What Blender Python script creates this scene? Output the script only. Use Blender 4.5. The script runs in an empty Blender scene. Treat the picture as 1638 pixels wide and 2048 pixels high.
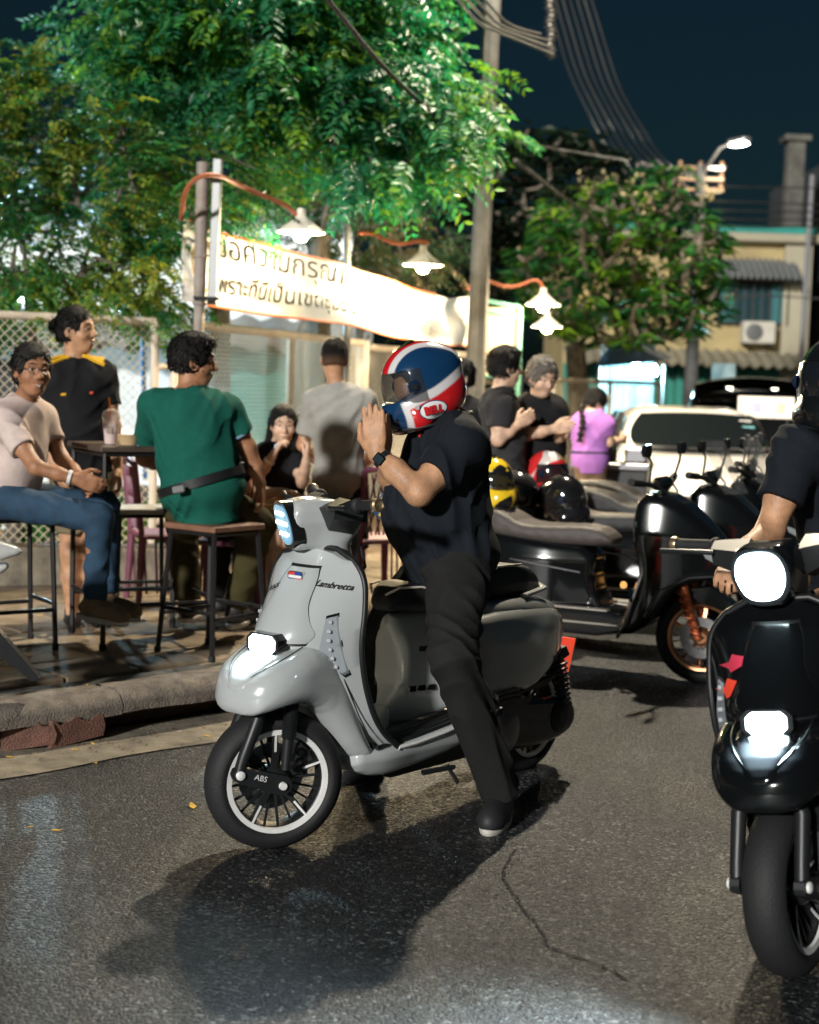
import bpy, bmesh, math, random
import numpy as np
from mathutils import Matrix, Vector
from mathutils.bvhtree import BVHTree
random.seed(7); rng = np.random.default_rng(7)
PI = math.pi; R_ = math.radians
SC = bpy.context.scene; COL = SC.collection

# ---------------------------------------------------------------- camera, sky, light, exposure
FPX = 3072.0; CAM = np.array([0, 0, 1.56]); PITCH = math.atan(259/FPX); ROLL = R_(1.7)
def _rx(a): c, s = math.cos(a), math.sin(a); return np.array([[1,0,0],[0,c,-s],[0,s,c]])
def _rz(a): c, s = math.cos(a), math.sin(a); return np.array([[c,-s,0],[s,c,0],[0,0,1]])
CR = _rx(PI/2-PITCH) @ _rz(ROLL)
cd = bpy.data.cameras.new('camera'); co = bpy.data.objects.new('camera', cd); COL.objects.link(co)
m4 = np.eye(4); m4[:3,:3] = CR; m4[:3,3] = CAM; co.matrix_world = Matrix(m4.tolist())
cd.sensor_fit = 'VERTICAL'; cd.sensor_height = 36.0; cd.lens = FPX/2048*36.0
cd.clip_start = .05; cd.clip_end = 800
cd.dof.use_dof = True; cd.dof.focus_distance = 5.35; cd.dof.aperture_fstop = 2.5
SC.camera = co
w = bpy.data.worlds.new('World'); SC.world = w; w.use_nodes = True
wn = w.node_tree.nodes; bg = wn['Background']
sky = wn.new('ShaderNodeTexSky'); sky.sky_type = 'NISHITA'; sky.sun_disc = False
SUN_EL, SUN_AZ = 17, -154             # azimuth clockwise from +Y
sky.sun_elevation = R_(SUN_EL); sky.sun_rotation = R_(SUN_AZ); sky.dust_density = 3
mx = wn.new('ShaderNodeMixRGB'); mx.blend_type = 'MULTIPLY'; mx.inputs[0].default_value = 1
mx.inputs[2].default_value = (.36, .80, .98, 1)
w.node_tree.links.new(sky.outputs[0], mx.inputs[1]); w.node_tree.links.new(mx.outputs[0], bg.inputs[0])
bg.inputs[1].default_value = .0024
sl = bpy.data.lights.new('sun', 'SUN'); sl.energy = 1.75; sl.angle = R_(3); sl.color = (1, .98, .94)
so = bpy.data.objects.new('sun', sl); COL.objects.link(so)
sd = Vector((math.sin(R_(SUN_AZ))*math.cos(R_(SUN_EL)), math.cos(R_(SUN_AZ))*math.cos(R_(SUN_EL)), math.sin(R_(SUN_EL))))
so.rotation_euler = sd.to_track_quat('Z', 'Y').to_euler(); so.location = (-6, -3, 8)
SC.view_settings.view_transform = 'Standard'; SC.view_settings.look = 'None'
SC.view_settings.exposure = 1.15; SC.view_settings.gamma = 1
SC.cycles.use_denoising = True; SC.cycles.max_bounces = 6; SC.cycles.sample_clamp_indirect = 4
SC.cycles.transparent_max_bounces = 12

def ray(px, py): return CR @ np.array([(px-819)/FPX, -(py-1024)/FPX, -1])
def A(px, py, Y): d = ray(px, py); return CAM + d*Y/d[1]          # pixel -> point at distance Y
def G(px, py, z=0.0): d = ray(px, py); return CAM + d*(z-CAM[2])/d[2]  # pixel -> point on the plane z

# ---------------------------------------------------------------- materials
_M = {}
def M(name, col=(.5,.5,.5), rough=.5, metal=0, coat=0, var=0, vs=8, bump=0, bs=40, emit=None, es=0, trans=0, alpha=1, spec=.5, attr=None, sheen=0, sub=0, aniso=None, ior=1.45):
    if name in _M: return _M[name]
    m = bpy.data.materials.new(name); m.use_nodes = True; _M[name] = m
    nt = m.node_tree; n = nt.nodes; b = n['Principled BSDF']; L = nt.links.new
    b.inputs['Base Color'].default_value = (*col, 1); b.inputs['Roughness'].default_value = rough
    b.inputs['Metallic'].default_value = metal; b.inputs['Coat Weight'].default_value = coat
    b.inputs['Coat Roughness'].default_value = .04
    b.inputs['Specular IOR Level'].default_value = spec; b.inputs['Alpha'].default_value = alpha
    b.inputs['Transmission Weight'].default_value = trans; b.inputs['Sheen Weight'].default_value = sheen
    b.inputs['IOR'].default_value = ior
    if sub: b.inputs['Subsurface Weight'].default_value = sub; b.inputs['Subsurface Radius'].default_value = (.02,.008,.005)
    if emit: b.inputs['Emission Color'].default_value = (*emit, 1); b.inputs['Emission Strength'].default_value = es
    tc = n.new('ShaderNodeTexCoord')
    src = None
    if attr:
        at = n.new('ShaderNodeAttribute'); at.attribute_name = attr; src = at.outputs['Color']
    if var:
        tx = n.new('ShaderNodeTexNoise'); tx.inputs['Scale'].default_value = vs; tx.inputs['Detail'].default_value = 5
        L(tc.outputs['Object'], tx.inputs['Vector'])
        mr = n.new('ShaderNodeMapRange'); mr.inputs[1].default_value = .3; mr.inputs[2].default_value = .7
        mr.inputs[3].default_value = 1-var; mr.inputs[4].default_value = 1+var*.6; L(tx.outputs[0], mr.inputs[0])
        mu = n.new('ShaderNodeMixRGB'); mu.blend_type = 'MULTIPLY'; mu.inputs[0].default_value = 1
        if src: L(src, mu.inputs[1])
        else: mu.inputs[1].default_value = (*col, 1)
        L(mr.outputs[0], mu.inputs[2]); src = mu.outputs[0]
        mr2 = n.new('ShaderNodeMapRange'); mr2.inputs[3].default_value = max(.03, rough-.12*min(1,var*3)); mr2.inputs[4].default_value = min(1, rough+.12*min(1,var*3))
        L(tx.outputs[0], mr2.inputs[0]); L(mr2.outputs[0], b.inputs['Roughness'])
    if src: L(src, b.inputs['Base Color'])
    if bump:
        t2 = n.new('ShaderNodeTexNoise'); t2.inputs['Scale'].default_value = bs; t2.inputs['Detail'].default_value = 4
        L(tc.outputs['Object'], t2.inputs['Vector'])
        bp = n.new('ShaderNodeBump'); bp.inputs['Strength'].default_value = bump; bp.inputs['Distance'].default_value = .02
        L(t2.outputs[0], bp.inputs['Height']); L(bp.outputs[0], b.inputs['Normal'])
    return m

# ---------------------------------------------------------------- mesh helpers
def v3(p): return np.asarray(p, float)
def nrm(v): v = v3(v); return v/max(1e-9, np.linalg.norm(v))
def frame(d, up=(0,0,1)):
    d = nrm(d); up = v3(up)
    if abs(d @ nrm(up)) > .98: up = np.array([1.,0,0])
    s = nrm(np.cross(up, d)); u = np.cross(d, s); return d, s, u      # forward, left, up
def raw_mesh(name, V, Fq, smooth=None, normals=None):
    me = bpy.data.meshes.new(name)
    V = np.asarray(V, np.float32)
    if isinstance(Fq, np.ndarray):
        k = Fq.shape[1]; nf = len(Fq)
        me.vertices.add(len(V)); me.vertices.foreach_set('co', V.ravel())
        me.loops.add(nf*k); me.loops.foreach_set('vertex_index', Fq.astype(np.int32).ravel())
        me.polygons.add(nf); me.polygons.foreach_set('loop_start', np.arange(0, nf*k, k, dtype=np.int32))
        me.update(calc_edges=True); me.validate()
    else:
        me.from_pydata(V.tolist(), [], Fq); me.update()
    if smooth is not None:
        me.polygons.foreach_set('use_smooth', np.ones(len(me.polygons), bool))
        if smooth < 179: me.set_sharp_from_angle(angle=R_(smooth))
    if normals is not None: me.normals_split_custom_set_from_vertices(normals.tolist())
    return me
class MB:
    def __init__(s): s.v = []; s.f = []; s.mi = []
    def add(s, V, Fs):
        o = len(s.v); s.v += [tuple(map(float, p)) for p in V]; s.f += [tuple(i+o for i in f) for f in Fs]; return s
    def box(s, c, size, fr=None, ch=0.0):
        c = v3(c); h = v3(size)/2
        X, Y, Z = (np.eye(3) if fr is None else fr)
        if ch <= 0:
            P = [c+X*h[0]*a+Y*h[1]*b+Z*h[2]*d for a in (-1,1) for b in (-1,1) for d in (-1,1)]
            return s.add(P, [(0,1,3,2),(4,6,7,5),(0,4,5,1),(2,3,7,6),(0,2,6,4),(1,5,7,3)])
        P = []
        for a in (-1,1):
            for b in (-1,1):
                for d in (-1,1):
                    for k in range(3):
                        q = h.copy(); q[(k+1)%3] -= ch; q[(k+2)%3] -= ch
                        P.append(c+X*q[0]*a+Y*q[1]*b+Z*q[2]*d)
        return s.hull(P)
    def hull(s, P):
        bm = bmesh.new(); vs = [bm.verts.new(p) for p in P]
        r = bmesh.ops.convex_hull(bm, input=vs); bmesh.ops.delete(bm, geom=[g for g in r['geom_interior'] if isinstance(g, bmesh.types.BMVert)], context='VERTS')
        bmesh.ops.dissolve_limit(bm, angle_limit=.02, verts=bm.verts, edges=bm.edges)
        bm.verts.index_update(); V = [v.co[:] for v in bm.verts]; Fs = [[v.index for v in f.verts] for f in bm.faces]; bm.free()
        return s.add(V, Fs)
    def tube(s, pts, r, n=8, closed=False, cap=True, flat=1.0):
        pts = [v3(p) for p in pts]; N = len(pts); rs = [r]*N if np.isscalar(r) else list(r)
        V = []; prev = None
        for i, p in enumerate(pts):
            a = pts[i-1] if (i or closed) else p; b = pts[(i+1) % N] if (i < N-1 or closed) else p
            d = nrm(b-a)
            if prev is None: _, sx, u = frame(d)
            else: sx = nrm(prev - d*(prev@d)); u = np.cross(d, sx)
            prev = sx
            for k in range(n):
                t = 2*PI*k/n; V.append(p + rs[i]*(sx*math.cos(t) + u*math.sin(t)*flat))
        Fs = [(i*n+k, i*n+(k+1)%n, ((i+1)%N)*n+(k+1)%n, ((i+1)%N)*n+k) for i in range(N if closed else N-1) for k in range(n)]
        if cap and not closed: Fs += [tuple(range(n))[::-1], tuple((N-1)*n+k for k in range(n))]
        return s.add(V, Fs)
    def lathe(s, prof, n=48, o=(0,0,0), ax=(0,1,0), closed=False):
        d, a, b = frame(ax); o = v3(o); V = []; m = len(prof)
        for k in range(n):
            t = 2*PI*k/n
            for r, h in prof: V.append(o + d*h + (a*math.cos(t)+b*math.sin(t))*r)
        Fs = [(k*m+i, k*m+(i+1)%m, ((k+1)%n)*m+(i+1)%m, ((k+1)%n)*m+i) for k in range(n) for i in range(m if closed else m-1)]
        return s.add(V, Fs)
    def prism(s, poly, th, o=(0,0,0), X=(1,0,0), Z=(0,0,1)):
        X = v3(X); Z = v3(Z); Y = np.cross(Z, X); o = v3(o); n = len(poly)
        V = [o + X*a + Z*b + Y*h for h in (-th/2, th/2) for a, b in poly]
        return s.add(V, [tuple(range(n)), tuple(range(2*n-1, n-1, -1))] + [(i, n+i, n+(i+1)%n, (i+1)%n) for i in range(n)])
    def grid(s, Fn, nu, nv, closed=False):
        V = [Fn(i/(nu-1), j/(nv-1)) for i in range(nu) for j in range(nv)]
        return s.add(V, [(i*nv+j, (i+1)*nv+j, (i+1)*nv+j+1, i*nv+j+1) for i in range(nu-1) for j in range(nv-1)])
    def mesh(s, name, smooth=35, fix=True):
        me = raw_mesh(name, s.v, s.f, None)
        if fix:
            bm = bmesh.new(); bm.from_mesh(me); bmesh.ops.recalc_face_normals(bm, faces=bm.faces); bm.to_mesh(me); bm.free()
        if smooth:
            me.polygons.foreach_set('use_smooth', np.ones(len(me.polygons), bool)); me.set_sharp_from_angle(angle=R_(smooth))
        return me
    def build(s, name, mat, parent=None, smooth=35, loc=(0,0,0), fix=True): return obj(name, s.mesh(name, smooth, fix), mat, parent, loc)
def obj(name, me, mat, parent=None, loc=(0,0,0), rot=None):
    o = bpy.data.objects.new(name, me); COL.objects.link(o)
    if me is not None and mat is not None:
        mats = mat if isinstance(mat, (list, tuple)) else [mat]
        if len(me.materials) == 0:
            for q in mats: me.materials.append(q)
        else:
            for i, q in enumerate(mats):
                o.material_slots[i].link = 'OBJECT'; o.material_slots[i].material = q
    if parent is not None: o.parent = parent
    o.location = loc
    if rot is not None: o.rotation_euler = rot
    return o
def tag(o, label, cat, group=None):
    o['label'] = label; o['category'] = cat
    if group: o['group'] = group
    return o
def thing(name, label, cat, loc=(0,0,0), rz=0, group=None):
    o = bpy.data.objects.new(name, None); COL.objects.link(o); o.location = loc; o.rotation_euler = (0,0,rz); o.empty_display_size = .1
    return tag(o, label, cat, group)
def struct(o): o['kind'] = 'structure'; return o
def dup(root, loc=None, rz=None, label=None):
    r = root.copy(); COL.objects.link(r)
    if loc is not None: r.location = loc
    if rz is not None: r.rotation_euler = (0,0,rz)
    if label: r['label'] = label
    for ch in list(root.children):
        c = ch.copy(); COL.objects.link(c); c.parent = r
        for g in ch.children: d = g.copy(); COL.objects.link(d); d.parent = c
    return r
def text_mesh(txt, size, extrude=.0, shear=0, bold=0):
    c = bpy.data.curves.new('t', 'FONT'); c.body = txt; c.size = size; c.extrude = extrude; c.shear = shear; c.align_x = 'CENTER'; c.align_y = 'CENTER'; c.resolution_u = 3
    c.offset = bold
    o = bpy.data.objects.new('t', c); COL.objects.link(o); dg = bpy.context.evaluated_depsgraph_get(); dg.update()
    me = bpy.data.meshes.new_from_object(o.evaluated_get(dg)); bpy.data.objects.remove(o); bpy.data.curves.remove(c)
    me.materials.clear()
    return me
def wrap_onto(me, tgt, o, X, Y, off=.002, sub=0):
    """lay a flat mesh (x,y) on a target mesh by casting along -normal"""
    o = v3(o); X = nrm(X); Y = nrm(Y); N = np.cross(X, Y)
    bvh = BVHTree.FromPolygons([v.co for v in tgt.vertices], [p.vertices[:] for p in tgt.polygons])
    if sub:
        bm = bmesh.new(); bm.from_mesh(me); bmesh.ops.triangulate(bm, faces=bm.faces)
        bmesh.ops.subdivide_edges(bm, edges=bm.edges, cuts=sub, use_grid_fill=True); bm.to_mesh(me); bm.free()
    for v in me.vertices:
        p = o + X*v.co.x + Y*v.co.y + N*.15
        h = bvh.ray_cast(Vector(p), Vector(-N), .4)
        q = v3(h[0]) if h[0] is not None else p - N*.15
        v.co = Vector(q + N*(off + v.co.z))
    return me

# ---------------------------------------------------------------- signed-distance modelling
def smin(a, b, k):
    if k <= 0: return np.minimum(a, b)
    h = np.clip(.5+.5*(b-a)/k, 0, 1); return b*(1-h)+a*h-k*h*(1-h)
def smax(a, b, k): return -smin(-a, -b, k)
def chaikin(P, n=2, closed=True):
    P = v3(P)
    for _ in range(n):
        Q = np.roll(P, -1, 0); P = np.stack([.75*P+.25*Q, .25*P+.75*Q], 1).reshape(-1, 2)
    return P
def poly2(px, pz, P):
    d = np.full(px.shape, 1e9); s = np.ones(px.shape); n = len(P)
    for i in range(n):
        a, b = P[i], P[i-1]; ex, ez = b[0]-a[0], b[1]-a[1]; wx, wz = px-a[0], pz-a[1]
        t = np.clip((wx*ex+wz*ez)/(ex*ex+ez*ez+1e-12), 0, 1); d = np.minimum(d, (wx-ex*t)**2+(wz-ez*t)**2)
        c1 = pz >= a[1]; c2 = pz < b[1]; c3 = ex*wz > ez*wx
        fl = (c1 & c2 & c3) | (~c1 & ~c2 & ~c3); s = np.where(fl, -s, s)
    return s*np.sqrt(d)
class F:
    def __init__(s, lo, hi, res):
        s.lo = v3(lo); s.res = res; s.n = np.maximum(3, np.ceil((v3(hi)-s.lo)/res).astype(int)+1)
        s.ax = [s.lo[i]+res*np.arange(s.n[i]) for i in range(3)]; s.D = np.full(s.n, .5)
    def _sl(s, lo, hi):
        a = np.clip(np.floor((lo-s.lo)/s.res).astype(int), 0, s.n); b = np.clip(np.ceil((hi-s.lo)/s.res).astype(int)+1, 0, s.n)
        return tuple(slice(i, j) for i, j in zip(a, b)), s.ax[0][a[0]:b[0]][:,None,None], s.ax[1][a[1]:b[1]][None,:,None], s.ax[2][a[2]:b[2]][None,None,:]
    def _put(s, sl, d, k, op):
        c = s.D[sl]; s.D[sl] = smin(c, d, k) if op == 'u' else smax(c, -d, k) if op == 's' else smax(c, d, k)
    def cone(s, a, b, ra, rb=None, k=.02, op='u', cut=None, flat=None):
        """round cone a->b; cut='b' ends it flat at b; flat=(vector, factor) squashes the section"""
        a = v3(a); b = v3(b); rb = ra if rb is None else rb; m = max(ra, rb)+k+3*s.res
        sl, x, y, z = s._sl(np.minimum(a, b)-m, np.maximum(a, b)+m)
        if 0 in s.D[sl].shape: return s
        ab = b-a; L2 = ab@ab+1e-12; wx, wy, wz = x-a[0], y-a[1], z-a[2]
        t = (wx*ab[0]+wy*ab[1]+wz*ab[2])/L2; tc = np.clip(t, 0, 1)
        dx, dy, dz = wx-ab[0]*tc, wy-ab[1]*tc, wz-ab[2]*tc
        if flat is not None:
            fv = nrm(flat[0]); q = (dx*fv[0]+dy*fv[1]+dz*fv[2])*(1/flat[1]-1); dx, dy, dz = dx+q*fv[0], dy+q*fv[1], dz+q*fv[2]
        d = np.sqrt(dx*dx+dy*dy+dz*dz)-(ra+(rb-ra)*tc)
        if cut: d = np.maximum(d, (t-1)*math.sqrt(L2))
        s._put(sl, d, k, op); return s
    def ell(s, c, r, fr=None, k=.02, op='u'):
        c = v3(c); r = v3(r); m = r.max()+k+3*s.res; sl, x, y, z = s._sl(c-m, c+m)
        if 0 in s.D[sl].shape: return s
        X, Y, Z = np.eye(3) if fr is None else fr
        dx, dy, dz = x-c[0], y-c[1], z-c[2]
        p = [(dx*e[0]+dy*e[1]+dz*e[2]) for e in (X, Y, Z)]
        k0 = np.sqrt((p[0]/r[0])**2+(p[1]/r[1])**2+(p[2]/r[2])**2); k1 = np.sqrt((p[0]/r[0]**2)**2+(p[1]/r[1]**2)**2+(p[2]/r[2]**2)**2)+1e-9
        s._put(sl, k0*(k0-1)/k1, k, op); return s
    def rbox(s, c, h, fr=None, rd=.01, k=.0, op='u'):
        c = v3(c); h = v3(h); m = np.linalg.norm(h)+k+3*s.res; sl, x, y, z = s._sl(c-m, c+m)
        if 0 in s.D[sl].shape: return s
        X, Y, Z = np.eye(3) if fr is None else fr; dx, dy, dz = x-c[0], y-c[1], z-c[2]
        q = [np.abs(dx*e[0]+dy*e[1]+dz*e[2])-(h[i]-rd) for i, e in enumerate((X, Y, Z))]
        d = np.sqrt(sum(np.maximum(a, 0)**2 for a in q))+np.minimum(np.maximum(np.maximum(q[0], q[1]), q[2]), 0)-rd
        s._put(sl, d, k, op); return s
    def ext(s, P, hw, rd=.03, k=.0, op='u', ch=2, y0=0.0):
        """side outline P in (x,z), half width hw(x,z), edges rounded by rd"""
        P = chaikin(P, ch) if ch else v3(P); x = s.ax[0][:,None]; z = s.ax[2][None,:]
        d2 = poly2(x+0*z, z+0*x, P); hwv = hw(x+0*z, z+0*x) if callable(hw) else np.full(d2.shape, hw)
        dy = np.abs(s.ax[1]-y0)[None,:,None]-hwv[:,None,:]
        s._put((slice(None),)*3, smax(d2[:,None,:]+0*dy, dy, rd), k, op); return s
    def half(s, p, nvec, k=0):     # keep the side opposite to nvec
        p = v3(p); nv = nrm(nvec)
        d = (s.ax[0][:,None,None]-p[0])*nv[0]+(s.ax[1][None,:,None]-p[1])*nv[1]+(s.ax[2][None,None,:]-p[2])*nv[2]
        s.D = smax(s.D, d, k); return s
    def warp(s, fn):               # add fn(x,y,z) to the field
        s.D = s.D+fn(s.ax[0][:,None,None], s.ax[1][None,:,None], s.ax[2][None,None,:]); return s
    def surf(s, origin=(0,0,0)):
        D = np.pad(s.D, 1, constant_values=.5); lo = s.lo-s.res
        S = D < 0; n = np.array(D.shape)
        c = [D[i:n[0]-1+i, j:n[1]-1+j, k:n[2]-1+k] for i in (0,1) for j in (0,1) for k in (0,1)]
        cs = sum((q < 0).astype(np.int8) for q in c); act = (cs > 0) & (cs < 8)
        idx = np.argwhere(act); ids = np.full(act.shape, -1, np.int64); ids[act] = np.arange(len(idx))
        val = np.stack([q[act] for q in c], 1); off = np.array([(i,j,k) for i in (0,1) for j in (0,1) for k in (0,1)], float)
        acc = np.zeros((len(idx), 3)); cnt = np.zeros(len(idx))
        for a in range(8):
            for b in range(a+1, 8):
                if np.abs(off[a]-off[b]).sum() != 1: continue
                m = (val[:,a] < 0) != (val[:,b] < 0); t = np.where(m, val[:,a]/(val[:,a]-val[:,b]+1e-12), 0)
                p = off[a]+t[:,None]*(off[b]-off[a]); acc += p*m[:,None]; cnt += m
        V = (idx+acc/cnt[:,None])
        quads = []
        for axi in range(3):
            u, w_ = (axi+1)%3, (axi+2)%3
            a = [slice(1,-1)]*3; a[axi] = slice(0,-1); b = list(a); b[axi] = slice(1,None)
            sa, sb = S[tuple(a)], S[tuple(b)]; e = np.argwhere(sa != sb)
            flip = sa[sa != sb]; base = e+np.array([1 if q != axi else 0 for q in range(3)])
            def cid(du, dw):
                q = base.copy(); q[:,u] -= du; q[:,w_] -= dw; return ids[q[:,0], q[:,1], q[:,2]]
            Q = np.stack([cid(1,1), cid(0,1), cid(0,0), cid(1,0)], 1); Q[~flip] = Q[~flip][:,::-1]; quads.append(Q)
        Q = np.concatenate(quads); 
        g = np.gradient(D); i0 = np.clip(V.astype(int), 0, n-2); fr = V-i0; N = np.zeros_like(V); dv = np.zeros(len(V))
        for o8 in off.astype(int):
            wgt = np.prod(np.where(o8, fr, 1-fr), 1); q = i0+o8
            for a in range(3): N[:,a] += wgt*g[a][q[:,0],q[:,1],q[:,2]]
            dv += wgt*D[q[:,0],q[:,1],q[:,2]]
        ln = np.linalg.norm(N, axis=1)+1e-9; st = np.clip(dv/(ln/s.res), -s.res*.5, s.res*.5)
        N /= ln[:,None]; W = lo+V*s.res-N*st[:,None]
        return W-v3(origin), Q, N
    def mesh(s, name, origin=(0,0,0), custom=True):
        V, Q, N = s.surf(origin); return raw_mesh(name, V, Q, 180, N if custom else None)
def vcol(me, fn, name='col'):
    """colour attribute from a function of vertex positions (N,3)->(N,3)"""
    V = np.empty(len(me.vertices)*3, np.float32); me.vertices.foreach_get('co', V); V = V.reshape(-1,3)
    c = np.ones((len(V), 4), np.float32); c[:,:3] = fn(V); a = me.color_attributes.new(name, 'FLOAT_COLOR', 'POINT'); a.data.foreach_set('color', c.ravel())
def interp(xs, ys):
    xs = v3(xs); ys = v3(ys); m = np.gradient(ys, xs)
    def f(t):
        t = np.clip(t, xs[0], xs[-1]); i = np.clip(np.searchsorted(xs, t, side='right')-1, 0, len(xs)-2); h = xs[i+1]-xs[i]; u = (t-xs[i])/h
        return (2*u**3-3*u**2+1)*ys[i]+(u**3-2*u**2+u)*h*m[i]+(-2*u**3+3*u**2)*ys[i+1]+(u**3-u**2)*h*m[i+1]
    return f
# ================================================================ the setting
SW = .18      # pavement height
def node_mat(name):
    m = bpy.data.materials.new(name); m.use_nodes = True; nt = m.node_tree
    return m, nt.nodes, nt.links.new, nt.nodes['Principled BSDF'], nt.nodes.new('ShaderNodeTexCoord')
def asphalt():
    m, n, L, b, tc = node_mat('asphalt')
    vo = n.new('ShaderNodeTexVoronoi'); vo.inputs['Scale'].default_value = 95; L(tc.outputs['Object'], vo.inputs['Vector'])
    vf = n.new('ShaderNodeTexVoronoi'); vf.inputs['Scale'].default_value = 230; L(tc.outputs['Object'], vf.inputs['Vector'])
    big = n.new('ShaderNodeTexNoise'); big.inputs['Scale'].default_value = 1.1; big.inputs['Detail'].default_value = 7; L(tc.outputs['Object'], big.inputs['Vector'])
    mid = n.new('ShaderNodeTexNoise'); mid.inputs['Scale'].default_value = 9; mid.inputs['Detail'].default_value = 5; L(tc.outputs['Object'], mid.inputs['Vector'])
    sep = n.new('ShaderNodeSeparateColor'); L(vo.outputs['Color'], sep.inputs[0])
    r1 = n.new('ShaderNodeValToRGB'); e = r1.color_ramp.elements
    e[0].position = .35; e[0].color = (.0085,.0098,.0112,1); e[1].position = .985; e[1].color = (.135,.135,.13,1); e.new(.86).color = (.0205,.0226,.0245,1)
    L(sep.outputs[0], r1.inputs[0])
    r2 = n.new('ShaderNodeMapRange'); r2.inputs[1].default_value = .3; r2.inputs[2].default_value = .72; r2.inputs[3].default_value = .35; r2.inputs[4].default_value = 1.7; L(big.outputs[0], r2.inputs[0])
    r3 = n.new('ShaderNodeMapRange'); r3.inputs[1].default_value = .3; r3.inputs[2].default_value = .7; r3.inputs[3].default_value = .75; r3.inputs[4].default_value = 1.2; L(mid.outputs[0], r3.inputs[0])
    mm = n.new('ShaderNodeMath'); mm.operation = 'MULTIPLY'; L(r2.outputs[0], mm.inputs[0]); L(r3.outputs[0], mm.inputs[1])
    mu = n.new('ShaderNodeMixRGB'); mu.blend_type = 'MULTIPLY'; mu.inputs[0].default_value = 1; L(r1.outputs[0], mu.inputs[1]); L(mm.outputs[0], mu.inputs[2])
    L(mu.outputs[0], b.inputs['Base Color'])
    rr = n.new('ShaderNodeMapRange'); rr.inputs[3].default_value = .3; rr.inputs[4].default_value = .75; L(sep.outputs[1], rr.inputs[0]); L(rr.outputs[0], b.inputs['Roughness'])
    ad = n.new('ShaderNodeMath'); ad.operation = 'ADD'; L(vo.outputs['Distance'], ad.inputs[0])
    m2 = n.new('ShaderNodeMath'); m2.operation = 'MULTIPLY'; m2.inputs[1].default_value = .5; L(vf.outputs['Distance'], m2.inputs[0]); L(m2.outputs[0], ad.inputs[1])
    bp = n.new('ShaderNodeBump'); bp.invert = True; bp.inputs['Strength'].default_value = .85; bp.inputs['Distance'].default_value = .006; L(ad.outputs[0], bp.inputs['Height']); L(bp.outputs[0], b.inputs['Normal'])
    return m
def concrete(name, c1, c2, sc=6, bump=.5, rough=.85, moss=None):
    m, n, L, b, tc = node_mat(name)
    t = n.new('ShaderNodeTexNoise'); t.inputs['Scale'].default_value = sc; t.inputs['Detail'].default_value = 9; t.inputs['Roughness'].default_value = .65; L(tc.outputs['Object'], t.inputs['Vector'])
    r = n.new('ShaderNodeValToRGB'); e = r.color_ramp.elements; e[0].position = .32; e[0].color = (*c1,1); e[1].position = .68; e[1].color = (*c2,1); L(t.outputs[0], r.inputs[0])
    out = r.outputs[0]
    oi = n.new('ShaderNodeObjectInfo'); mr = n.new('ShaderNodeMapRange'); mr.inputs[3].default_value = .78; mr.inputs[4].default_value = 1.18; L(oi.outputs['Random'], mr.inputs[0])
    mu = n.new('ShaderNodeMixRGB'); mu.blend_type = 'MULTIPLY'; mu.inputs[0].default_value = 1; L(out, mu.inputs[1]); L(mr.outputs[0], mu.inputs[2]); out = mu.outputs[0]
    L(out, b.inputs['Base Color']); b.inputs['Roughness'].default_value = rough
    t2 = n.new('ShaderNodeTexNoise'); t2.inputs['Scale'].default_value = sc*9; t2.inputs['Detail'].default_value = 6; L(tc.outputs['Object'], t2.inputs['Vector'])
    bp = n.new('ShaderNodeBump'); bp.inputs['Strength'].default_value = bump; bp.inputs['Distance'].default_value = .012; L(t2.outputs[0], bp.inputs['Height']); L(bp.outputs[0], b.inputs['Normal'])
    return m
ASPH = asphalt()
CONC = concrete('worn_concrete', (.10,.085,.065), (.30,.26,.19))
SLAB = concrete('paving', (.13,.095,.06), (.30,.23,.15), 5, .4)
KERB = concrete('kerb_stone', (.10,.085,.075), (.3,.25,.2), 12, .8)
BRICK = concrete('red_paver', (.12,.06,.045), (.26,.12,.085), 14, .9)
DIRT = concrete('dirt', (.05,.035,.02), (.16,.1,.055), 7, 1)
POLE = concrete('pole_concrete', (.04,.04,.038), (.10,.10,.095), 3, .3)

s = MB(); s.add([(-300,-60,0),(300,-60,0),(300,500,0),(-300,500,0)], [(0,1,2,3)])
struct(s.build('road', ASPH, smooth=0))
KP = np.array([(-5.6,2.6),(-3.6,4.35),(-2.4,5.44),(-1.64,6.14),(-1.24,6.5),(-.79,6.93),(-.42,7.42),(-.1,8.1),(.22,9.1),(.75,11),(1.9,15),(3.9,22),(9.5,42)])
def resample(P, step):
    P = v3(P); d = np.r_[0, np.cumsum(np.linalg.norm(np.diff(P, axis=0), axis=1))]; t = np.arange(0, d[-1], step)
    Q = np.stack([np.interp(t, d, P[:,i]) for i in range(P.shape[1])], 1)
    for _ in range(int(.5/step)): Q[1:-1] = .25*Q[:-2]+.5*Q[1:-1]+.25*Q[2:]
    return Q
KQ = resample(KP, .12); TG = np.gradient(KQ, axis=0); TG /= np.linalg.norm(TG, axis=1)[:,None]; NL = np.stack([-TG[:,1], TG[:,0]], 1)   # NL points away from the road
def strip(o0, o1, z0, z1): 
    a = KQ+NL*o0; b = KQ+NL*o1; n = len(a); V = [(p[0],p[1],z0) for p in a]+[(p[0],p[1],z1) for p in b]
    return V, [(i, i+1, n+i+1, n+i) for i in range(n-1)]
g = MB()
V, Fc = strip(-.34, .12, .006, .006); V = [(x+.02*math.sin(7*x+3*y), y+.02*math.sin(5*x), z) for x, y, z in V]; g.add(V, Fc); struct(g.build('gutter', CONC, smooth=0))
# pavement bed under the slabs
g = MB(); n = len(KQ); a = KQ+NL*.2
g.add([(p[0],p[1],SW-.03) for p in a]+[(-60,2.6,SW-.03),(-60,80,SW-.03),(9.5,80,SW-.03)], [tuple(range(n))+(n+2,n+1,n)]); struct(g.build('pavement', DIRT, smooth=0, fix=False))
pavement = bpy.data.objects['pavement']
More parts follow.
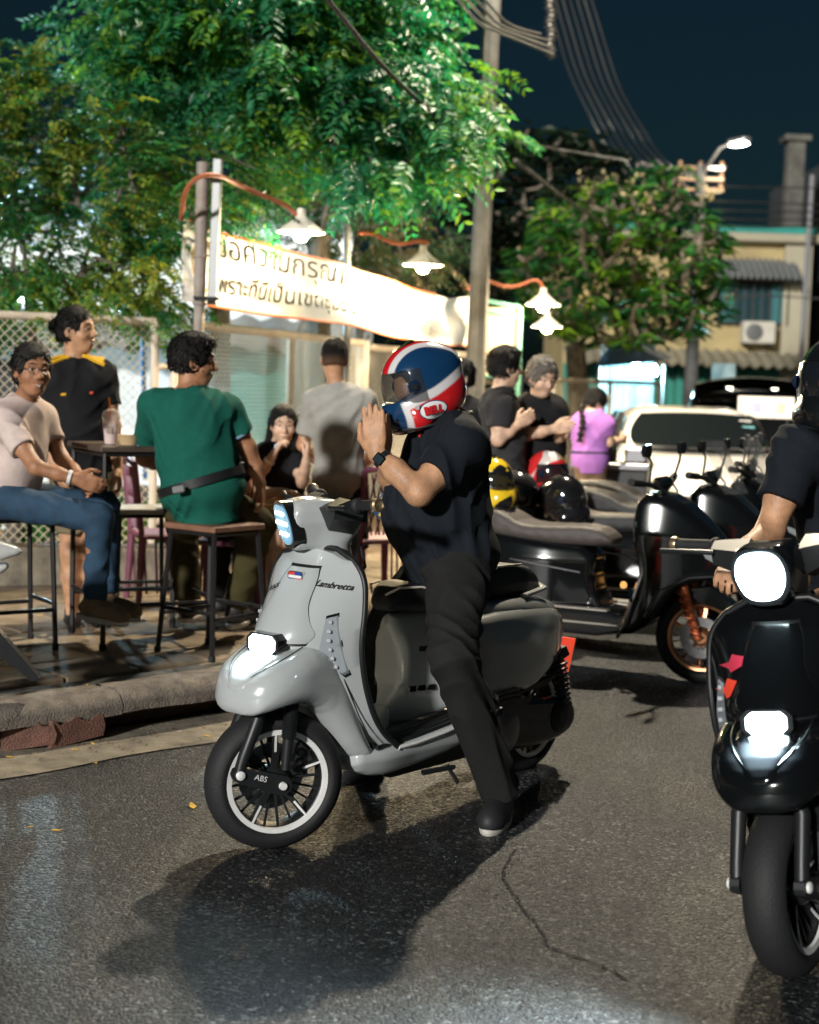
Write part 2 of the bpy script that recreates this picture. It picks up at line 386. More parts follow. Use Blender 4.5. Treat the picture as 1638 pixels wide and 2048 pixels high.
# kerb stones: rounded lip overhanging, each stone an object; gap under the lip at the drain inlet
prof = [(.0,.0),(.0,.1),(.012,.155),(.045,.19),(.1,.2),(.21,.195),(.21,.0)]
lip = [(-.02,.105),(-.025,.15),(.005,.185),(.045,.2),(.1,.203),(.21,.195),(.21,.105)]
ks = thing('kerb', 'weathered rounded concrete kerb along the edge of the pavement', 'kerb'); 
i = 0; seg = 7
while i+seg < len(KQ):
    p0 = KQ[i]; k = MB(); inlet = -2.1 < p0[0] < -.95 and p0[1] < 7.2
    pr = lip if inlet else prof; cnt = seg
    if p0[1] > 14: cnt = 40
    cnt = min(cnt, len(KQ)-1-i)
    jit = rng.normal(0, .006, 2); V = []
    for q in range(i, i+cnt+1):
        t = .004*(1 if q == i else -1 if q == i+cnt else 0)
        for (o, z) in pr: V.append((KQ[q][0]+NL[q][0]*(o+jit[0])+TG[q][0]*t, KQ[q][1]+NL[q][1]*(o+jit[0])+TG[q][1]*t, z+jit[1]*.5+.004*math.sin(q*1.3+o*40)))
    m = len(pr); Fs = [(r*m+c, r*m+(c+1)%m, (r+1)*m+(c+1)%m, (r+1)*m+c) for r in range(cnt) for c in range(m)]+[tuple(range(m)), tuple(range(cnt*m, cnt*m+m))[::-1]]
    k.add(V, Fs); k.build('kerb_stone', KERB, ks, 50); i += cnt
# dark back of the drain inlet + two red pavers leaning in it
V, Fc = [], []
g = MB(); sel = [q for q in range(len(KQ)) if -2.6 < KQ[q][0] < -.6 and KQ[q][1] < 7.3]
for q in sel: V += [(KQ[q][0]+NL[q][0]*.2, KQ[q][1]+NL[q][1]*.2, 0.004), (KQ[q][0]+NL[q][0]*.2, KQ[q][1]+NL[q][1]*.2, .12)]
g.add(V, [(2*i, 2*i+2, 2*i+3, 2*i+1) for i in range(len(sel)-1)]); g.build('drain_back', DIRT, ks, 0)
def wavy_paver(x0, x1, px0, py0, px1, py1, lab):
    a = G(px0, py0); b = G(px1, py1); L_ = np.linalg.norm(b-a); P = []
    for t in np.linspace(0, 1, 19): P.append((t*L_, .105+.012*math.sin(t*4*PI*1.0+x0)+.004*math.sin(t*31)))
    P = [(-.006,.0),(-.012,.05)]+P+[(L_+.014,.06),(L_+.004,.02)]
    s = MB(); X = nrm(b-a); s.prism(P[::-1], .06, (0,0,.004), X, (0,0,1)); o = s.build('paver_block', BRICK, None, 30, loc=a+np.cross((0,0,1), X)*.055)
    tag(o, lab, 'paver')
wavy_paver(0, 1, 8, 1508, 108, 1503, 'wavy-topped red paver in the kerb drain, greenish with moss, beside the white tail')
wavy_paver(2, 1, 112, 1502, 212, 1484, 'wavy-topped red paver in the kerb drain beside the dark inlet opening')
# pavement slabs, each an object
s = MB(); s.box((0,0,-.02), (.392,.392,.04), ch=.008); slab = s.mesh('slab', 30)
ang = math.atan2(TG[30][1], TG[30][0]); ca, sa = math.cos(ang), math.sin(ang)
KTd = {}
def road_side(p):   # signed distance to kerb line (positive on the pavement)
    d = KQ-p; j = int(np.argmin((d**2).sum(1))); return float((p-KQ[j])@NL[j])
cnt = 0; org = np.array([-1.2, 8.0])
for i in range(-14, 20):
    for j in range(-10, 12):
        p = org+np.array([ca, sa])*i*.4+np.array([-sa, ca])*(j*.4+(.2 if False else 0))
        rs = road_side(p)
        if rs < .33 or p[1] > 12.2 or abs(p[0]) > p[1]*.3+.35: continue
        o = obj('slab', slab, SLAB, pavement, (p[0], p[1], SW+random.uniform(-.004,.006)), (random.uniform(-.01,.01), random.uniform(-.012,.012), ang+random.uniform(-.012,.012))); cnt += 1
# mortar strip between kerb and slabs
g = MB(); V, Fc = strip(.19, .42, SW-.004, SW-.010); g.add(V, Fc); struct(g.build('pavement_edge', CONC, smooth=0))

# ---------------------------------------------------------------- chain-link fence
PAINT = M('fence_paint', (.72,.62,.5), .45, var=.15, vs=5, bump=.1)
WIREM = M('fence_wire', (.75,.66,.52), .45, .1)
def fence(a, b, h, label, frame_r=.026, pitch=.05, rows=None, nposts=2, z0=.08, wr=.0023):
    a = v3(a); b = v3(b); L_ = np.linalg.norm((b-a)[:2]); X = nrm(b-a); t = thing('chain_link_fence', label, 'fence', a, 0, 'chain-link fence along the pavement')
    Z = np.array([0,0,1.])
    s = MB(); s.tube([Z*h, X*L_+Z*h], frame_r, 10); s.build('top_rail', PAINT, t)
    s = MB(); s.tube([Z*z0, X*L_+Z*z0], frame_r*.9, 10); s.build('bottom_rail', PAINT, t)
    for k in range(nposts):
        s = MB(); q = X*L_*k/(nposts-1); s.tube([q+Z*-.02, q+Z*(h)], frame_r*1.05, 10); s.build('post', PAINT, t)
    s = MB(); H = h-z0; Nn = int((L_+H)/pitch); off = np.cross(X, Z)*.003
    for sg in (1, -1):
        for i in range(1, Nn):
            u0 = i*pitch-(H if sg == 1 else 0); pts = []
            # line u = u0 + sg*v , v in [0,H]
            v0, v1 = 0.0, H
            lo, hi = sorted((( -u0)/sg if sg == 1 else (u0-L_), ((L_-u0)/sg if sg == 1 else u0)))
            v0 = max(v0, lo); v1 = min(v1, hi)
            if v1-v0 < .02: continue
            m_ = max(2, int((v1-v0)/.3))
            s.tube([X*(u0+sg*v)+Z*(z0+v)+off*sg for v in np.linspace(v0, v1, 2)], wr, 4, cap=False)
    o = s.build('wire_mesh', WIREM, t, 60, fix=False); o['kind'] = 'stuff'
    return t
fA0, fA1 = G(-60, 1152, SW), G(303, 1141, SW)
fence(fA0, fA1, 1.75, 'chain-link gate panel in a cream pipe frame behind the standing black polo man', .028, .068, wr=.003)
fB0, fB1, fB2 = A(384, 1100, 11.5), A(716, 1000, 15.4), A(952, 900, 18.5)
for q in (fB0, fB1, fB2): q[2] = SW
fence(fB0, fB1, 1.76, 'cream pipe and chain-link fence panel behind the grey-shirted man', .034, .066, nposts=3, wr=.0046)
fence(fB1, fB2, 1.72, 'chain-link fence panel below the drooping end of the banner', .034, .06, nposts=3, wr=.0034)
fC0, fC1 = A(1100, 950, 19.5), A(1312, 950, 22.5)
fC0[2] = fC1[2] = .1
fence(fC0, fC1, 1.55, 'pale chain-link fence by the blue-lit stall', .03, .08, nposts=3, wr=.0025)
s = MB(); gx = fA1+np.array([.12,.1,0]); s.tube([gx, gx+(0,0,1.45)], .03, 10); s.tube([gx+(0,0,1.44), fA1+np.array([.03,.0,1.44])], .022, 8); s.tube([gx+(0,0,.35), fA1+np.array([.03,.0,.35])], .022, 8)
tag(s.build('gate_post', PAINT), 'short cream gate post with hinge stubs beside the gate panel', 'post')
# low concrete edging under the fence
s = MB(); dA = nrm(fA1-fA0); nA = np.array([-dA[1], dA[0], 0]); s.box((fA0+fA1)/2+nA*.02+(0,0,.0), (np.linalg.norm(fA1-fA0)+1.2, .16, .12), (dA, nA, np.array([0,0,1.])), ch=.015)
tag(s.build('fence_edging', CONC), 'low concrete edging under the gate panel', 'edging')
# garden soil behind the fence
s = MB(); s.add([(-9,11.3,SW+.012),(-1.4,11.5,SW+.012),(1.4,17,SW+.012),(2,21,SW+.012),(-9,21,SW+.012)], [(0,1,2,3,4)]); struct(s.build('garden_soil', DIRT, smooth=0))

# ---------------------------------------------------------------- house behind the fence
WALLB = M('pale_wall', (.62,.66,.68), .8, var=.12, vs=2); ROOFC = M('roof_sheet', (.16,.17,.17), .6, var=.2, vs=3)
TEAL = M('teal_panel', (.02,.24,.2), .55, var=.15, vs=3); DARK = M('dark_gap', (.012,.014,.016), .7)
h = thing('house', 'pale house with corrugated awning and teal shutter behind the chain-link fence', 'house', (-1.6, 19, 0))
s = MB(); s.box((-1.9,.2,1.75), (5.4,.3,3.5)); s.build('wall', WALLB, h)
s = MB()
zs = []
for k in range(61): zs.append((-4.9+k*.1, .045*math.sin(k*1.6)))
V = [(x, -.9, 1.9+z) for x, z in zs]+[(x, .02, 2.3+z) for x, z in zs]; s.add(V, [(i, i+1, 61+i+1, 61+i) for i in range(60)]); s.build('awning', ROOFC, h, 60, fix=False)
s = MB(); s.box((-3.4,.03,1.35), (2.0,.06,.7), ch=.01); s.build('dark_window', DARK, h)
s = MB(); s.box((-.25,.0,1.15), (1.0,.1,1.7), ch=.01)
sh = s.build('shutter', TEAL, h)
for k in range(9):
    s = MB(); s.box((-.25,-.06,.4+k*.19), (.96,.02,.15), ch=.006); s.build('shutter_slat', TEAL, sh)
for dx in (-1.0, .42):
    s = MB(); s.box((dx,-.05,1.2), (.08,.08,2.4)); s.build('pillar', WALLB, h)
s = MB(); s.box((-1.9,.1,3.55), (5.7,.8,.12)); s.build('roof', ROOFC, h)
s = MB(); s.tube([A(285,590,13.5), A(290,960,13.5)], .022, 8); tag(s.build('blue_pipe', M('blue_pipe', (.05,.14,.3), .4)), 'thin blue upright pipe behind the gate panel', 'pipe')

# ---------------------------------------------------------------- shophouse on the far side
YEL = M('yellow_plaster', (.42,.33,.16), .85, var=.18, vs=.9); YEL2 = M('cream_plaster', (.4,.36,.26), .85, var=.12, vs=.8)
BGRN = M('green_shutter', (.02,.2,.15), .6, var=.15, vs=2); GLASSD = M('dark_glass', (.02,.05,.06), .12, spec=.8)
BY = 40.0
def BX(px): return A(px, 600, BY)[0]
def BZ(px, py): return A(px, py, BY)[2]
x0, x1 = BX(1130), BX(1618); zt = BZ(1500, 478); bw = x1-x0; bc = (x0+x1)/2
b = thing('shophouse', 'two-storey yellow shophouse with green shutters across the street', 'building', (0, BY, 0))
s = MB(); s.box((bc, 3.05, zt/2), (bw, 6, zt)); s.build('wall', YEL, b)
s = MB(); s.box((bc, -.05, zt+.02), (bw+.3, .6, .22), ch=.03); s.build('cornice', YEL2, b)
s = MB(); s.box((bc, 0, zt+.22), (bw+.2, .5, .16)); s.build('parapet_cap', TEAL, b)
s = MB(); s.box((x1-.35, -.03, zt/2+.9), (.7, .2, zt-2.0)); s.build('pilaster', YEL2, b)
zw0, zw1 = BZ(1510, 650), BZ(1510, 565); xw0, xw1 = BX(1435), BX(1572)
wf = MB(); wf.box(((xw0+xw1)/2, -.02, (zw0+zw1)/2), (xw1-xw0, .12, zw1-zw0)); wi = wf.build('window', DARK, b)
for k in range(4):
    s = MB(); ww = (xw1-xw0)/4; s.box((xw0+ww*(k+.5), -.1, (zw0+zw1)/2), (ww-.1, .05, zw1-zw0-.12)); s.build('pane', M('curtain_glass', (.05,.17,.18), .2, spec=.8) if k in (0,3) else GLASSD, wi)
for k in range(9):
    s = MB(); s.box((xw0+(xw1-xw0)*k/8, -.2, (zw0+zw1)/2), (.03,.03,zw1-zw0)); s.build('window_bar', M('grille', (.1,.12,.12), .5, .5), wi)
def corrug(name, xa, xb, zf, zb, yf, mat, par, per=.16):
    n_ = int((xb-xa)/(per/4))+1; V = [(xa+i*per/4, yf, zf+.05*math.sin(i*PI/2)) for i in range(n_)]+[(xa+i*per/4, 0, zb+.05*math.sin(i*PI/2)) for i in range(n_)]
    s = MB(); s.add(V, [(i, i+1, n_+i+1, n_+i) for i in range(n_-1)]); return s.build(name, mat, par, 80, fix=False)
corrug('window_awning', xw0-.6, xw1+.2, zw1+.05, zw1+.6, -.9, ROOFC, b)
corrug('shop_awning', x0, x1-.1, BZ(1500, 735), BZ(1500, 702), -1.2, M('awning_sheet', (.28,.25,.18), .7, var=.2, vs=1), b, .3)
s = MB(); zz = BZ(1500, 735)
for k in range(28): s.box((x0+bw*(k+.5)/28, -.05, zz/2), (bw/28-.03, .08, zz-.05), ch=.01)
s.build('roller_shutter', BGRN, b)
ac = thing('air_conditioner', 'white air conditioner unit on the yellow wall below the window', 'air conditioner', (BX(1513), BY-.32, BZ(1513, 688)))
s = MB(); s.box((0,0,.28), (.82,.5,.56), ch=.03); s.build('casing', M('ac_white', (.55,.52,.44), .5, var=.1, vs=4), ac)
s = MB(); s.lathe([(.0,-.27),(.2,-.27),(.22,-.262),(.22,-.24)], 28, (-.14,0,.28)); s.build('fan_grille', M('ac_grille', (.12,.12,.12), .5), ac)
for dx in (-.3,.3): s = MB(); s.box((dx,.05,-.03), (.05,.6,.06)); s.build('bracket', DARK, ac)
s = MB(); s.tube([A(1625, 350, 39), A(1600, 760, 39)], .07, 8); tag(s.build('drain_pipe', M('pipe_grey', (.16,.16,.17), .5)), 'tall dark drain pipe at the corner of the yellow shophouse', 'pipe')
s = MB(); s.box((BX(1598), BY+1.2, zt+1.4), (.45, .45, 2.6), ch=.02); s.box((BX(1598), BY+1.2, zt+2.75), (.7,.7,.16), ch=.02); tag(s.build('roof_pillar', concrete('dirty_pillar', (.06,.06,.055), (.2,.19,.16), 1.5, .3)), 'stained concrete pillar on the shophouse roof', 'pillar')
s = MB(); s.box((17, 46, 4), (11.5, 8, 8.0)); 
for k in range(3): s.box((12.8+k*2.2, 41.95, 5.6), (1.2,.12,1.4), ch=.02)
tag(s.build('dark_building', M('dark_wall', (.05,.055,.06), .8, var=.2, vs=.6)), 'dark-walled building beside the yellow shophouse', 'building')

# ---------------------------------------------------------------- poles, street lamps, cables
def lamp_light(kind, loc, energy, col, parent, r=.08, **kw):
    l = bpy.data.lights.new('lamp_light', kind); l.energy = energy; l.color = col; l.shadow_soft_size = r
    for k_, v_ in kw.items(): setattr(l, k_, v_)
    o = bpy.data.objects.new('lamp_light', l); COL.objects.link(o); o.parent = parent; o.location = loc; return o
def street_pole(name, label, base, top, r0, r1, lamp, aim_energy, col, spot=True, ins=0):
    t = thing(name, label, 'utility pole', base); ax = v3(top)-v3(base)
    s = MB(); s.tube([ax*0, ax], [r0, r1], 8); s.build('pole', POLE, t, 20)
    lp = v3(lamp)-v3(base); st = ax*.96
    s = MB(); s.tube([st, st*.5+lp*.5+(0,0,.25), lp+(0,0,.06)], .03, 8); s.build('lamp_arm', M('galv', (.35,.36,.36), .45, .8), t)
    d = nrm((lp-st)*(1,1,0)); fr = (d, np.cross((0,0,1), d), np.array([0,0,1.]))
    s = MB(); s.box(lp+(0,0,.06), (.5,.2,.1), fr, ch=.03); hd = s.build('lamp_head', M('lamp_housing', (.3,.31,.32), .4, .5), t)
    s = MB(); s.box(lp+(0,0,-.01), (.36,.16,.03), fr, ch=.008); s.build('lens', M(name+'_lens', (1,1,1), .3, emit=col, es=60), hd)
    lamp_light('POINT', lp+(0,0,-.1), aim_energy, col, t, .12)
    s = MB()
    for k in range(ins):
        z = ax*(.99-.035*k); s.box(z, (.9,.07,.07))
        for q in (-.4,.0,.4): s.lathe([(.0,.0),(.05,.01),(.03,.04),(.05,.06),(.03,.09),(.0,.1)], 10, z+np.array([q,0,.04]), (0,0,1))
    if ins: s.build('insulators', M('porcelain', (.25,.16,.1), .25), t)
    return t
pb = A(948, 700, 14.2); pb[2] = 0; pt = A(1010, -560, 14.2)
street_pole('utility_pole', 'tall concrete utility pole rising behind the banner and the green branches', pb, pt, .10, .068, (1.55, 12.4, 8.2), 2100, (1,.87,.66))
qb = A(1378, 850, 30); qb[2] = 0; qt = A(1402, 330, 30)
street_pole('utility_pole', 'distant utility pole with a lit street lamp and a knot of cables', qb, qt, .15, .1, A(1478, 288, 29), 130, (1,.9,.72), ins=3)
CABLE = M('cable', (.09,.085,.08), .45, var=.2, vs=3); CABL2 = M('cable_light', (.12,.115,.105), .4, .2)
def cable(pts, r, label, group, mat=None, sag=0):
    P = resample(v3(pts), .25); 
    if sag: u = np.linspace(0, 1, len(P)); P[:,2] -= sag*4*u*(1-u)
    s = MB(); s.tube(P, r, 6); return tag(s.build('cable', mat or CABLE, None, 60), label, 'cable', group)
for k in range(7):
    a = A(1075+k*14, -80, 24); b_ = A(1135+k*17, 140+k*6, 25.5); c = A(1205+k*19, 285+k*5, 27); d = A(1285+k*15, 392-k*6, 28.5); e = A(1388-(k%3)*6, 470-k*19, 29.8)
    cable([a, b_, c, d, e], .012+.004*(k%3), 'heavy overhead cable sweeping down to the distant utility pole', 'bundle of overhead cables', CABL2)
for k, (ya, yb) in enumerate([(372,376),(402,410),(420,424),(437,440),(452,452)]):
    cable([A(1410, ya, 30), A(1520, ya+3, 33), A(1660, yb, 37)], .018, 'straight overhead cable running from the distant pole past the shophouse roof', 'cables beyond the distant pole', CABL2)
for k in range(4):
    cable([A(880+18*k, -40, 9+k), A(960+20*k, 50+2*k, 11+k), A(1110, 110-12*k, 14.5)], .012, 'thin cable crossing the top of the utility pole', 'thin upper cables', CABL2)
cable([A(1030, 320, 15), A(1120, 390, 17), A(1240, 470, 20)], .02, 'twisted service cable drooping into the frangipani tree', None, CABL2)
cable([A(640, -20, 9.8), A(760, 130, 10.4), A(900, 260, 11.6), A(1010, 330, 13.9)], .016, 'dark cable slanting through the big green tree', None)
cable([A(1420, 598, 36), A(1520, 590, 36), A(1680, 600, 36)], .02, 'dark sagging cable across the shophouse window', None)
cable([A(1030, 285, 14.5), A(1250, 320, 24), A(1390, 350, 29.8)], .015, 'thin cable strung level between the two utility poles', None)
# ---------------------------------------------------------------- trees
def leaf_mat(name, rough=.45, tr=.35):
    m = bpy.data.materials.new(name); m.use_nodes = True; nt = m.node_tree; n = nt.nodes; L = nt.links.new; b = n['Principled BSDF']; out = n['Material Output']
    at = n.new('ShaderNodeAttribute'); at.attribute_name = 'col'; L(at.outputs['Color'], b.inputs['Base Color']); b.inputs['Roughness'].default_value = rough
    t = n.new('ShaderNodeBsdfTranslucent'); hs = n.new('ShaderNodeHueSaturation'); hs.inputs['Value'].default_value = 1.5; hs.inputs['Saturation'].default_value = 1.1; L(at.outputs['Color'], hs.inputs['Color']); L(hs.outputs[0], t.inputs[0])
    mx = n.new('ShaderNodeMixShader'); mx.inputs[0].default_value = tr; L(b.outputs[0], mx.inputs[1]); L(t.outputs[0], mx.inputs[2]); L(mx.outputs[0], out.inputs['Surface'])
    return m
LEAF = leaf_mat('leaf'); BARK = concrete('bark', (.06,.05,.04), (.2,.17,.13), 9, 1)
def nv(a): return a/(np.linalg.norm(a, axis=-1, keepdims=True)+1e-9)
def leaves_mesh(name, P, D, U, L_, W_, C):
    """one folded leaf per row: base P, direction D, face normal U, length, width, colour"""
    N = len(P); S = nv(np.cross(D, U)); U = nv(np.cross(S, D)); L_ = L_[:,None]; W_ = W_[:,None]
    base = P; tip = P+D*L_-U*L_*.12; mid = P+D*L_*.45
    l = mid+S*W_*.5+U*W_*.12; r = mid-S*W_*.5+U*W_*.12
    V = np.stack([base, l, tip, r], 1).reshape(-1,3); o = np.arange(N)[:,None]*4
    T = np.concatenate([o+np.array([[0,2,1]]), o+np.array([[0,3,2]])])
    me = raw_mesh(name, V, T); c = np.ones((N,4,4), np.float32); c[:,:,:3] = np.clip(C, .003, 1)[:,None,:]
    a = me.color_attributes.new('col', 'FLOAT_COLOR', 'POINT'); a.data.foreach_set('color', c.ravel()); return me
def in_poly(poly, n, r=rng):
    P = v3(poly); lo, hi = P.min(0), P.max(0); out = []
    while len(out) < n:
        q = r.uniform(lo, hi); d = poly2(np.array([q[0]]), np.array([q[1]]), P)[0]
        if d < 0: out.append((q[0], q[1], -d))
    return out
def compound_tree(name, label, poly, ncl, depth, base, fork, pairs, rach, ll, lw, cols, spr, droop=.5, trunk_r=.14, origin_px=None, cl_r=.45):
    t = thing(name, label, 'tree', base); B = v3(base)
    cen = in_poly(poly, ncl); pts = np.array([A(x, y, rng.uniform(*depth)) for x, y, _ in cen])
    fk = v3(fork); s = MB(); s.tube([np.zeros(3), (fk-B)*.5+(.08,.05,0), fk-B], [trunk_r, trunk_r*.8, trunk_r*.6], 10); s.build('trunk', BARK, t)
    # limbs: greedy chain from the fork to cluster centres
    order = np.argsort(np.linalg.norm(pts-fk, axis=1)); nodes = [fk]; s = MB()
    for i in order:
        p = pts[i]; nd = np.array(nodes); dist = np.linalg.norm(nd-p, axis=1)+.25*np.linalg.norm(nd-fk, axis=1); a = nd[int(np.argmin(dist))]
        m_ = (a+p)/2+rng.normal(0, .06, 3)+(0,0,.08); s.tube([a-B, m_-B, p-B], [.022, .014, .006], 5, cap=False); nodes.append(p)
    s.build('branches', BARK, t, fix=False)
    P0, D0, C0 = [], [], []
    out_c = pts.mean(0)
    for p in pts:
        od = nv(p-fk); k = spr; tw = nv(od+rng.normal(0, .35, 3)*np.array([1,.8,.4])); hue = rng.uniform(0, 1)
        for q in range(k):
            u = rng.uniform(-.5, 1)
            b = p+tw*u*cl_r+rng.normal(0, cl_r*.28, 3)*np.array([1,1,.55])
            d = nv(tw*.7+rng.normal(0, .55, 3)*np.array([1,1,.4])+np.array([0,0,-droop])); P0.append(b); D0.append(d); C0.append(hue)
    P0, D0, C0 = map(np.array, (P0, D0, C0)); N = len(P0)
    U0 = nv(np.array([0,0,1.])+rng.normal(0, .35, (N,3))); S0 = nv(np.cross(D0, U0)); U0 = nv(np.cross(S0, D0))
    R = rach*rng.uniform(.7, 1.2, N)
    LP, LD, LU, LL, LW, LC = [], [], [], [], [], []
    cols = v3(cols)
    for i in range(pairs):
        tt = (i+.6)/pairs; pos = P0+D0*(R*tt)[:,None]+np.array([0,0,-1.])*(R*tt**2*.35)[:,None]
        for sg in (-1, 1):
            d = nv(S0*sg*1.0+D0*.55+np.array([0,0,-.35])+rng.normal(0, .12, (N,3))); LP.append(pos); LD.append(d); LU.append(nv(U0+rng.normal(0, .25, (N,3))))
            sz = (1-.45*abs(tt-.5))*rng.uniform(.8, 1.2, N); LL.append(ll*sz); LW.append(lw*sz)
            mixv = np.clip(C0+rng.normal(0, .22, N), 0, .999)*(len(cols)-1); i0 = mixv.astype(int); fr = (mixv-i0)[:,None]
            LC.append((cols[i0]*(1-fr)+cols[np.minimum(i0+1, len(cols)-1)]*fr)*rng.uniform(.7, 1.25, (N,1)))
    cat = np.concatenate
    me = leaves_mesh('crown', cat(LP)-B, cat(LD), cat(LU), cat(LL), cat(LW), cat(LC)); obj('crown', me, LEAF, t)
    return t
GR = [(.014,.10,.05),(.022,.16,.065),(.05,.22,.055),(.15,.28,.03)]
main_poly = [(185,75),(260,20),(360,-40),(560,-80),(850,-80),(830,40),(850,130),(900,190),(950,250),(1000,310),(985,345),(930,320),(880,290),(840,350),(800,410),(760,380),(690,330),(600,290),(500,260),(400,230),(320,190),(240,140)]
mb_ = A(600, 900, 14.5); mb_[2] = SW
compound_tree('rain_tree', 'large spreading green tree with feathery leaves over the banner', main_poly, 200, (11.2, 14.0), mb_, A(640, 470, 14.3), 8, .36, .105, .042, GR, 18, .45, .16, cl_r=.36)
lowp = [(640,330),(800,420),(860,490),(840,580),(760,600),(690,540),(610,520),(560,430)]
sb_ = A(20, 1000, 11.6); sb_[2] = SW
shrub_poly = [(-30,150),(60,170),(110,215),(240,270),(420,265),(520,330),(610,390),(590,440),(500,465),(420,440),(355,490),(345,600),(270,640),(150,600),(90,640),(-30,700)]
compound_tree('small_tree', 'small bushy tree with tiny yellow-green leaves over the gate panel', shrub_poly, 150, (10.6, 12.0), sb_, A(60, 560, 11.5), 7, .2, .055, .026, [(.016,.11,.045),(.026,.16,.05),(.05,.2,.045),(.12,.24,.035),(.26,.28,.035)], 22, .25, .07, cl_r=.33)  # yellowest leaf tone puts the warm lamplight into the colour
compound_tree('slender_tree', 'slender young tree with dim brownish leaves between the lamps', lowp, 34, (14.6, 16.5), A(690, 900, 16.2)*np.array([1,1,0])+np.array([0,0,SW]), A(720, 560, 16), 7, .3, .09, .035, [(.015,.05,.02),(.04,.07,.02),(.16,.12,.06)], 12, .6, .06)
# trunk seen behind the banner end (leaning)
def whorl_tree(name, label, poly, n, depth, base, fork, flowers=True, ll=.26, lw=.075, k=13, cols=None, fl=None):
    t = thing(name, label, 'tree', base); B = v3(base); fk = v3(fork); cols = v3(cols)
    cen = in_poly(poly, n); pts = np.array([A(x, y, rng.uniform(*depth)) for x, y, _ in cen])
    s = MB(); s.tube([np.zeros(3), (fk-B)*.6+(.1,0,0), fk-B], [.2,.16,.13], 10); s.build('trunk', BARK, t)
    order = np.argsort(np.linalg.norm(pts-fk, axis=1)); nodes = [fk]; s = MB()
    for i in order:
        p = pts[i]; nd = np.array(nodes); a = nd[int(np.argmin(np.linalg.norm(nd-p, axis=1)+.2*np.linalg.norm(nd-fk, axis=1)))]
        s.tube([a-B, (a+p)/2-B-(0,0,.04), p-B], [.045,.035,.022], 5, cap=False); nodes.append(p)
    s.build('branches', BARK, t, fix=False)
    N = n*k; P = np.repeat(pts, k, 0); hue = np.repeat(rng.uniform(0,1,n), k); ax = np.repeat(nv(pts-fk+(0,0,.6)), k, 0)
    th = rng.uniform(0, 2*PI, N); rd = nv(np.stack([np.cos(th), np.sin(th), np.zeros(N)], 1)); D = nv(rd+ax*rng.uniform(-.3,.7,(N,1))+np.array([0,0,-.35]))
    mixv = np.clip(hue+rng.normal(0,.2,N),0,.999)*(len(cols)-1); i0 = mixv.astype(int); fr = (mixv-i0)[:,None]
    C = (cols[i0]*(1-fr)+cols[np.minimum(i0+1,len(cols)-1)]*fr)*rng.uniform(.7,1.2,(N,1))
    obj('crown', leaves_mesh('crown', P+rng.normal(0,.05,(N,3))-B, D, nv(np.array([0,0,1.])+rng.normal(0,.3,(N,3))), ll*rng.uniform(.7,1.25,N), lw*rng.uniform(.8,1.2,N), C), LEAF, t)
    if flowers:
        bm_ = MB()
        q = pts[rng.choice(n, 45, replace=False)]; FP = np.repeat(q+(0,-.12,.14), 14, 0)+rng.normal(0,.07,(45*14,3)); fd = nv(rng.normal(0,1,FP.shape)+np.array([0,-.5,.5]))
        o = obj('blossoms', leaves_mesh('blossoms', FP-B, fd, nv(rng.normal(0,1,FP.shape)), np.full(len(FP),.09), np.full(len(FP),.06), np.tile([.55,.46,.26],(len(FP),1))*rng.uniform(.6,1.1,(len(FP),1))), LEAF, t); o['kind'] = 'stuff'
    return t
GF = [(.014,.08,.026),(.026,.14,.03),(.06,.2,.03),(.16,.28,.02)]
fr_poly = [(1030,520),(1080,430),(1150,380),(1250,350),(1335,312),(1375,350),(1420,430),(1455,490),(1440,560),(1450,620),(1400,665),(1320,675),(1220,690),(1130,670),(1060,630)]
fb = A(1140, 900, 21); fb[2] = .1
whorl_tree('frangipani_tree', 'frangipani tree with long drooping leaves and cream blossoms beside the distant pole', fr_poly, 330, (19.0, 23.0), fb, A(1150, 690, 21), cols=GF)
dk = [(1000,330),(1060,250),(1160,260),(1240,310),(1240,420),(1150,440),(1060,520),(1000,600),(905,640),(880,520),(900,430)]
fb2 = A(1010, 900, 26); fb2[2] = 0
whorl_tree('dark_tree', 'tree coloured dark as if unlit, standing behind the tall utility pole', dk, 170, (24, 28), fb2, A(1020, 620, 26), False, .4, .12, 12, [(.008,.02,.012),(.014,.035,.014)])  # lack of light is put into the near-black leaf colours
s = MB(); a = A(600, 760, 16.5); s.tube([A(575, 800, 16.5)*np.array([1,1,0])+(0,0,SW), A(600, 700, 16.5), A(620, 640, 16.5), A(650, 560, 16.6)], [.12,.11,.09,.08], 9)
tag(s.build('bare_trunk', BARK), 'leaning grey tree trunk behind the fence and below the banner', 'tree trunk')
s = MB(); s.tube([A(436, 900, 13.2)*np.array([1,1,0])+(0,0,SW), A(436, 700, 13.2), A(440, 560, 13.2)], [.13,.11,.09], 9); tag(s.build('bare_trunk', BARK), 'thick grey tree trunk behind the bamboo post and banner', 'tree trunk')
# strappy plants and litter behind the fence
STR = leaf_mat('strap_leaf', .4, .25)
def strap_plant(px, py, Y, n, h, label, col):
    c = A(px, py, Y); c[2] = SW; N = n; th = rng.uniform(0, 2*PI, N)
    D = nv(np.stack([np.cos(th)*.6, np.sin(th)*.6, np.full(N, 1.0)], 1)+rng.normal(0,.12,(N,3))); U = nv(np.stack([-np.cos(th), -np.sin(th), np.full(N,.4)], 1))
    o = obj('strap_plant', leaves_mesh('strap_plant', rng.normal(0,.05,(N,3))*np.array([1,1,.2]), D, U, h*rng.uniform(.6,1.1,N), np.full(N,.06)*rng.uniform(.7,1.3,N), np.tile(col,(N,1))*rng.uniform(.6,1.3,(N,1))), STR, None, c)
    tag(o, label, 'plant')
strap_plant(66, 1110, 11.7, 16, .55, 'broad-leaved green plant behind the gate panel near the old man', (.03,.11,.02))
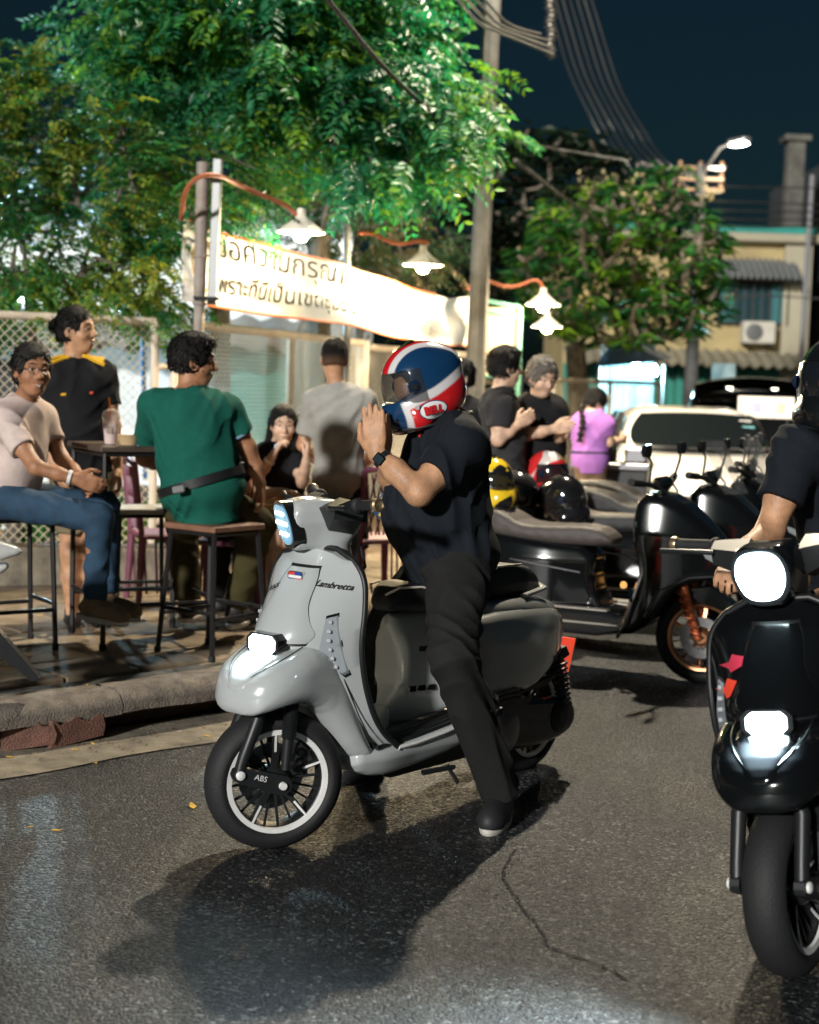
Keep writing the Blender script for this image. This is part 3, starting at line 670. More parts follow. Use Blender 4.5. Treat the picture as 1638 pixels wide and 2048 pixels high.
strap_plant(165, 1110, 11.9, 30, .5, 'yellow-edged strap plant behind the gate panel beside the jeans', (.14,.17,.02))
strap_plant(265, 1110, 11.8, 36, .6, 'dense strap-leaved plant at the hinge end of the gate panel', (.08,.15,.02))
strap_plant(330, 1090, 12.0, 28, .45, 'low strap-leaved plant beyond the gate post', (.05,.12,.02))
N = 1500; P = np.stack([rng.uniform(-4.2,-1.2,N), rng.uniform(11.35,13.6,N), np.full(N, SW+.02)], 1); th = rng.uniform(0,2*PI,N)
o = obj('leaf_litter', leaves_mesh('leaf_litter', P+rng.uniform(0,.05,(N,1))*np.array([0,0,1]), nv(np.stack([np.cos(th),np.sin(th),rng.uniform(-.2,.7,N)],1)), nv(np.array([0,0,1.])+rng.normal(0,.5,(N,3))), rng.uniform(.06,.14,N), rng.uniform(.03,.07,N), v3([(.28,.15,.06),(.2,.1,.04),(.34,.22,.08),(.12,.07,.03)])[rng.integers(0,4,N)]), STR); o['kind'] = 'stuff'; tag(o, 'dry brown leaf litter on the soil behind the gate panel', 'leaf litter')
s = MB(); s.ok = 1
N = 600; P = np.stack([rng.uniform(-4.5,-1.0,N), rng.uniform(12.6,14.5,N), np.full(N, SW)], 1); th = rng.uniform(0,2*PI,N)
o = obj('grass', leaves_mesh('grass', P, nv(np.stack([np.cos(th)*.3,np.sin(th)*.3,np.ones(N)],1)), nv(rng.normal(0,1,(N,3))), rng.uniform(.2,.45,N), rng.uniform(.02,.04,N), np.tile((.03,.13,.03),(N,1))*rng.uniform(.6,1.4,(N,1))), STR); o['kind'] = 'stuff'; tag(o, 'green grass tufts growing behind the fence', 'grass')

# ---------------------------------------------------------------- banner, posts, lamps
BAM = M('bamboo_grey', (.33,.28,.24), .6, var=.25, vs=9, bump=.3); GALV = M('galv', (.35,.36,.36), .45, .8)
yP = 10.2
t = thing('banner_post', 'grey pipe and steel channel lashed together as the banner post', 'post', A(398, 660, yP)*np.array([1,1,0])+(0,0,SW)); B = v3(t.location)
s = MB(); a, b_ = A(396, 700, yP), A(406, 325, yP); base = B
ps = [base, a, a*.5+b_*.5, b_]; s.tube([p-B for p in ps], [.03,.032,.042,.042], 12)
for f_ in (.25,.5,.75): q = a+(b_-a)*f_; s.lathe([(.043,-.012),(.048,0),(.043,.012)], 12, q-B, b_-a)
s.build('pipe', BAM, t)
a, b_ = A(424, 610, yP+.05), A(436, 318, yP+.05); fr = (nrm(b_-a), nrm(np.cross(b_-a, (0,1,0))), np.array([0,1.,0]))
s = MB(); s.box((a+b_)/2-B, (np.linalg.norm(b_-a), .06, .07), fr, ch=.006); s.build('steel_channel', GALV, t)
for f_ in (.05,.95): 
    s = MB(); q = A(398+(6*f_), 610-270*f_, yP); s.box(q-B+(.05,0,0), (.16,.12,.02)); s.build('lashing', DARK, t)
# banner cloth: param surface between the post and the sign frame
bt = [(362,432,10.6),(440,462,10.7),(560,500,11.1),(690,530,12.0),(800,570,13.0),(900,598,13.9),(958,590,14.6)]
bb = [(362,602,10.6),(440,616,10.7),(560,632,11.1),(690,648,12.0),(800,676,13.0),(880,690,13.7),(960,692,14.6)]
BT = np.array([A(*p) for p in bt]); BB = np.array([A(*p) for p in bb])
ut = np.linspace(0, 1, 7)
def banner_pt(u, v):
    a = np.array([np.interp(u, ut, BT[:,i]) for i in range(3)]); c = np.array([np.interp(u, ut, BB[:,i]) for i in range(3)])
    p = c*(1-v)+a*v
    w_ = .035*math.sin(u*17+v*2.4)+.025*math.sin(u*37-v*3)*(.4+u)+.02*math.sin(v*9+u*12)
    return p+np.array([.5,-.85,0])*w_
def cloth_mat():
    m = bpy.data.materials.new('banner_cloth'); m.use_nodes = True; nt = m.node_tree; n = nt.nodes; L = nt.links.new; b = n['Principled BSDF']; b.inputs['Base Color'].default_value = (.78,.74,.68,1); b.inputs['Roughness'].default_value = .5
    t = n.new('ShaderNodeBsdfTranslucent'); t.inputs[0].default_value = (.82,.76,.66,1); mx = n.new('ShaderNodeMixShader'); mx.inputs[0].default_value = .3
    L(b.outputs[0], mx.inputs[1]); L(t.outputs[0], mx.inputs[2]); L(mx.outputs[0], n['Material Output'].inputs[0]); return m
bn = thing('banner', 'long cream cloth banner with Thai lettering sagging between posts', 'banner', BB[0]); B = v3(bn.location)
s = MB(); s.grid(lambda u, v: banner_pt(u, v)-B, 90, 16); cl = s.build('cloth', cloth_mat(), bn, 180, fix=False)
s = MB(); ORG = M('orange_hem', (.5,.13,.04), .6); s.tube([banner_pt(u, 1.0)-B for u in np.linspace(0, .78, 50)], .012, 5); s.build('top_hem', ORG, bn)
s = MB(); s.tube([banner_pt(u, 0.0)-B for u in np.linspace(.1, 1, 50)], .010, 5); s.build('bottom_hem', ORG, bn)
INK = M('banner_ink', (.006,.005,.005), .9, spec=0); INK2 = M('banner_ink_faded', (.28,.24,.2), .7)
def banner_text(txt, u0, u1, v0, v1, ink):
    me = text_mesh(txt, 1.0); V = np.array([v.co[:] for v in me.vertices])
    if not len(V): return
    lo, hi = V.min(0), V.max(0)
    for v in me.vertices:
        u = u0+(u1-u0)*(v.co.x-lo[0])/(hi[0]-lo[0]); vv = v0+(v1-v0)*(v.co.y-lo[1])/(hi[1]-lo[1])
        v.co = Vector(banner_pt(u, vv)-B+np.array([.004,-.012,.0]))
    obj('lettering', me, ink, bn)
banner_text('ขอความกรุณา', .165, .50, .55, .93, INK)
banner_text('เพราะที่นี่เป็นเขตชุมชน', .155, .53, .12, .50, INK)
banner_text('โปรดงดใช้เสียงดัง', .62, .86, .12, .34, INK2)
s = MB(); th = np.linspace(0, 2*PI, 40); s.tube([banner_pt(.09+.045*math.cos(x), .5+.33*math.sin(x))-B+(0,-.014,0) for x in th[:-1]], .007, 4, closed=True); s.build('ring_print', M('gold_print', (.5,.28,.08), .6), bn)
# shade lamps on orange conduit arms
SHADE = M('shade_enamel', (.8,.74,.62), .35); SHI = M('lamp_bulb', (1,.9,.7), .3, emit=(1,.80,.46), es=130); ORT = M('orange_conduit', (.42,.13,.06), .5, var=.2, vs=12)
def shade_lamp(px, py, Y, arm, post, label, e=55, rs=.16):
    c = A(px, py, Y); t = thing('shade_lamp', label, 'lamp', c, 0, 'enamel shade lamps along the fence'); 
    s = MB(); s.lathe([(.0,.155),(.03,.15),(.035,.1),(.05,.085),(rs*.6,.045),(rs,.0),(rs*1.02,-.012),(rs*.97,-.008),(rs*.55,.035),(.03,.07)], 32, (0,0,0), (0,0,1)); s.build('shade', SHADE, t, 40)
    s = MB(); s.lathe([(.0,-.075),(.035,-.065),(.055,-.03),(.05,.01),(.025,.05),(.0,.055)], 16, (0,0,0), (0,0,1)); s.build('bulb', SHI, t, 180)
    lamp_light('POINT', (0,0,-.1), e, (1,.78,.48), t, .05)
    if arm:
        Q = [A(x, y, Y+dy)-c for x, y, dy in arm]; s = MB(); s.tube([v3(q) for q in resample(v3(Q), .03)], .016, 8); s.build('conduit_arm', ORT, t)
    if post:
        s = MB(); a, b_ = A(*post[0])-c, A(*post[1])-c; s.tube([a, b_], .028, 8); s.build('stake', GALV, t)
    return t
shade_lamp(602, 462, 10.55, [(602,440,0),(585,415,0),(480,372,-.3),(440,350,-.6),(400,345,-.7),(370,372,-.7),(362,440,-.4)], None, 'lit enamel lamp under the tree above the banner lettering', 42)
shade_lamp(846, 528, 12.6, [(845,500,0),(850,478,0),(868,492,0),(852,478,0),(830,480,0),(800,494,0),(775,485,0),(750,462,0),(715,466,0)], ((694,450,12.6),(694,900,12.6)), 'lit enamel lamp on a wavy orange arm above the helmeted rider', 110)
shade_lamp(1086, 608, 14.6, [(1086,590,0),(1090,565,0),(1072,552,0),(1040,575,0),(1005,575,0),(970,555,0),(940,562,0),(935,580,0)], None, 'lit enamel lamp on an orange arm above the green sign frame', 90)
shade_lamp(1094, 652, 16.2, None, None, 'small lit enamel lamp hanging lowest of the row', 60)
# sign board in a green frame
GRN = M('green_frame', (.08,.22,.17), .5, var=.15, vs=6); SIGN = M('sign_board', (.45,.37,.24), .6, var=.08, vs=3)
Y = 14.9; t = thing('notice_board', 'blank cream board in a green pipe frame beside the banner end', 'sign', A(1000, 900, Y)*np.array([1,1,0])+(0,0,SW)); B = v3(t.location)
p1, p2, p3, p4 = A(963, 600, Y), A(1040, 618, Y), A(1040, 760, Y), A(963, 760, Y)
for a in (p1, p2):
    s = MB(); s.tube([a-B+(0,0,.02), a*np.array([1,1,0])+(0,0,SW)-B], .03, 8); s.build('post', GRN, t)
for z in (0, -.1, -.72):
    s = MB(); s.tube([p1-B+(0,0,z), p2-B+(0,0,z+.02)], .022, 8); s.build('rail', GRN, t)
s = MB(); c = (p1+p3)/2-B; s.box(c+(0,.03,-.06), (p2[0]-p1[0]-.05, .02, .74), ch=.004); s.build('board', SIGN, t)
s = MB(); pw = A(725, 700, 15.4); pw[2] = SW; s.tube([pw, pw+(0,0,1.78)], .07, 10); tag(s.build('gate_pillar', PAINT), 'thick cream pipe pillar between the fence panels behind the grey shirt', 'post')
# market stall lit cold blue-white
Y = 25.0; st = thing('market_stall', 'stall with a dark blue canopy and white side sheets under cold lights', 'stall', A(1250, 900, Y)*np.array([1,1,0])); B = v3(st.location)
s = MB(); ap = A(1235, 668, Y)-B; cs = [A(1190, 735, Y-1)-B, A(1330, 722, Y-1)-B, A(1345, 715, Y+1)-B, A(1195, 725, Y+1)-B]; s.add([ap]+cs, [(0,1,2),(0,2,3),(0,3,4),(0,4,1)]); s.build('canopy', M('blue_canopy', (.02,.09,.15), .6), st, 0)
for px in (1200, 1328):
    s = MB(); q = A(px, 730, Y)-B; s.tube([q, q*np.array([1,1,0])], .03, 6); s.build('leg', GALV, st)
for px, w_ in ((1228,.5),(1258,.22),(1290,.3)):
    s = MB(); q = A(px, 770, Y+.4)-B; n_ = 14
    V = [(q[0]-w_/2+w_*i/n_, q[1]+.03*math.sin(i*1.9), z) for z in (.75, 2.35) for i in range(n_+1)]; s.add(V, [(i,i+1,n_+2+i,n_+1+i) for i in range(n_)]); s.build('side_sheet', M('white_sheet', (.6,.75,.78), .7), st, 60, fix=False)
s = MB(); q = A(1260, 810, Y)-B; s.box((q[0], q[1], .85), (1.6,.7,.06), ch=.01); s.box((q[0],q[1],.42), (1.5,.6,.78)); s.build('counter', M('counter', (.2,.3,.3), .6), st)
for k, (px, py) in enumerate([(1272,732),(1308,742)]):
    c = A(px, py, Y-.3); lt = thing('stall_lamp', 'bright cold white bulb hanging under the blue stall canopy', 'lamp', c, 0, 'stall bulbs')
    s = MB(); s.lathe([(.0,-.08),(.05,-.06),(.07,0),(.05,.05),(.02,.1),(0,.1)], 14, (0,0,0), (0,0,1)); s.build('bulb', M('cold_bulb', (1,1,1), .3, emit=(.6,.95,1), es=40), lt, 180)
    s = MB(); s.tube([(0,0,.08),(0,0,.3)], .008, 5); s.build('cord', DARK, lt)
    lamp_light('POINT', (0,-.1,-.1), 32, (.45,.9,1), lt, .1)
c = A(48, 598, 13.6); lt = thing('yard_lamp', 'cold white lamp glowing among leaves above the gate panel', 'lamp', c)
s = MB(); s.box((0,0,0), (.16,.05,.04), ch=.012); s.build('tube', M('cold_tube', (1,1,1), .3, emit=(.85,1,1), es=25), lt)
s = MB(); s.box((0,.04,.05), (.2,.1,.03), ch=.008); s.build('housing', GALV, lt); lamp_light('POINT', (.1,.2,-.12), 240, (.55,.85,1), lt, .1)
s = MB(); q = A(48, 598, 13.7); s.tube([q, q*np.array([1,1,0])+(0,0,SW)], .025, 6); tag(s.build('lamp_stake', GALV), 'thin steel stake carrying the yard lamp', 'post')
# ================================================================ scooter (forward +x, left +y, up +z)
BLK = M('black_plastic', (.012,.013,.014), .42, var=.1, vs=20); BLKG = M('gloss_black', (.008,.008,.009), .12, coat=.5); RUB = M('tyre_rubber', (.013,.013,.014), .68, bump=.15, bs=120)
ALU = M('machined_alu', (.85,.84,.82), .33, .2, var=.08, vs=30); CHR = M('chrome', (.75,.75,.76), .1, 1); STEEL = M('steel_grey', (.2,.2,.21), .35, .9)
SEATM = M('seat_vinyl', (.014,.014,.015), .5, bump=.25, bs=160); PIPING = M('seat_piping', (.55,.5,.44), .5)
LENSW = M('indicator_lens', (.42,.46,.5), .08, alpha=.6, spec=1); REDL = M('tail_red', (.5,.01,.01), .2, emit=(1,.03,.02), es=1.2); AMB = M('amber', (.8,.35,.01), .3)
def paint(name, col): return M(name, col, .22, coat=1, spec=.5)
GREY = paint('nardo_grey_paint', (.41,.43,.43)); BPAINT = M('black_paint', (.004,.0045,.005), .12, coat=.4, spec=.35)
LEDC = M('led_lens', (.9,.95,1), .1, emit=(.72,.93,1), es=14); HLENS = M('headlight_glass', (.3,.45,.5), .05, emit=(.2,.6,1), es=.22, coat=1)
_SC = {}
def cached(key, fn):
    if key not in _SC: _SC[key] = fn()
    return _SC[key]
ez = [.28,.33,.40,.51,.68,.84,.93,.985]; ex = [.29,.375,.45,.52,.575,.56,.555,.555]
ew = [.185,.188,.192,.2,.212,.21,.19,.13]; ecx = [.38,.48,.58,.66,.775,.695,.62,.575]
fe, fw_, fc = interp(ez, ex), interp(ez, ew), interp(ez, ecx)
def sm(fn, z, h=.035): return (fn(z-h)+2*fn(z)+fn(z+h))/4
def shield_x(y, z):
    w_ = sm(fw_, z); u = min(1, abs(y)/w_); return sm(fe, z)+(sm(fc, z)-sm(fe, z))*(1-u**2.3)
def tyre_prof(Ro, w, rim):
    P = []
    for k in range(15):
        a = -PI/2*1.0+PI*k/14; P.append((Ro-w*.42+w*.42*math.cos(a)*1.0, w*.5*math.sin(a)))
    P = [(rim, -w*.36)]+[(max(r, rim+.01), y) for r, y in P]+[(rim, w*.36)]
    return P
def make_wheel(parent, loc, rot, key, Ro=.236, w=.12, rim=.172, rimmat=None, spokemat=None, big=5, thin=3, disc=True, discside=1, lip=True):
    """hub is the part, tyre / rim / spokes / disc its pieces"""
    rimmat = rimmat or BLK; spokemat = spokemat or BLK
    hub = obj('wheel', cached(key+'hub', lambda: MB().lathe([(0,-.05),(.03,-.05),(.045,-.035),(.05,0),(.045,.04),(.032,.055),(0,.055)], 24).mesh('hub')), spokemat, parent, loc, rot)
    obj('tyre', cached(key+'tyre', lambda: MB().lathe(tyre_prof(Ro, w, rim-.004), 72, closed=True).mesh('tyre', 60)), RUB, hub)
    obj('rim', cached(key+'rim', lambda: MB().lathe([(rim,-w*.4),(rim+.004,-w*.34),(rim-.018,-w*.28),(rim-.026,0),(rim-.018,w*.28),(rim-.003,w*.36),(rim+.002,w*.4),(rim+.006,w*.3)], 72).mesh('rim', 40)), rimmat, hub)
    if lip: obj('rim_lip', cached(key+'lip', lambda: MB().lathe([(rim-.017,w*.34),(rim-.015,w*.41),(rim+.001,w*.425),(rim+.003,w*.38)], 72).mesh('lip', 40)), ALU, hub)
    def spk(a, wd, th, r0=.04, r1=rim-.012, yo=.012):
        m = MB(); X = np.array([math.cos(a),0,math.sin(a)]); T = np.array([-math.sin(a),0,math.cos(a)]); Y = np.array([0,1.,0])
        P = [X*r0+T*wd*.5*s_+Y*(yo+q*th) for s_ in (-1,1) for q in (-.5,.5)]+[X*r1+T*wd*.42*s_+Y*(yo+.022+q*th*.8) for s_ in (-1,1) for q in (-.5,.5)]
        return m.hull(P)
    for i in range(big):
        a = 2*PI*i/big+.25
        obj('spoke', cached(key+'sp%d' % i, lambda: spk(a, .02, .02).mesh('spoke', 20)), spokemat, hub)
        if lip: obj('spoke_edge', cached(key+'se%d' % i, lambda: spk(a, .008, .004, .085, rim-.014, .026).mesh('spoke_edge', 20)), ALU, hub)
        for j in range(thin):
            a2 = a+2*PI/big*(j+1)/(thin+1)
            obj('thin_spoke', cached(key+'st%d_%d' % (i, j), lambda: spk(a2, .0075, .012, .04, rim-.016, .004).mesh('thin_spoke', 20)), spokemat, hub)
    if disc:
        def dm():
            m = MB(); n = 48; V = []
            for yv in (-.002, .002):
                for r in (.062, .112): V += [(r*math.cos(2*PI*k/n)*(1+.02*math.sin(k*PI/2) if r > .1 else 1), yv, r*math.sin(2*PI*k/n)) for k in range(n)]
            Q = []
            for k in range(n):
                k2 = (k+1)%n; Q += [(k,k2,n+k2,n+k),(2*n+k,3*n+k,3*n+k2,2*n+k2),(n+k,n+k2,3*n+k2,3*n+k),(k,2*n+k,2*n+k2,k2)]
            return m.add(V, Q).mesh('disc', 30)
        d = obj('brake_disc', cached(key+'disc', dm), STEEL, hub, (0, -.038*discside, 0))
        for k in range(15):
            a = 2*PI*k/15; r = .096 if k % 2 else .08
            obj('disc_rivet', cached('rivet', lambda: MB().lathe([(0,-.004),(.004,-.004),(.004,.004),(0,.004)], 8).mesh('rivet')), M('brass', (.5,.35,.14), .3, .9), hub, (r*math.cos(a), -.038*discside, r*math.sin(a)))
    return hub
def scooter(label, loc, rz, pm, steer=R_(-30), badges=True, group=None, beam=14.0, tint=None):
    t = thing('scooter', label, 'scooter', loc, rz, group)
    SA = np.array([.515, 0, .985]); rake = R_(0)
    cs, sn = math.cos(steer), math.sin(steer)
    def St(p): p = v3(p); return np.array([SA[0]+cs*p[0]-sn*p[1], SA[1]+sn*p[0]+cs*p[1], SA[2]+p[2]])
    WC = np.array([.745, 0, .236])
    make_wheel(t, WC, (0,0,steer), 'fw', discside=1)
    make_wheel(t, (-.735,0,.232), (0,0,0), 'rw', discside=1)
    # ---- front suspension, turned with the wheel
    def Wp(x, y, z): return WC+np.array([cs*x-sn*y, sn*x+cs*y, z])
    for sg in (1, -1):
        y = .088*sg
        s = MB(); s.tube([Wp(.06,y*.5,.34), Wp(.085,y,.22), Wp(.13,y,.1), Wp(.145,y,.045)], [.02,.022,.02,.02], 12); s.build('fork_leg', BLK, t)
        s = MB(); s.hull([Wp(.145+.026*math.cos(a),y*1.0+q,.045+.026*math.sin(a)) for a in np.linspace(0,6.28,10) for q in (-.014,.014)]+[Wp(.034*math.cos(a),y+q,.034*math.sin(a)) for a in np.linspace(0,6.28,10) for q in (-.012,.012)]); lk = s.build('suspension_link', BLK, t, 30)
        s = MB(); s.lathe([(0,.0),(.015,.0),(.015,.008),(.008,.012),(0,.012)], 16, Wp(.145,y+.016*sg,.045), Wp(0,sg,0)-WC); s.build('pivot_bolt', ALU, lk); s = MB(); s.lathe([(0,.0),(.014,.0),(.012,.01),(0,.01)], 16, Wp(0,y+.014*sg,0), Wp(0,sg,0)-WC); s.build('axle_nut', ALU, lk)
        s = MB(); a, b = Wp(-.03,y,.28), Wp(-.012,y,.05); s.tube([a+(b-a)*.55, b], [.019,.016], 12); dp = s.build('damper', BLK, t)
        s = MB(); P = []; rr = []
        for k in range(33): P.append(a+(b-a)*(.02+.53*k/32)); rr.append(.026 if k % 2 else .021)
        s.tube(P, rr, 14); s.build('bellows', BLK, dp, 80)
    if badges:
        me = text_mesh('ABS', .026, .0006); 
        o = obj('lettering', me, M('print_white', (.6,.6,.6), .5), t); 
        X = nrm(Wp(-1,0,-.3)-WC); Yv = nrm(Wp(0,1,0)-WC); Z = nrm(np.cross(Yv, X)); mm = np.eye(4); mm[:3,0] = X; mm[:3,1] = -np.cross(X, Yv)*-1; mm[:3,1] = np.cross(Yv, X); mm[:3,2] = Yv; mm[:3,3] = Wp(.075,.104,.03)
        o.matrix_local = Matrix(mm.tolist())
    s = MB(); s.hull([Wp(-.10+dx, -.06+dy, .03+dz) for dx in (-.03,.03) for dy in (-.03,.02) for dz in (-.045,.045)]); s.build('brake_caliper', BLKG, t)
    # ---- fender
    def fen():
        g = F((.36,-.25,.22), (1.06,.25,.76), .0065)
        P = [(.935,.475),(.955,.515),(.94,.575),(.89,.628),(.81,.662),(.70,.70),(.60,.67),(.54,.55),(.47,.40),(.39,.27),(.47,.262),(.53,.31),(.60,.40),(.665,.475),(.73,.503),(.80,.508),(.88,.492)]
        hw = lambda x, z: np.where(x > .75, .168*np.sqrt(np.clip(1-((x-.75)/.212)**2, .0, 1))**.75, .168+np.clip((.62-x)/.2, 0, 1)*.015)
        g.ext(P, hw, .075, ch=1)
        g.ell(WC+(0,0,.005), (.27,.125,.268), k=.02, op='s')
        return g.mesh('front_fender')
    obj('front_fender', cached('fender', fen), pm, t)
    def ftop():   # raised crest on top of the fender
        g = F((.6,-.16,.5), (1.06,.16,.78), .006)
        P = [(.948,.545),(.94,.582),(.89,.635),(.81,.670),(.70,.690),(.64,.68),(.70,.645),(.82,.615),(.90,.575)]
        g.ext(P, lambda x, z: np.where(x > .76, .098*np.sqrt(np.clip(1-((x-.76)/.2)**2, 0, 1)), .098), .03, ch=1); return g.mesh('fender_crest')
    obj('fender_crest', cached('ftop', ftop), pm, t)
    for sg in (1,-1):
        bvf = BVHTree.FromPolygons([v.co for v in _SC['fender'].vertices], [p_.vertices[:] for p_ in _SC['fender'].polygons]); cp_ = []
        for x_ in np.linspace(.925, .66, 22):
            y_ = sg*(.104*math.sqrt(max(0, 1-((max(x_,.76)-.76)/.172)**2)) if x_ > .76 else .104); h_ = bvf.ray_cast(Vector((x_, y_, .9)), Vector((0,0,-1)))
            if h_[0] is not None: cp_.append(v3(h_[0])+(0,0,.001))
        s = MB(); s.tube(cp_, .0022, 5); s.build('crest_seam', BLK, t)
        s = MB(); s.tube([(x, sg*y, z) for x, y, z in ((.655,.158,.668),(.60,.172,.575),(.53,.183,.44),(.45,.19,.32))], .0024, 5); s.build('fender_seam', BLK, t)
    # ---- leg shield
    NZ, NY = 46, 33
    def shield():
        m = MB(); V = []; zs = np.linspace(.28, .995, NZ)
        for z in zs:
            w_ = float(sm(fw_, z))*(1 if z < .95 else max(.3, 1-((z-.95)/.05)**2*.5))
            for k in range(NY):
                u = -1+2*k/(NY-1); y = u*w_; V.append((shield_x(y, z), y, z-.012*(u*u if z > .97 else 0)))
        nF = len(V)
        for z in zs:
            w_ = float(sm(fw_, z))*(1 if z < .95 else max(.3, 1-((z-.95)/.05)**2*.5))
            for k in range(NY):
                u = -1+2*k/(NY-1); V.append((float(sm(fe, z))-.055+.02*abs(u)**4, u*w_*.97, z))
        Q = []
        for i in range(NZ-1):
            for k in range(NY-1):
                a = i*NY+k; Q += [(a, a+1, a+NY+1, a+NY), (nF+a, nF+a+NY, nF+a+NY+1, nF+a+1)]
        for i in range(NZ-1):
            for k in (0, NY-1): a = i*NY+k; Q.append((a, a+NY, nF+a+NY, nF+a))
        for k in range(NY-1):
            for i in (0, NZ-1): a = i*NY+k; Q.append((a, nF+a, nF+a+1, a+1))
        return m.add(V, Q).mesh('leg_shield', 38)
    smesh = cached('shield', shield); obj('leg_shield', smesh, pm, t)
    def trim():
        m = MB(); P = []
        zz = list(np.linspace(.29, .965, 34))
        for z in zz: P.append((float(sm(fe, z))-.008, float(sm(fw_, z))*(1 if z < .95 else max(.3, 1-((z-.95)/.05)**2*.5))+.003, z))
        top = [(float(sm(fe,.99))-.004+.03*(1-abs(y)/.1)*.3, y, .998) for y in np.linspace(.085, -.085, 9)]
        P = P+top+[(x, -y, z) for x, y, z in P[::-1]]
        m.tube(P, .0105, 8); return m.mesh('shield_trim', 60)
    obj('shield_trim', cached('trim', trim), BLK, t)
    def panel(off, grow):
        m = MB(); nz, ny = 30, 21; z0, z1 = .70, .935; V = []
        hwz = interp([.70,.72,.76,.81,.93,.94], [.11,.132,.115,.092,.066,.06])
        for i in range(nz):
            z = z0+(z1-z0)*i/(nz-1); hw = float((hwz(z-.012)+hwz(z)*2+hwz(z+.012))/4)+grow
            zz = z+(-grow if i == 0 else grow if i == nz-1 else 0)
            for k in range(ny):
                u = -1+2*k/(ny-1); V.append((shield_x(u*hw, zz)+off-.014*abs(u)**6, u*hw, zz))
        for i, j in [(0,0)]: pass
        Q = [(i*ny+k, i*ny+k+1, (i+1)*ny+k+1, (i+1)*ny+k) for i in range(nz-1) for k in range(ny-1)]
        me = m.add(V, Q).mesh('panel', 60, fix=False); return me
    obj('panel_gasket', cached('pg', lambda: panel(.009, .008)), BLK, t)
    obj('centre_panel', cached('cp', lambda: panel(.018, 0)), pm, t)
    # ---- lower running light
    lx = shield_x(0, .685)+.022
    s = MB(); s.hull([(lx+dx, sy*(.07-c1), .695+sz*(.036-c2)) for dx in (-.07,.022) for sy in (-1,1) for sz in (-1,1) for c1, c2 in ((0,.018),(.02,0))]); hb = s.build('running_light', BLKG, t, 25)
    s = MB(); s.hull([(lx+dx, sy*(.054-c1), .695+sz*(.029-c2)) for dx in (0,.028) for sy in (-1,1) for sz in (-1,1) for c1, c2 in ((0,.014),(.016,0))]); s.build('led_lens', LEDC, hb, 25)
    # ---- side indicators on the shield
    for sg in (1, -1):
        quad = [(.145,.79),(.17,.80),(.186,.70),(.19,.59),(.178,.58),(.138,.665)]
        for nm, gr, of, mt in (('indicator_bezel', 1.0, .003, BLKG), ('indicator', .86, .009, LENSW)):
            cq = np.mean(quad, 0); m = MB(); V = []
            for of2 in (-.01, of):
                for (y, z) in quad:
                    y2, z2 = cq+(v3((y, z))-cq)*(gr if of2 > 0 else 1.0); V.append((shield_x(y2, z2)+of2, sg*y2, z2))
            m.add(V, [tuple(range(6,12))]+[(i, (i+1)%6, 6+(i+1)%6, 6+i) for i in range(6)]); o = m.build(nm, mt, t, 20)
        for k in range(6):
            z = .62+k*.03; y = .168-.002*k; s = MB(); s.box((shield_x(y, z)+.005, sg*y, z), (.008,.018,.012), ch=.003); s.build('led_segment', M('led_off', (.4,.42,.44), .15, spec=1), o)
    # ---- floor, tunnel, belly
    hwf = interp([-.2,-.05,.2,.4,.5], [.2,.205,.2,.19,.16])
    def floor():
        g = F((-.25,-.26,.12), (.62,.26,.4), .007)
        g.ext([(.50,.31),(.44,.305),(.2,.315),(-.16,.345),(-.2,.30),(-.05,.235),(.25,.2),(.40,.2),(.5,.24)], lambda x, z: hwf(x)-np.clip((.27-z)/.1, 0, 1)*.05, .03, ch=1)
        return g.mesh('floor_board')
    obj('floor_board', cached('floor', floor), pm, t)
    for sg in (1, -1):
        for k in range(4):
            y = sg*(.085+k*.03); s = MB(); s.tube([(.42, y, .312), (.2, y, .318), (-.1, y, .342)], .009, 6); s.build('floor_strip', BLK, t)
        s = MB(); P = [(.33,sg*.195,.302),(.25,sg*.205,.306),(.1,sg*.212,.318),(-.14,sg*.21,.343)]; s.tube(P, .008, 6); s.build('floor_edge_trim', ALU, t)
    def tunnel():
        g = F((.1,-.1,.24), (.55,.1,.5), .007); g.ext([(.5,.30),(.48,.42),(.42,.36),(.33,.345),(.27,.38),(.2,.42),(.2,.30)], lambda x, z: .062+0*x, .03, ch=1); return g.mesh('tunnel')
    obj('tunnel', cached('tunnel', tunnel), pm, t)
    s = MB(); s.hull([(x, y*(.14 if z > .15 else .1), z) for x, z in ((.40,.23),(.3,.18),(-.35,.17),(-.45,.3),(.0,.28)) for y in (-1,1)]); s.build('belly', BLK, t, 20)
    s = MB(); s.tube([(-.02,.15,.17),(-.06,.17,.10)], .008, 6); s.tube([(.1,.13,.16),(-.05,.16,.16)], .01, 6); s.build('side_stand', BLK, t)
    # ---- body
    bw_ = interp([-.92,-.86,-.75,-.6,-.4,-.2,-.06,.06,.18,.27], [.05,.085,.145,.2,.235,.21,.145,.10,.062,.045])
    def body():
        g = F((-.98,-.3,.28), (.4,.3,.82), .0075)
        P = [(.185,.725),(.15,.60),(.14,.50),(.165,.43),(.24,.375),(.26,.315),(.0,.33),(-.16,.40),(-.3,.44),(-.6,.47),(-.81,.54),(-.865,.6),(-.845,.665),(-.7,.725),(-.45,.755),(-.2,.75),(.1,.735)]
        g.ext(P, lambda x, z: bw_(x)-np.clip((z-.62)/.16, 0, 1)*.05-np.clip((.47-z)/.15, 0, 1)*.045*np.clip((x+.2)/.15,0,1), .045, ch=1)
        g.ext([(.15,.69),(.14,.56),(.15,.46),(.0,.46),(-.03,.66)], lambda x, z: bw_(x)+.004-np.clip((z-.62)/.16, 0, 1)*.05, .02, k=.012, ch=1)
        return g.mesh('body')
    obj('body', cached('body', body), pm, t)
    cw = interp([-.88,-.8,-.6,-.4,-.2,-.06,-.0], [.09,.135,.215,.256,.26,.235,.2])
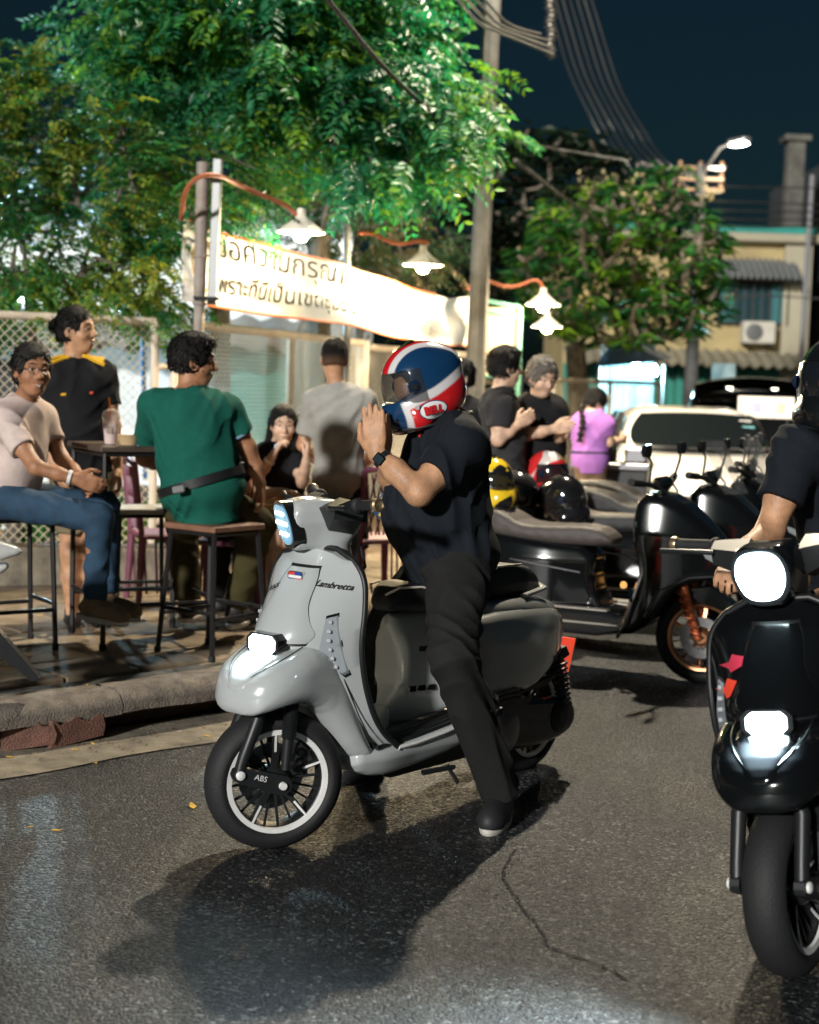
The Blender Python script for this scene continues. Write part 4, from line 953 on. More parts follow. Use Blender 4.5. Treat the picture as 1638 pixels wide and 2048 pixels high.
    def cowl(sg):
        g = F((-.92,-.02 if sg > 0 else -.32,.34), (.04,.32 if sg > 0 else .02,.76), .006)
        P = [(-.035,.705),(-.02,.56),(-.05,.44),(-.12,.40),(-.24,.405),(-.33,.425),(-.42,.40),(-.62,.455),(-.82,.53),(-.85,.60),(-.78,.668),(-.6,.705),(-.3,.722)]
        g.ext(P, lambda x, z: cw(x)-np.clip((z-.6)/.14, 0, 1)**1.5*.05-np.clip((.5-z)/.12, 0, 1)**1.5*.02, .03, ch=1)
        g.half((0, sg*.06, 0), (0, -sg, 0))
        return g.mesh('side_cowl')
    for sg in (1, -1): cwm = cached('cowl%d' % sg, lambda: cowl(sg)); obj('side_cowl', cwm, pm, t); 
    for sg in (1, -1):
        s = MB(); P = [(-.16,sg*.262,.43),(-.3,sg*.262,.435),(-.33,sg*.262,.40),(-.18,sg*.262,.385)]; s.hull([v3(p)+(0,q,0) for p in P for q in (-.012*sg, .004*sg)]); vt = s.build('air_intake', BLKG, t, 20)
        for k in range(2): s = MB(); s.box((-.24,sg*.268,.4+.018*k), (.13,.006,.007)); s.build('vent_bar', BLK, vt)
        s = MB(); q = [(.11,.655),(.11,.585),(.02,.575),(.0,.60),(.03,.655)]; s.hull([(x, sg*(float(bw_(x))-.003-max(0,(z-.62)/.16)*.05+o_), z) for x, z in q for o_ in (-.02,.006)]); hh = s.build('panel_recess', BLKG, t, 20)
        s = MB(); s.hull([(x, sg*(float(bw_(x))+.002+o_-.012*(z>.63)), z) for x in (.03,.095) for z in (.597,.642) for o_ in (-.02,.008)]); s.build('flap', BLK, hh, 20)
        for k in range(3): s = MB(); s.hull([(x, sg*(float(bw_(x))+.006+o_), z+.06*(0)) for x in (.105-k*.04,.13-k*.04) for z in (.452,.472) for o_ in (-.02,.001)]); s.build('vent_slot', BLKG, t, 20)
    s = MB(); s.tube([(-.055,.195,.70),(-.04,.19,.6),(-.055,.195,.5),(-.1,.205,.42)], .003, 5); s.build('seam_line', BLK, t)
    # ---- seats
    def seat1():
        g = F((-.35,-.2,.68), (.4,.2,.95), .007); g.ext([(.21,.735),(.222,.785),(.16,.845),(.0,.835),(-.1,.80),(-.28,.81),(-.3,.73)], lambda x, z: np.interp(x, [-.3,-.1,.0,.13,.22], [.15,.15,.13,.09,.05]), .05, ch=1); return g.mesh('seat')
    obj('seat', cached('seat', seat1), SEATM, t)
    def seat2():
        g = F((-.78,-.2,.70), (-.2,.2,.95), .007); g.ext([(-.24,.745),(-.26,.84),(-.34,.878),(-.50,.872),(-.64,.842),(-.70,.785),(-.68,.745)], lambda x, z: np.interp(x, [-.7,-.55,-.3], [.085,.125,.14])-np.clip((z-.8)/.1,0,1)*.02, .028, ch=1); return g.mesh('pillion_seat')
    obj('pillion_seat', cached('seat2', seat2), SEATM, t)
    for sg in (1,-1):
        s = MB(); s.tube([(.22,sg*.03,.805),(.185,sg*.068,.832),(.10,sg*.10,.832),(-.01,sg*.13,.80),(-.12,sg*.148,.765)], .0042, 6); s.build('seat_piping', PIPING, t)
        s = MB(); s.tube([(-.24,sg*.135,.75),(-.27,sg*.122,.845),(-.34,sg*.118,.872),(-.52,sg*.11,.868)], .004, 6); s.build('seat_piping', PIPING, t)
    s = MB(); s.tube([(-.46,.165,.755),(-.66,.125,.765),(-.76,.0,.775),(-.66,-.125,.765),(-.46,-.165,.755)], .016, 10, flat=.6); s.build('grab_rail', M('rail_grey', (.3,.32,.33), .3, .6), t)
    # ---- tail
    s = MB(); s.hull([(x, y, z) for x, z in ((-.82,.665),(-.862,.65),(-.872,.605),(-.83,.59)) for y in (-.06,.06)]); s.build('tail_light', REDL, t, 25)
    s = MB(); s.hull([(x, y, z) for x, z in ((-.78,.54),(-.87,.5),(-.95,.27),(-.935,.26),(-.82,.46)) for y in (-.07,.07)]); s.build('plate_bracket', BLK, t, 20)
    s = MB(); s.box((-.955,.03,.45), (.008,.11,.15), (nrm((1,0,.35)), np.array([0,1.,0]), nrm((-.35,0,1))), ch=.003); s.build('number_plate', M('red_plate_glow', (.8,.09,.04), .4, emit=(1,.1,.05), es=.3), t)  # plate is no lamp; a faint glow is added to its red
    for sg in (1,-1): s = MB(); s.tube([(-.90,sg*.06,.36),(-.91,sg*.1,.355)], [.014,.02], 10); s.build('rear_indicator', AMB, t)
    # ---- engine, swing arm, exhaust
    def engine():
        g = F((-1.0,-.1,.1), (-.15,.3,.42), .008)
        g.ext([(-.2,.33),(-.24,.2),(-.45,.15),(-.78,.155),(-.86,.22),(-.82,.31),(-.6,.34),(-.4,.36)], .052, .03, ch=2, y0=.135); return g.mesh('engine_cover')
    obj('engine_cover', cached('engine', engine), BLKG, t)
    for k in range(2):
        c = (-.34-k*.38, .19, .25); s = MB(); s.lathe([(.085-.02*k,-.012),(.085-.02*k,.002),(.07-.02*k,.012),(.02,.014),(0,.014)], 28, c); s.build('clutch_cap', BLK if k else STEEL, t)
    s = MB(); s.hull([(x, y, z) for x, z in ((-.5,.36),(-.42,.3),(-.3,.3),(-.28,.38)) for y in (.02,.2)]); s.build('air_box', BLKG, t, 20)
    s = MB(); s.tube([(-.78,.17,.26),(-.72,.16,.5)], [.02,.016], 10); d = s.build('rear_shock', BLK, t)
    s = MB(); P = [(-.775+.05*k/60+.03*0, .168, .29+.18*k/60) for k in range(61)]
    s.tube([(p[0]+.03*math.cos(k*.9), p[1]+.03*math.sin(k*.9), p[2]) for k, p in enumerate(P)], .0055, 6); s.build('shock_spring', BLK, d)
    s = MB(); s.tube([(-.3,-.12,.2),(-.6,-.16,.22),(-.95,-.17,.3)], [.03,.05,.045], 14); s.build('exhaust', STEEL, t)
    s = MB(); s.hull([(x, y, z) for x, z in ((-.55,.44),(-.9,.5),(-.93,.46),(-.75,.41)) for y in (-.09,.09)]); s.build('rear_mudguard', BLK, t, 20)
    for sg in (1,-1):
        s = MB(); s.hull([v3((-.46,sg*.19,.42)), v3((-.55,sg*.2,.40)), v3((-.62,sg*.21,.44)), v3((-.30,sg*.2,.40)), v3((-.46,sg*.215,.42)), v3((-.55,sg*.225,.40)), v3((-.62,sg*.23,.44)), v3((-.30,sg*.225,.395))]); s.build('cowl_underside', BLK, t, 20)
    # ---- headset, turned with the bars
    def T4():
        m = np.eye(4); m[:2,:2] = [[cs,-sn],[sn,cs]]; m[:3,3] = SA; return Matrix(m.tolist())
    def place(o): o.matrix_local = T4(); return o
    def headset():
        g = F((-.16,-.16,-.06), (.3,.16,.24), .006)
        g.ext([(.15,.162),(.07,.182),(-.03,.175),(-.11,.135),(-.105,.07),(-.06,.03),(.03,.012),(.10,.0),(.13,.005)], lambda x, z: np.interp(x, [-.1,0,.1,.2], [.085,.086,.088,.088])-np.abs(z-.10)*.35*(z < .10)-np.clip((z-.14)/.05,0,1)*.02, .03, ch=1)
        g.cone((-.03,0,-.05), (-.01,0,.08), .07, .06, .04, flat=((0,1,0), 1.0))
        return g.mesh('headset')
    place(obj('headset', cached('headset', headset), pm, t))
    hexo = [(.0,.168),(.062,.158),(.086,.10),(.07,.035),(.036,.005),(-.036,.005),(-.07,.035),(-.086,.10),(-.062,.158)]
    hexo = [tuple(q_) for q_ in chaikin(hexo, 2)]
    def hx(sc, x0, x1): 
        m = MB(); V = []
        for xx in (x0, x1):
            for y, z in hexo: zz = .09+(z-.09)*sc; V.append((xx+(zz-.09)*.28, y*sc, zz))
        return m.hull(V)
    bz = place(hx(1.02, .105, .15).build('headlight_bezel', BLKG, t, 25))
    gl = place(hx(.84, .146, .156).build('headlight', HLENS, t, 25))
    s = MB(); s.box((.157,0,.092), (.006,.11,.012), ch=.002); s.box((.166,0,.125), (.006,.08,.012), ch=.002); s.box((.148,0,.055), (.006,.08,.01), ch=.002); place(s.build('led_bar', LEDC, t))
    for sg in (1,-1):
        s = MB(); s.hull([(x, sg*y, z) for x, y, z in ((.055,.075,.15),(.02,.085,.075),(-.07,.08,.06),(-.1,.08,.14),(-.02,.08,.185),(-.02,.19,.185),(-.065,.185,.115),(.035,.18,.12),(.03,.185,.165),(-.07,.19,.165))]); pod = place(s.build('switch_pod', BLK, t, 35))
        s = MB(); s.hull([(-.075+x, sg*(.14+y), .13+z) for x in (-.012,.0) for y in (-.03,.03) for z in (-.02,.02)]); place(s.build('switch', BLKG, t, 25))
        s = MB(); s.lathe([(0,.19),(.024,.19),(.026,.2),(.022,.208),(.0175,.212),(.0175,.30),(.019,.325),(.0,.325)], 18, (-.02,0,.15), (-.12,sg*1.0,.09)); place(s.build('handlebar_grip', RUB, t))
        s = MB(); d_ = nrm((-.12,sg,.09)); s.lathe([(.021,.325),(.023,.33),(.023,.342),(.017,.346),(.008,.34),(0,.34)], 18, (-.02,0,.15), d_); be = place(s.build('bar_end', M('bar_end_gold', (.45,.33,.2), .3, .9), t))
        s = MB(); s.tube([(.05,sg*.17,.155),(.07,sg*.24,.165),(.05,sg*.33,.17)], [.008,.007,.008], 8); place(s.build('brake_lever', BLK, t))
    # ---- badges and lettering
    if badges:
        INKB = M('badge_black', (.01,.01,.011), .3)
        me = text_mesh('Lambretta', .0265, .0012, .3, .0006); wrap_onto(me, smesh, (.6,.132,.885), (0,1,-.1), (.0,.1,1), .0025); obj('lettering', me, INKB, t)
        me = text_mesh('Jxxx', .032, .0012, .45); wrap_onto(me, smesh, (.66,-.085,.865), (0,1,.42), (0,-.42,1), .017); obj('lettering', me, INKB, t)
        me = text_mesh('Lambretta', .036, .001, .3, .0008); wrap_onto(me, cached('cowl1', None), (-.69,.2,.505), (-1,-.15,.16), (.16,0,1), .0025); obj('lettering', me, INKB, t)
        s = MB(); xq = shield_x(0, .905)+.016
        s.hull([(xq+dx, sy*(.034-c1), .905+sz*(.018-c2)-.004*dx) for dx in (-.006,.006) for sy in (-1,1) for sz in (-1,1) for c1, c2 in ((0,.006),(.008,0))]); bd = s.build('badge', CHR, t, 20)
        for k, (y_, z_, w_, cc) in enumerate([(-.014,.915,.028,(.6,.06,.04)),(.014,.915,.028,(.02,.07,.35)),(0,.905,.056,(.75,.75,.75)),(-.014,.895,.028,(.02,.07,.35)),(.014,.895,.028,(.6,.06,.04))]):
            s = MB(); s.box((xq+.0075, y_, z_), (.002, w_, .009)); s.build('badge_stripe', M('badge_c%d' % k, cc, .3), bd)
    # ---- lamps are lit
    if beam:
        lo = lamp_light('SPOT', St((.2,0,.09)), beam, (.45,.85,1), t, .05, spot_size=R_(70), spot_blend=.7); d = Vector(St((2,0,-.55))-St((.0,0,0))); lo.rotation_euler = (-d).to_track_quat('Z', 'Y').to_euler()
        s = MB(); s.tube([(.40,.06,1.0),(.42,.1,.93),(.47,.06,.86),(.50,.02,.7)], .006, 6); s.build('brake_cable', BLK, t)
        lo = lamp_light('SPOT', (lx+.05,0,.695), beam*.5, (.75,.93,1), t, .04, spot_size=R_(130), spot_blend=.8); lo.rotation_euler = (0, R_(-62), 0)
    return t
def face_rz(a, b): d = v3(b)-v3(a); return math.atan2(d[1], d[0])
HR = np.array([.035, 5.60, 0]); HRZ = R_(-128.1)
hero = scooter('glossy warm grey scooter with lit headlight, astride which the helmeted rider sits', HR, HRZ, GREY)
# ================================================================ people
SKIN = {}
def skin(k):
    cols = {'tan': (.5,.27,.15), 'brown': (.38,.18,.095), 'light': (.66,.43,.30)}
    if k not in SKIN:
        m = M('skin_'+k, cols[k], .5, var=.28, vs=22, bump=.16, bs=140, sub=.1); SKIN[k] = m
    return SKIN[k]
def cloth(name, col, bs=90): return M('cloth_'+name, col, .85, var=.09, vs=26, bump=.3, bs=bs*2.2, spec=.2)
HAIRM = M('hair_black', (.006,.005,.0045), .6, var=.3, vs=60, bump=.5, bs=220, spec=.25); GREYH = M('hair_grey', (.16,.14,.12), .5, var=.4, vs=60, bump=.9, bs=160)
EYEW = M('eye_white', (.7,.68,.64), .25); IRIS = M('iris', (.015,.01,.008), .1); LIP = M('lips', (.28,.11,.08), .45); TEETH = M('teeth', (.75,.72,.66), .3)
def folds(seed, amp, dirv=(0,0,1), freq=34):
    r = np.random.default_rng(seed); K = r.normal(0, 1, (4,3)); ph = r.uniform(0, 6, 8); d = nrm(dirv)
    def fn(x, y, z):
        a = 0
        for i in range(3):
            k = K[i]*9; base = (x*d[0]+y*d[1]+z*d[2])*freq*(.6+.35*i); wob = np.sin(x*k[0]+y*k[1]+z*k[2]+ph[i])*2.6
            gate = .5+.5*np.sin(x*k[1]*.7+y*k[2]*.7+z*k[0]*.5+ph[i+3]); a = a+(np.abs(np.sin(base*.5+wob))-.6)*gate
        return a*amp
    return fn
def hand(g, w, d, pn, curl=.35, spread=.02, sc=1.0, thumb=1, mirror=1, k=.006):
    """palm + five fingers grown from the wrist w along d; pn = palm normal"""
    d = nrm(d); pn = nrm(v3(pn)-d*(v3(pn)@d)); s = np.cross(pn, d)*mirror; w = v3(w)
    g.ell(w+d*.052*sc, v3((.056,.041,.0165))*sc, (d, s, pn), .012); g.cone(w-d*.01, w+d*.03*sc, .026*sc, .026*sc, .015, flat=(pn, .75))
    g.cone(w+d*.06*sc+s*.028*sc, w+d*.092*sc+s*.030*sc, .013*sc, .011*sc, .01); g.cone(w+d*.06*sc-s*.028*sc, w+d*.088*sc-s*.031*sc, .012*sc, .010*sc, .01)
    for i, (o, L_) in enumerate(((.031,.066),(.0105,.076),(-.0105,.071),(-.031,.056))):
        p = w+d*(.092-.004*abs(i-1))*sc+s*o*sc; dd = nrm(d+s*(o*spread*40)); c = curl*(1+.08*i)
        r = .0092*sc
        for j, f_ in enumerate((.42,.32,.26)):
            ca, sa = math.cos(c*(j+.6)), math.sin(c*(j+.6)); q = p+(dd*ca+pn*sa)*L_*f_*sc; g.cone(p, q, r, r*.92, k); p = q; r *= .92
    p = w+d*.02*sc+s*.032*sc+pn*.006*sc; q = p+nrm(d*.75+s*.6+pn*.35)*.042*sc; q2 = q+nrm(d*.95+s*.1*thumb+pn*.35)*.032*sc; q3 = q2+nrm(d+pn*.3)*.022*sc
    g.cone(p, q, .0145*sc, .0115*sc, .012); g.cone(q, q2, .0112*sc, .0098*sc, k); g.cone(q2, q3, .0098*sc, .008*sc, k)
def head_sdf(g, c, f, s, u, hs, smile=0):
    def P(a, b, d): return v3(c)+(f*a+s*b+u*d)*hs
    fr = (f, s, u); E = lambda p, r, k, op='u': g.ell(P(*p), v3(r)*hs, fr, k*hs, op)
    E((-.006,0,.028), (.098,.077,.097), .02); E((.022,0,-.045), (.070,.060,.070), .03)
    E((.058,0,-.092), (.028,.03,.022), .03)
    for q in (-1,1):
        E((.06,q*.038,-.028), (.030,.026,.026), .025); E((-.004,q*.079,-.008), (.020,.009,.031), .006); E((.002,q*.083,-.008), (.011,.006,.02), .004, 's')
        g.cone(P(.083,q*.014,.030), P(.073,q*.05,.028), .011*hs, .009*hs, .02*hs); E((.105,q*.031,.008), (.018,.017,.012), .012, 's')
    g.cone(P(.090,0,.012), P(.113,0,-.026), .009*hs, .0135*hs, .014*hs)
    for q in (-1,1): E((.100,q*.012,-.030), (.011,.009,.008), .008)
    g.cone(P(.090,-.022,-.058+.006*smile), P(.097,0,-.060), .007*hs, .008*hs, .006*hs); g.cone(P(.097,0,-.060), P(.090,.022,-.058+.006*smile), .008*hs, .007*hs, .006*hs)
    g.cone(P(.088,-.016,-.072), P(.088,.016,-.072), .009*hs, None, .008*hs)
def hair_mesh(c, f, s, u, hs, style, seed, org):
    fr = (f, s, u); ext = .30 if style == 'long' else .19
    lo = v3(c)-(.17,.17,.42 if style == 'long' else .17); hi = v3(c)+(.17,.17,.19); g = F(lo, hi, .0065)
    def P(a, b, d): return v3(c)+(f*a+s*b+u*d)*hs
    th = {'short': .010, 'crop': .003, 'curly': .02, 'bun': .008, 'long': .010, 'thick': .017}[style]
    g.ell(P(-.010,0,.034), (v3((.098,.078,.096))+th)*hs, fr, 0)
    g.ell(P(-.03,0,-.02), (v3((.075,.076,.07))+th*.6)*hs, fr, .02)
    g.ell(P(.115,0,-.02), v3((.078,.082,.095))*hs, fr, .014, 's')             # face opening
    g.half(P(.082 if style != 'crop' else .066,0,.045), f*.95+u*-.3, .01)
    for q in (-1,1): g.ell(P(.01,q*.085,-.02), v3((.028,.03,.034))*hs, fr, .008, 's')
    if style in ('crop',): g.half(P(0,0,-.05), -u-f*.15, .02)
    elif style != 'long': g.half(P(0,0,-.062), -u-f*.2, .012)
    if style == 'bun': g.ell(P(-.105,0,.035), v3((.045,.045,.042))*hs, fr, .012); g.cone(P(-.06,.05,.07), P(-.1,.01,.04), .02*hs, .02*hs, .02)
    if style == 'thick': g.ell(P(.035,0,.105), v3((.065,.07,.03))*hs, fr, .03)
    if style == 'long':
        g.cone(P(-.05,0,.0), P(-.075,.0,-.16), .062*hs, .05*hs, .03); g.cone(P(.0,.072,.03), P(.015,.092,-.12), .024*hs, .032*hs, .02); g.cone(P(.015,.092,-.12), P(.055,.125,-.29), .034*hs, .026*hs, .02); g.cone(P(-.02,-.07,.03), P(-.03,-.085,-.14), .022*hs, .03*hs, .02); g.cone(P(-.03,-.085,-.14), P(-.02,-.10,-.25), .03*hs, .02*hs, .02)
    if style == 'braid': pass
    r = np.random.default_rng(seed); ph = r.uniform(0, 6, 6)
    if style == 'curly': g.warp(lambda x, y, z: .0065*np.sin(x*95+ph[0]+2*np.sin(z*40))*np.sin(y*95+ph[1])*np.sin(z*95+ph[2])*1.6)
    elif style in ('thick','short','bun'): g.warp(lambda x, y, z: (.0035 if style == 'thick' else .0014)*np.sin(x*70+ph[0]+2.5*np.sin(y*33+ph[3]))*np.sin(y*75+ph[1]+z*25)*np.sin(z*60+ph[2]))
    else: g.warp(lambda x, y, z: .0012*np.sin(x*140+ph[0])*np.sin(y*140+z*20))
    return g.mesh('hair', org)
def shoe(parent, an, toe, org, upper, sole, sc=1.0, ground=None):
    d = nrm(v3(toe)*(1,1,0)+(0,0,v3(toe)[2])); X, Yv, Z = frame(d); a = v3(an)
    b = a-Z*.075*sc+X*.05
    g = F(np.minimum(a,b)-.26, np.maximum(a,b)+.26, .0075)
    g.cone(a+Z*.015-X*.01, a-Z*.035*sc-X*.01, .044*sc, .046*sc, .02); g.ell(b+Z*.018, v3((.135,.047,.05))*sc, (X,Yv,Z), .03); g.ell(b+X*.075+Z*.002, v3((.065,.046,.035))*sc, (X,Yv,Z), .03)
    g.half(b-Z*.022, -Z); obj('shoe', g.mesh('shoe', org), upper, parent)
    g = F(b-.2, b+.2, .0075); g.ell(b-Z*.02, v3((.142,.051,.06))*sc, (X,Yv,Z), 0); g.half(b-Z*.012, Z); g.half(b-Z*.04, -Z); obj('shoe_sole', g.mesh('sole', org), sole, parent)
def person(label, Y, kp, look, shirtm, pantm, sk='tan', hair='short', hairm=None, g_=1.0, belly=0.0, sleeve=.62, hem=.10, shorts=None, shoes=None, toe=((0,-1,0),(0,-1,0)), smile=0, res=.0095, hands=None, group=None, collar=None, seed=1, skirt=False, face=True, hs=1.0, up=(0,0,1), hood=None, pose='', name='person', neckr=.052, hemdir=None, foldamp=.010):
    J = {k: A(q[0], q[1], Y+(q[2] if len(q) > 2 else 0)) for k, q in kp.items()}
    base = (J['anL']+J['anR'])/2; base = np.array([base[0], base[1], min(J['anL'][2], J['anR'][2])-.09]); org = base
    nk, pv, shL, shR = J['neck'], J['pelvis'], J['shL'], J['shR']
    u = nrm(nk-pv); s = nrm((shL-shR)-u*((shL-shR)@u)); f = np.cross(s, u); T = (f, s, u); tl = np.linalg.norm(nk-pv)
    lf = nrm(look); ls = nrm(np.cross(v3(up), lf)); lu = np.cross(lf, ls)
    allp = np.array(list(J.values())); lo, hi = allp.min(0)-.22, allp.max(0)+.24
    sw = np.linalg.norm(shL-shR)/.36
    def torso(g, e, b=0):
        g.ell(pv+u*tl*.70+f*.0, (v3((.112*g_,.158*g_,.19))+e), T, .05)
        g.ell(pv+u*tl*.36+f*(.012+.03*belly), (v3((.112*g_+.05*belly,.145*g_+.03*belly,.19))+e), T, .06)
        g.ell(pv+u*.03-f*.01, (v3((.118*g_+.03*belly,.160*g_+.02*belly,.13))+e), T, .05)
        for q in (shL, shR):
            g.cone(nk-u*.035-f*.005, q+u*.01, .058+e, .058*g_+e, .05)
            g.ell(q*.72+(pv+u*tl*.75)*.28, v3((.085*g_,.07,.075))+e, T, .05)
    g = F(lo, hi, res)
    torso(g, 0)
    g.cone(nk-u*.05, J['head']-lu*.05-lf*.015, neckr*1.05, neckr*.98, .03)
    hands = hands or {}
    for sd in 'LR':
        sh, el, wr = J['sh'+sd], J['el'+sd], J['wr'+sd]; q = (el+wr)/2
        g.cone(sh, el, .052*g_, .041*g_, .03); g.ell(sh*.45+el*.55, (.046*g_,)*3, None, .03); g.cone(el, el*.45+wr*.55, .040*g_, .036*g_, .02); g.cone(el*.45+wr*.55, wr, .036*g_, .026, .02)
        hd = hands.get(sd, {}); dd = hd.get('d', wr-el); hand(g, wr, dd, hd.get('n', -s if sd == 'L' else s), hd.get('curl', .4), hd.get('spread', .012), hd.get('sc', 1.0), 1, hd.get('m', 1 if sd == 'L' else -1))
        hp, kn, an = J['hip'+sd], J['kn'+sd], J['an'+sd]
        g.cone(hp, kn, .085*g_, .056*g_, .04); g.cone(kn, kn*.6+an*.4-f*.008, .055, .054*g_, .03); g.cone(kn*.6+an*.4, an, .052*g_, .035, .03)
        g.cone(an, an-np.array([0,0,.045]), .036, .034, .02)
    if face is True: head_sdf(g, J['head'], lf, ls, lu, hs, smile)
    else: g.ell(J['head'], (.09,.075,.11), (lf, ls, lu), .02)
    o = obj(name, g.mesh('person', org), skin(sk), None, base); tag(o, label, 'person', group)
    if face is True:
        def P(a, b, d): return J['head']+(lf*a+ls*b+lu*d)*hs-org
        for q in (-1,1):
            m = MB(); m.lathe([(.0112*math.sin(t), .0112*math.cos(t)) for t in np.linspace(0, PI, 9)], 12, P(.0765,q*.031,.007), lf); e = m.build('eye', EYEW, o, 180)
            m = MB(); m.lathe([(.0, .0124),(.003,.0122),(.0058,.0108),(.006,.009)], 12, P(.0765,q*.031,.007), lf+ls*q*-.05); m.build('iris', IRIS, e, 180)
            m = MB(); m.tube([P(.0965,q*.014,.030), P(.094,q*.032,.037), P(.082,q*.05,.031)], [.0035,.0045,.002], 6, flat=.7); m.build('eyebrow', hairm or HAIRM, o)
            m = MB(); m.tube([P(.0915,q*.019,.010), P(.0945,q*.031,.0165), P(.0875,q*.044,.010)], [.002,.0046,.002], 5); m.build('eyelid', skin(sk), o)
        sm_ = .010*smile
        m = MB(); m.tube([P(.0925,-.024-sm_*.5,-.060+sm_), P(.1015,-.008,-.060), P(.1015,.008,-.060), P(.0925,.024+sm_*.5,-.060+sm_)], [.0015,.0032,.0032,.0015], 6); m.build('upper_lip', LIP, o)
        m = MB(); m.tube([P(.0915,-.022-sm_*.5,-.063+sm_), P(.099,0,-.071-.006*smile), P(.0915,.022+sm_*.5,-.063+sm_)], [.0015,.004,.0015], 6); m.build('lower_lip', LIP, o)
        if smile: m = MB(); m.tube([P(.0935,-.019,-.060+sm_*.4), P(.0995,0,-.0655-.004*smile), P(.0935,.019,-.060+sm_*.4)], [.003,.0052,.003], 6, flat=.8); m.build('teeth', TEETH, o)
    if hair:
        hm = hair_mesh(J['head'], lf, ls, lu, hs, hair, seed, org); fade = hair == 'crop'
        if fade:
            c_ = J['head']-org
            def fcol(V): w_ = np.clip(((V-c_)@lu/hs+.045)/.075, 0, 1)[:,None]; return np.array([.010,.008,.007])*w_+np.array([.16,.085,.05])*(1-w_)
            vcol(hm, fcol)
        ho = obj('hair', hm, M('hair_fade', (.02,.02,.02), .65, attr='col', var=.3, vs=120, bump=.6, bs=240, spec=.2) if fade else hairm or HAIRM, o)
        if True:
            r = np.random.default_rng(seed); n_ = len(hm.vertices); V = np.empty(n_*3, np.float32); hm.vertices.foreach_get('co', V); V = V.reshape(-1,3).astype(float)
            c_ = J['head']-org; sel = r.choice(n_, min(n_, 1500)); P_ = V[sel]; P_ = P_[((P_-c_)@lu > .01*hs)] if fade else P_; Nn = nv(P_-(c_+lu*.0)); td = -lu[None]*.6-lf[None]*.5+r.normal(0,.45,P_.shape)+Nn*.35
            td = nv(td-Nn*((td*Nn).sum(1,keepdims=True))*.75); k_ = .022 if hair == 'curly' else .010 if hair == 'crop' else .034
            st_ = obj('hair_strands', leaves_mesh('strands', P_-Nn*.003, td, Nn, np.full(len(P_),k_)*r.uniform(.6,1.2,len(P_)), np.full(len(P_),.007), np.tile((.006,.005,.0045) if hairm is not GREYH else (.15,.13,.11), (len(P_),1))*r.uniform(.5,1.6,(len(P_),1))), M('strand', (.01,.01,.01), .5, attr='col', spec=.3), ho); st_['kind'] = 'stuff'
    # shirt
    g = F(lo, hi, res*.95); e = .017
    torso(g, e)
    for sd in 'LR':
        sh, el = J['sh'+sd], J['el'+sd]; en = sh+(el-sh)*sleeve; g.cone(sh-(el-sh)*.02, en, .064*g_+e*.4, .060*g_+e*.6, .035, cut='b')
    g.cone(pv+u*.05, pv-u*(hem+.02), .13*g_, .14*g_, .05, flat=(f, .82))
    if foldamp: g.warp(folds(seed, foldamp, u*.55+s*.6))
    g.half(pv-u*hem, -u if hemdir is None else hemdir)
    g.cone(nk-u*.045, nk+u*.12, neckr*1.12, neckr*1.35, .008, 's')
    so_ = obj('shirt', g.mesh('shirt', org), shirtm, o)
    if collar is not None:
        m = MB(); n_ = 22; V = []
        for i in range(n_):
            a = 2*PI*i/n_+.28; r = neckr*1.22; dirv = f*math.cos(a)+s*math.sin(a); dz = -.022*max(0, math.cos(a))
            for rr, hz in ((r*1.02,.012),(r*1.12,.022),(r*1.42,-.012),(r*1.36,-.018)): V.append(nk-u*.01+dirv*rr+u*(hz+dz)-org)
        m.add(V, [(i*4+k, i*4+(k+1)%4, ((i+1)%n_)*4+(k+1)%4, ((i+1)%n_)*4+k) for i in range(n_-1) for k in range(4)]); m.build('collar', collar, so_, 50)
    # trousers / shorts / skirt
    g = F(lo, hi, res*.95)
    g.ell(pv+u*.02-f*.008, v3((.126*g_+.03*belly,.166*g_+.02*belly,.12)), T, .04)
    for sd in 'LR':
        hp, kn, an = J['hip'+sd], J['kn'+sd], J['an'+sd]
        if shorts: en = hp+(kn-hp)*shorts; g.cone(hp, en, .10*g_, .085*g_, .04, cut='b')
        else: g.cone(hp, kn, .10*g_, .073*g_, .04); g.cone(kn, an, .072*g_, .062*g_, .025, cut='b'); 
    if skirt: g.cone(pv, (J['knL']+J['knR'])/2+u*.08, .15, .17, .05, cut='b', flat=(f, .8))
    g.warp(folds(seed+5, .010, (.3,.2,1), 40)); g.half(pv+u*.10, u)
    obj('shorts' if shorts else 'skirt' if skirt else 'trousers', g.mesh('trousers', org), pantm, o)
    if shoes:
        for i, sd in enumerate('LR'): shoe(o, J['an'+sd], toe[i], org, shoes[0], shoes[1])
    o_J = {k: q-org for k, q in J.items()}
    return o, J, org, (f, s, u), (lf, ls, lu)
BLKC = cloth('black', (.012,.012,.014)); NAVY = cloth('ink', (.010,.013,.018)); DKP = cloth('charcoal', (.022,.021,.02)); WSH = M('shoe_white', (.5,.47,.42), .6, var=.2, vs=20); DSH = M('shoe_dark', (.03,.028,.027), .6, var=.2, vs=20)
BRSH = M('shoe_suede', (.22,.15,.09), .85, var=.2, vs=20)
def strap_ring(parent, p, d, r, wd, mat, nm, flat=1.0, fl=None):
    d, a, b = frame(d); m = MB(); n_ = 28; V = []
    if fl is not None: a = nrm(v3(fl)-d*(v3(fl)@d)); b = np.cross(d, a)
    for i in range(n_):
        t = 2*PI*i/n_; e_ = a*math.cos(t)*r*flat+b*math.sin(t)*r; k_ = nrm(e_)
        for q, h_ in ((0,-wd/2),(.004,-wd/2),(.004,wd/2),(0,wd/2)): V.append(p+e_+k_*q+d*h_)
    m.add(V, [(i*4+k, i*4+(k+1)%4, ((i+1)%n_)*4+(k+1)%4, ((i+1)%n_)*4+k) for i in range(n_) for k in range(4)]); return m.build(nm, mat, parent, 40)

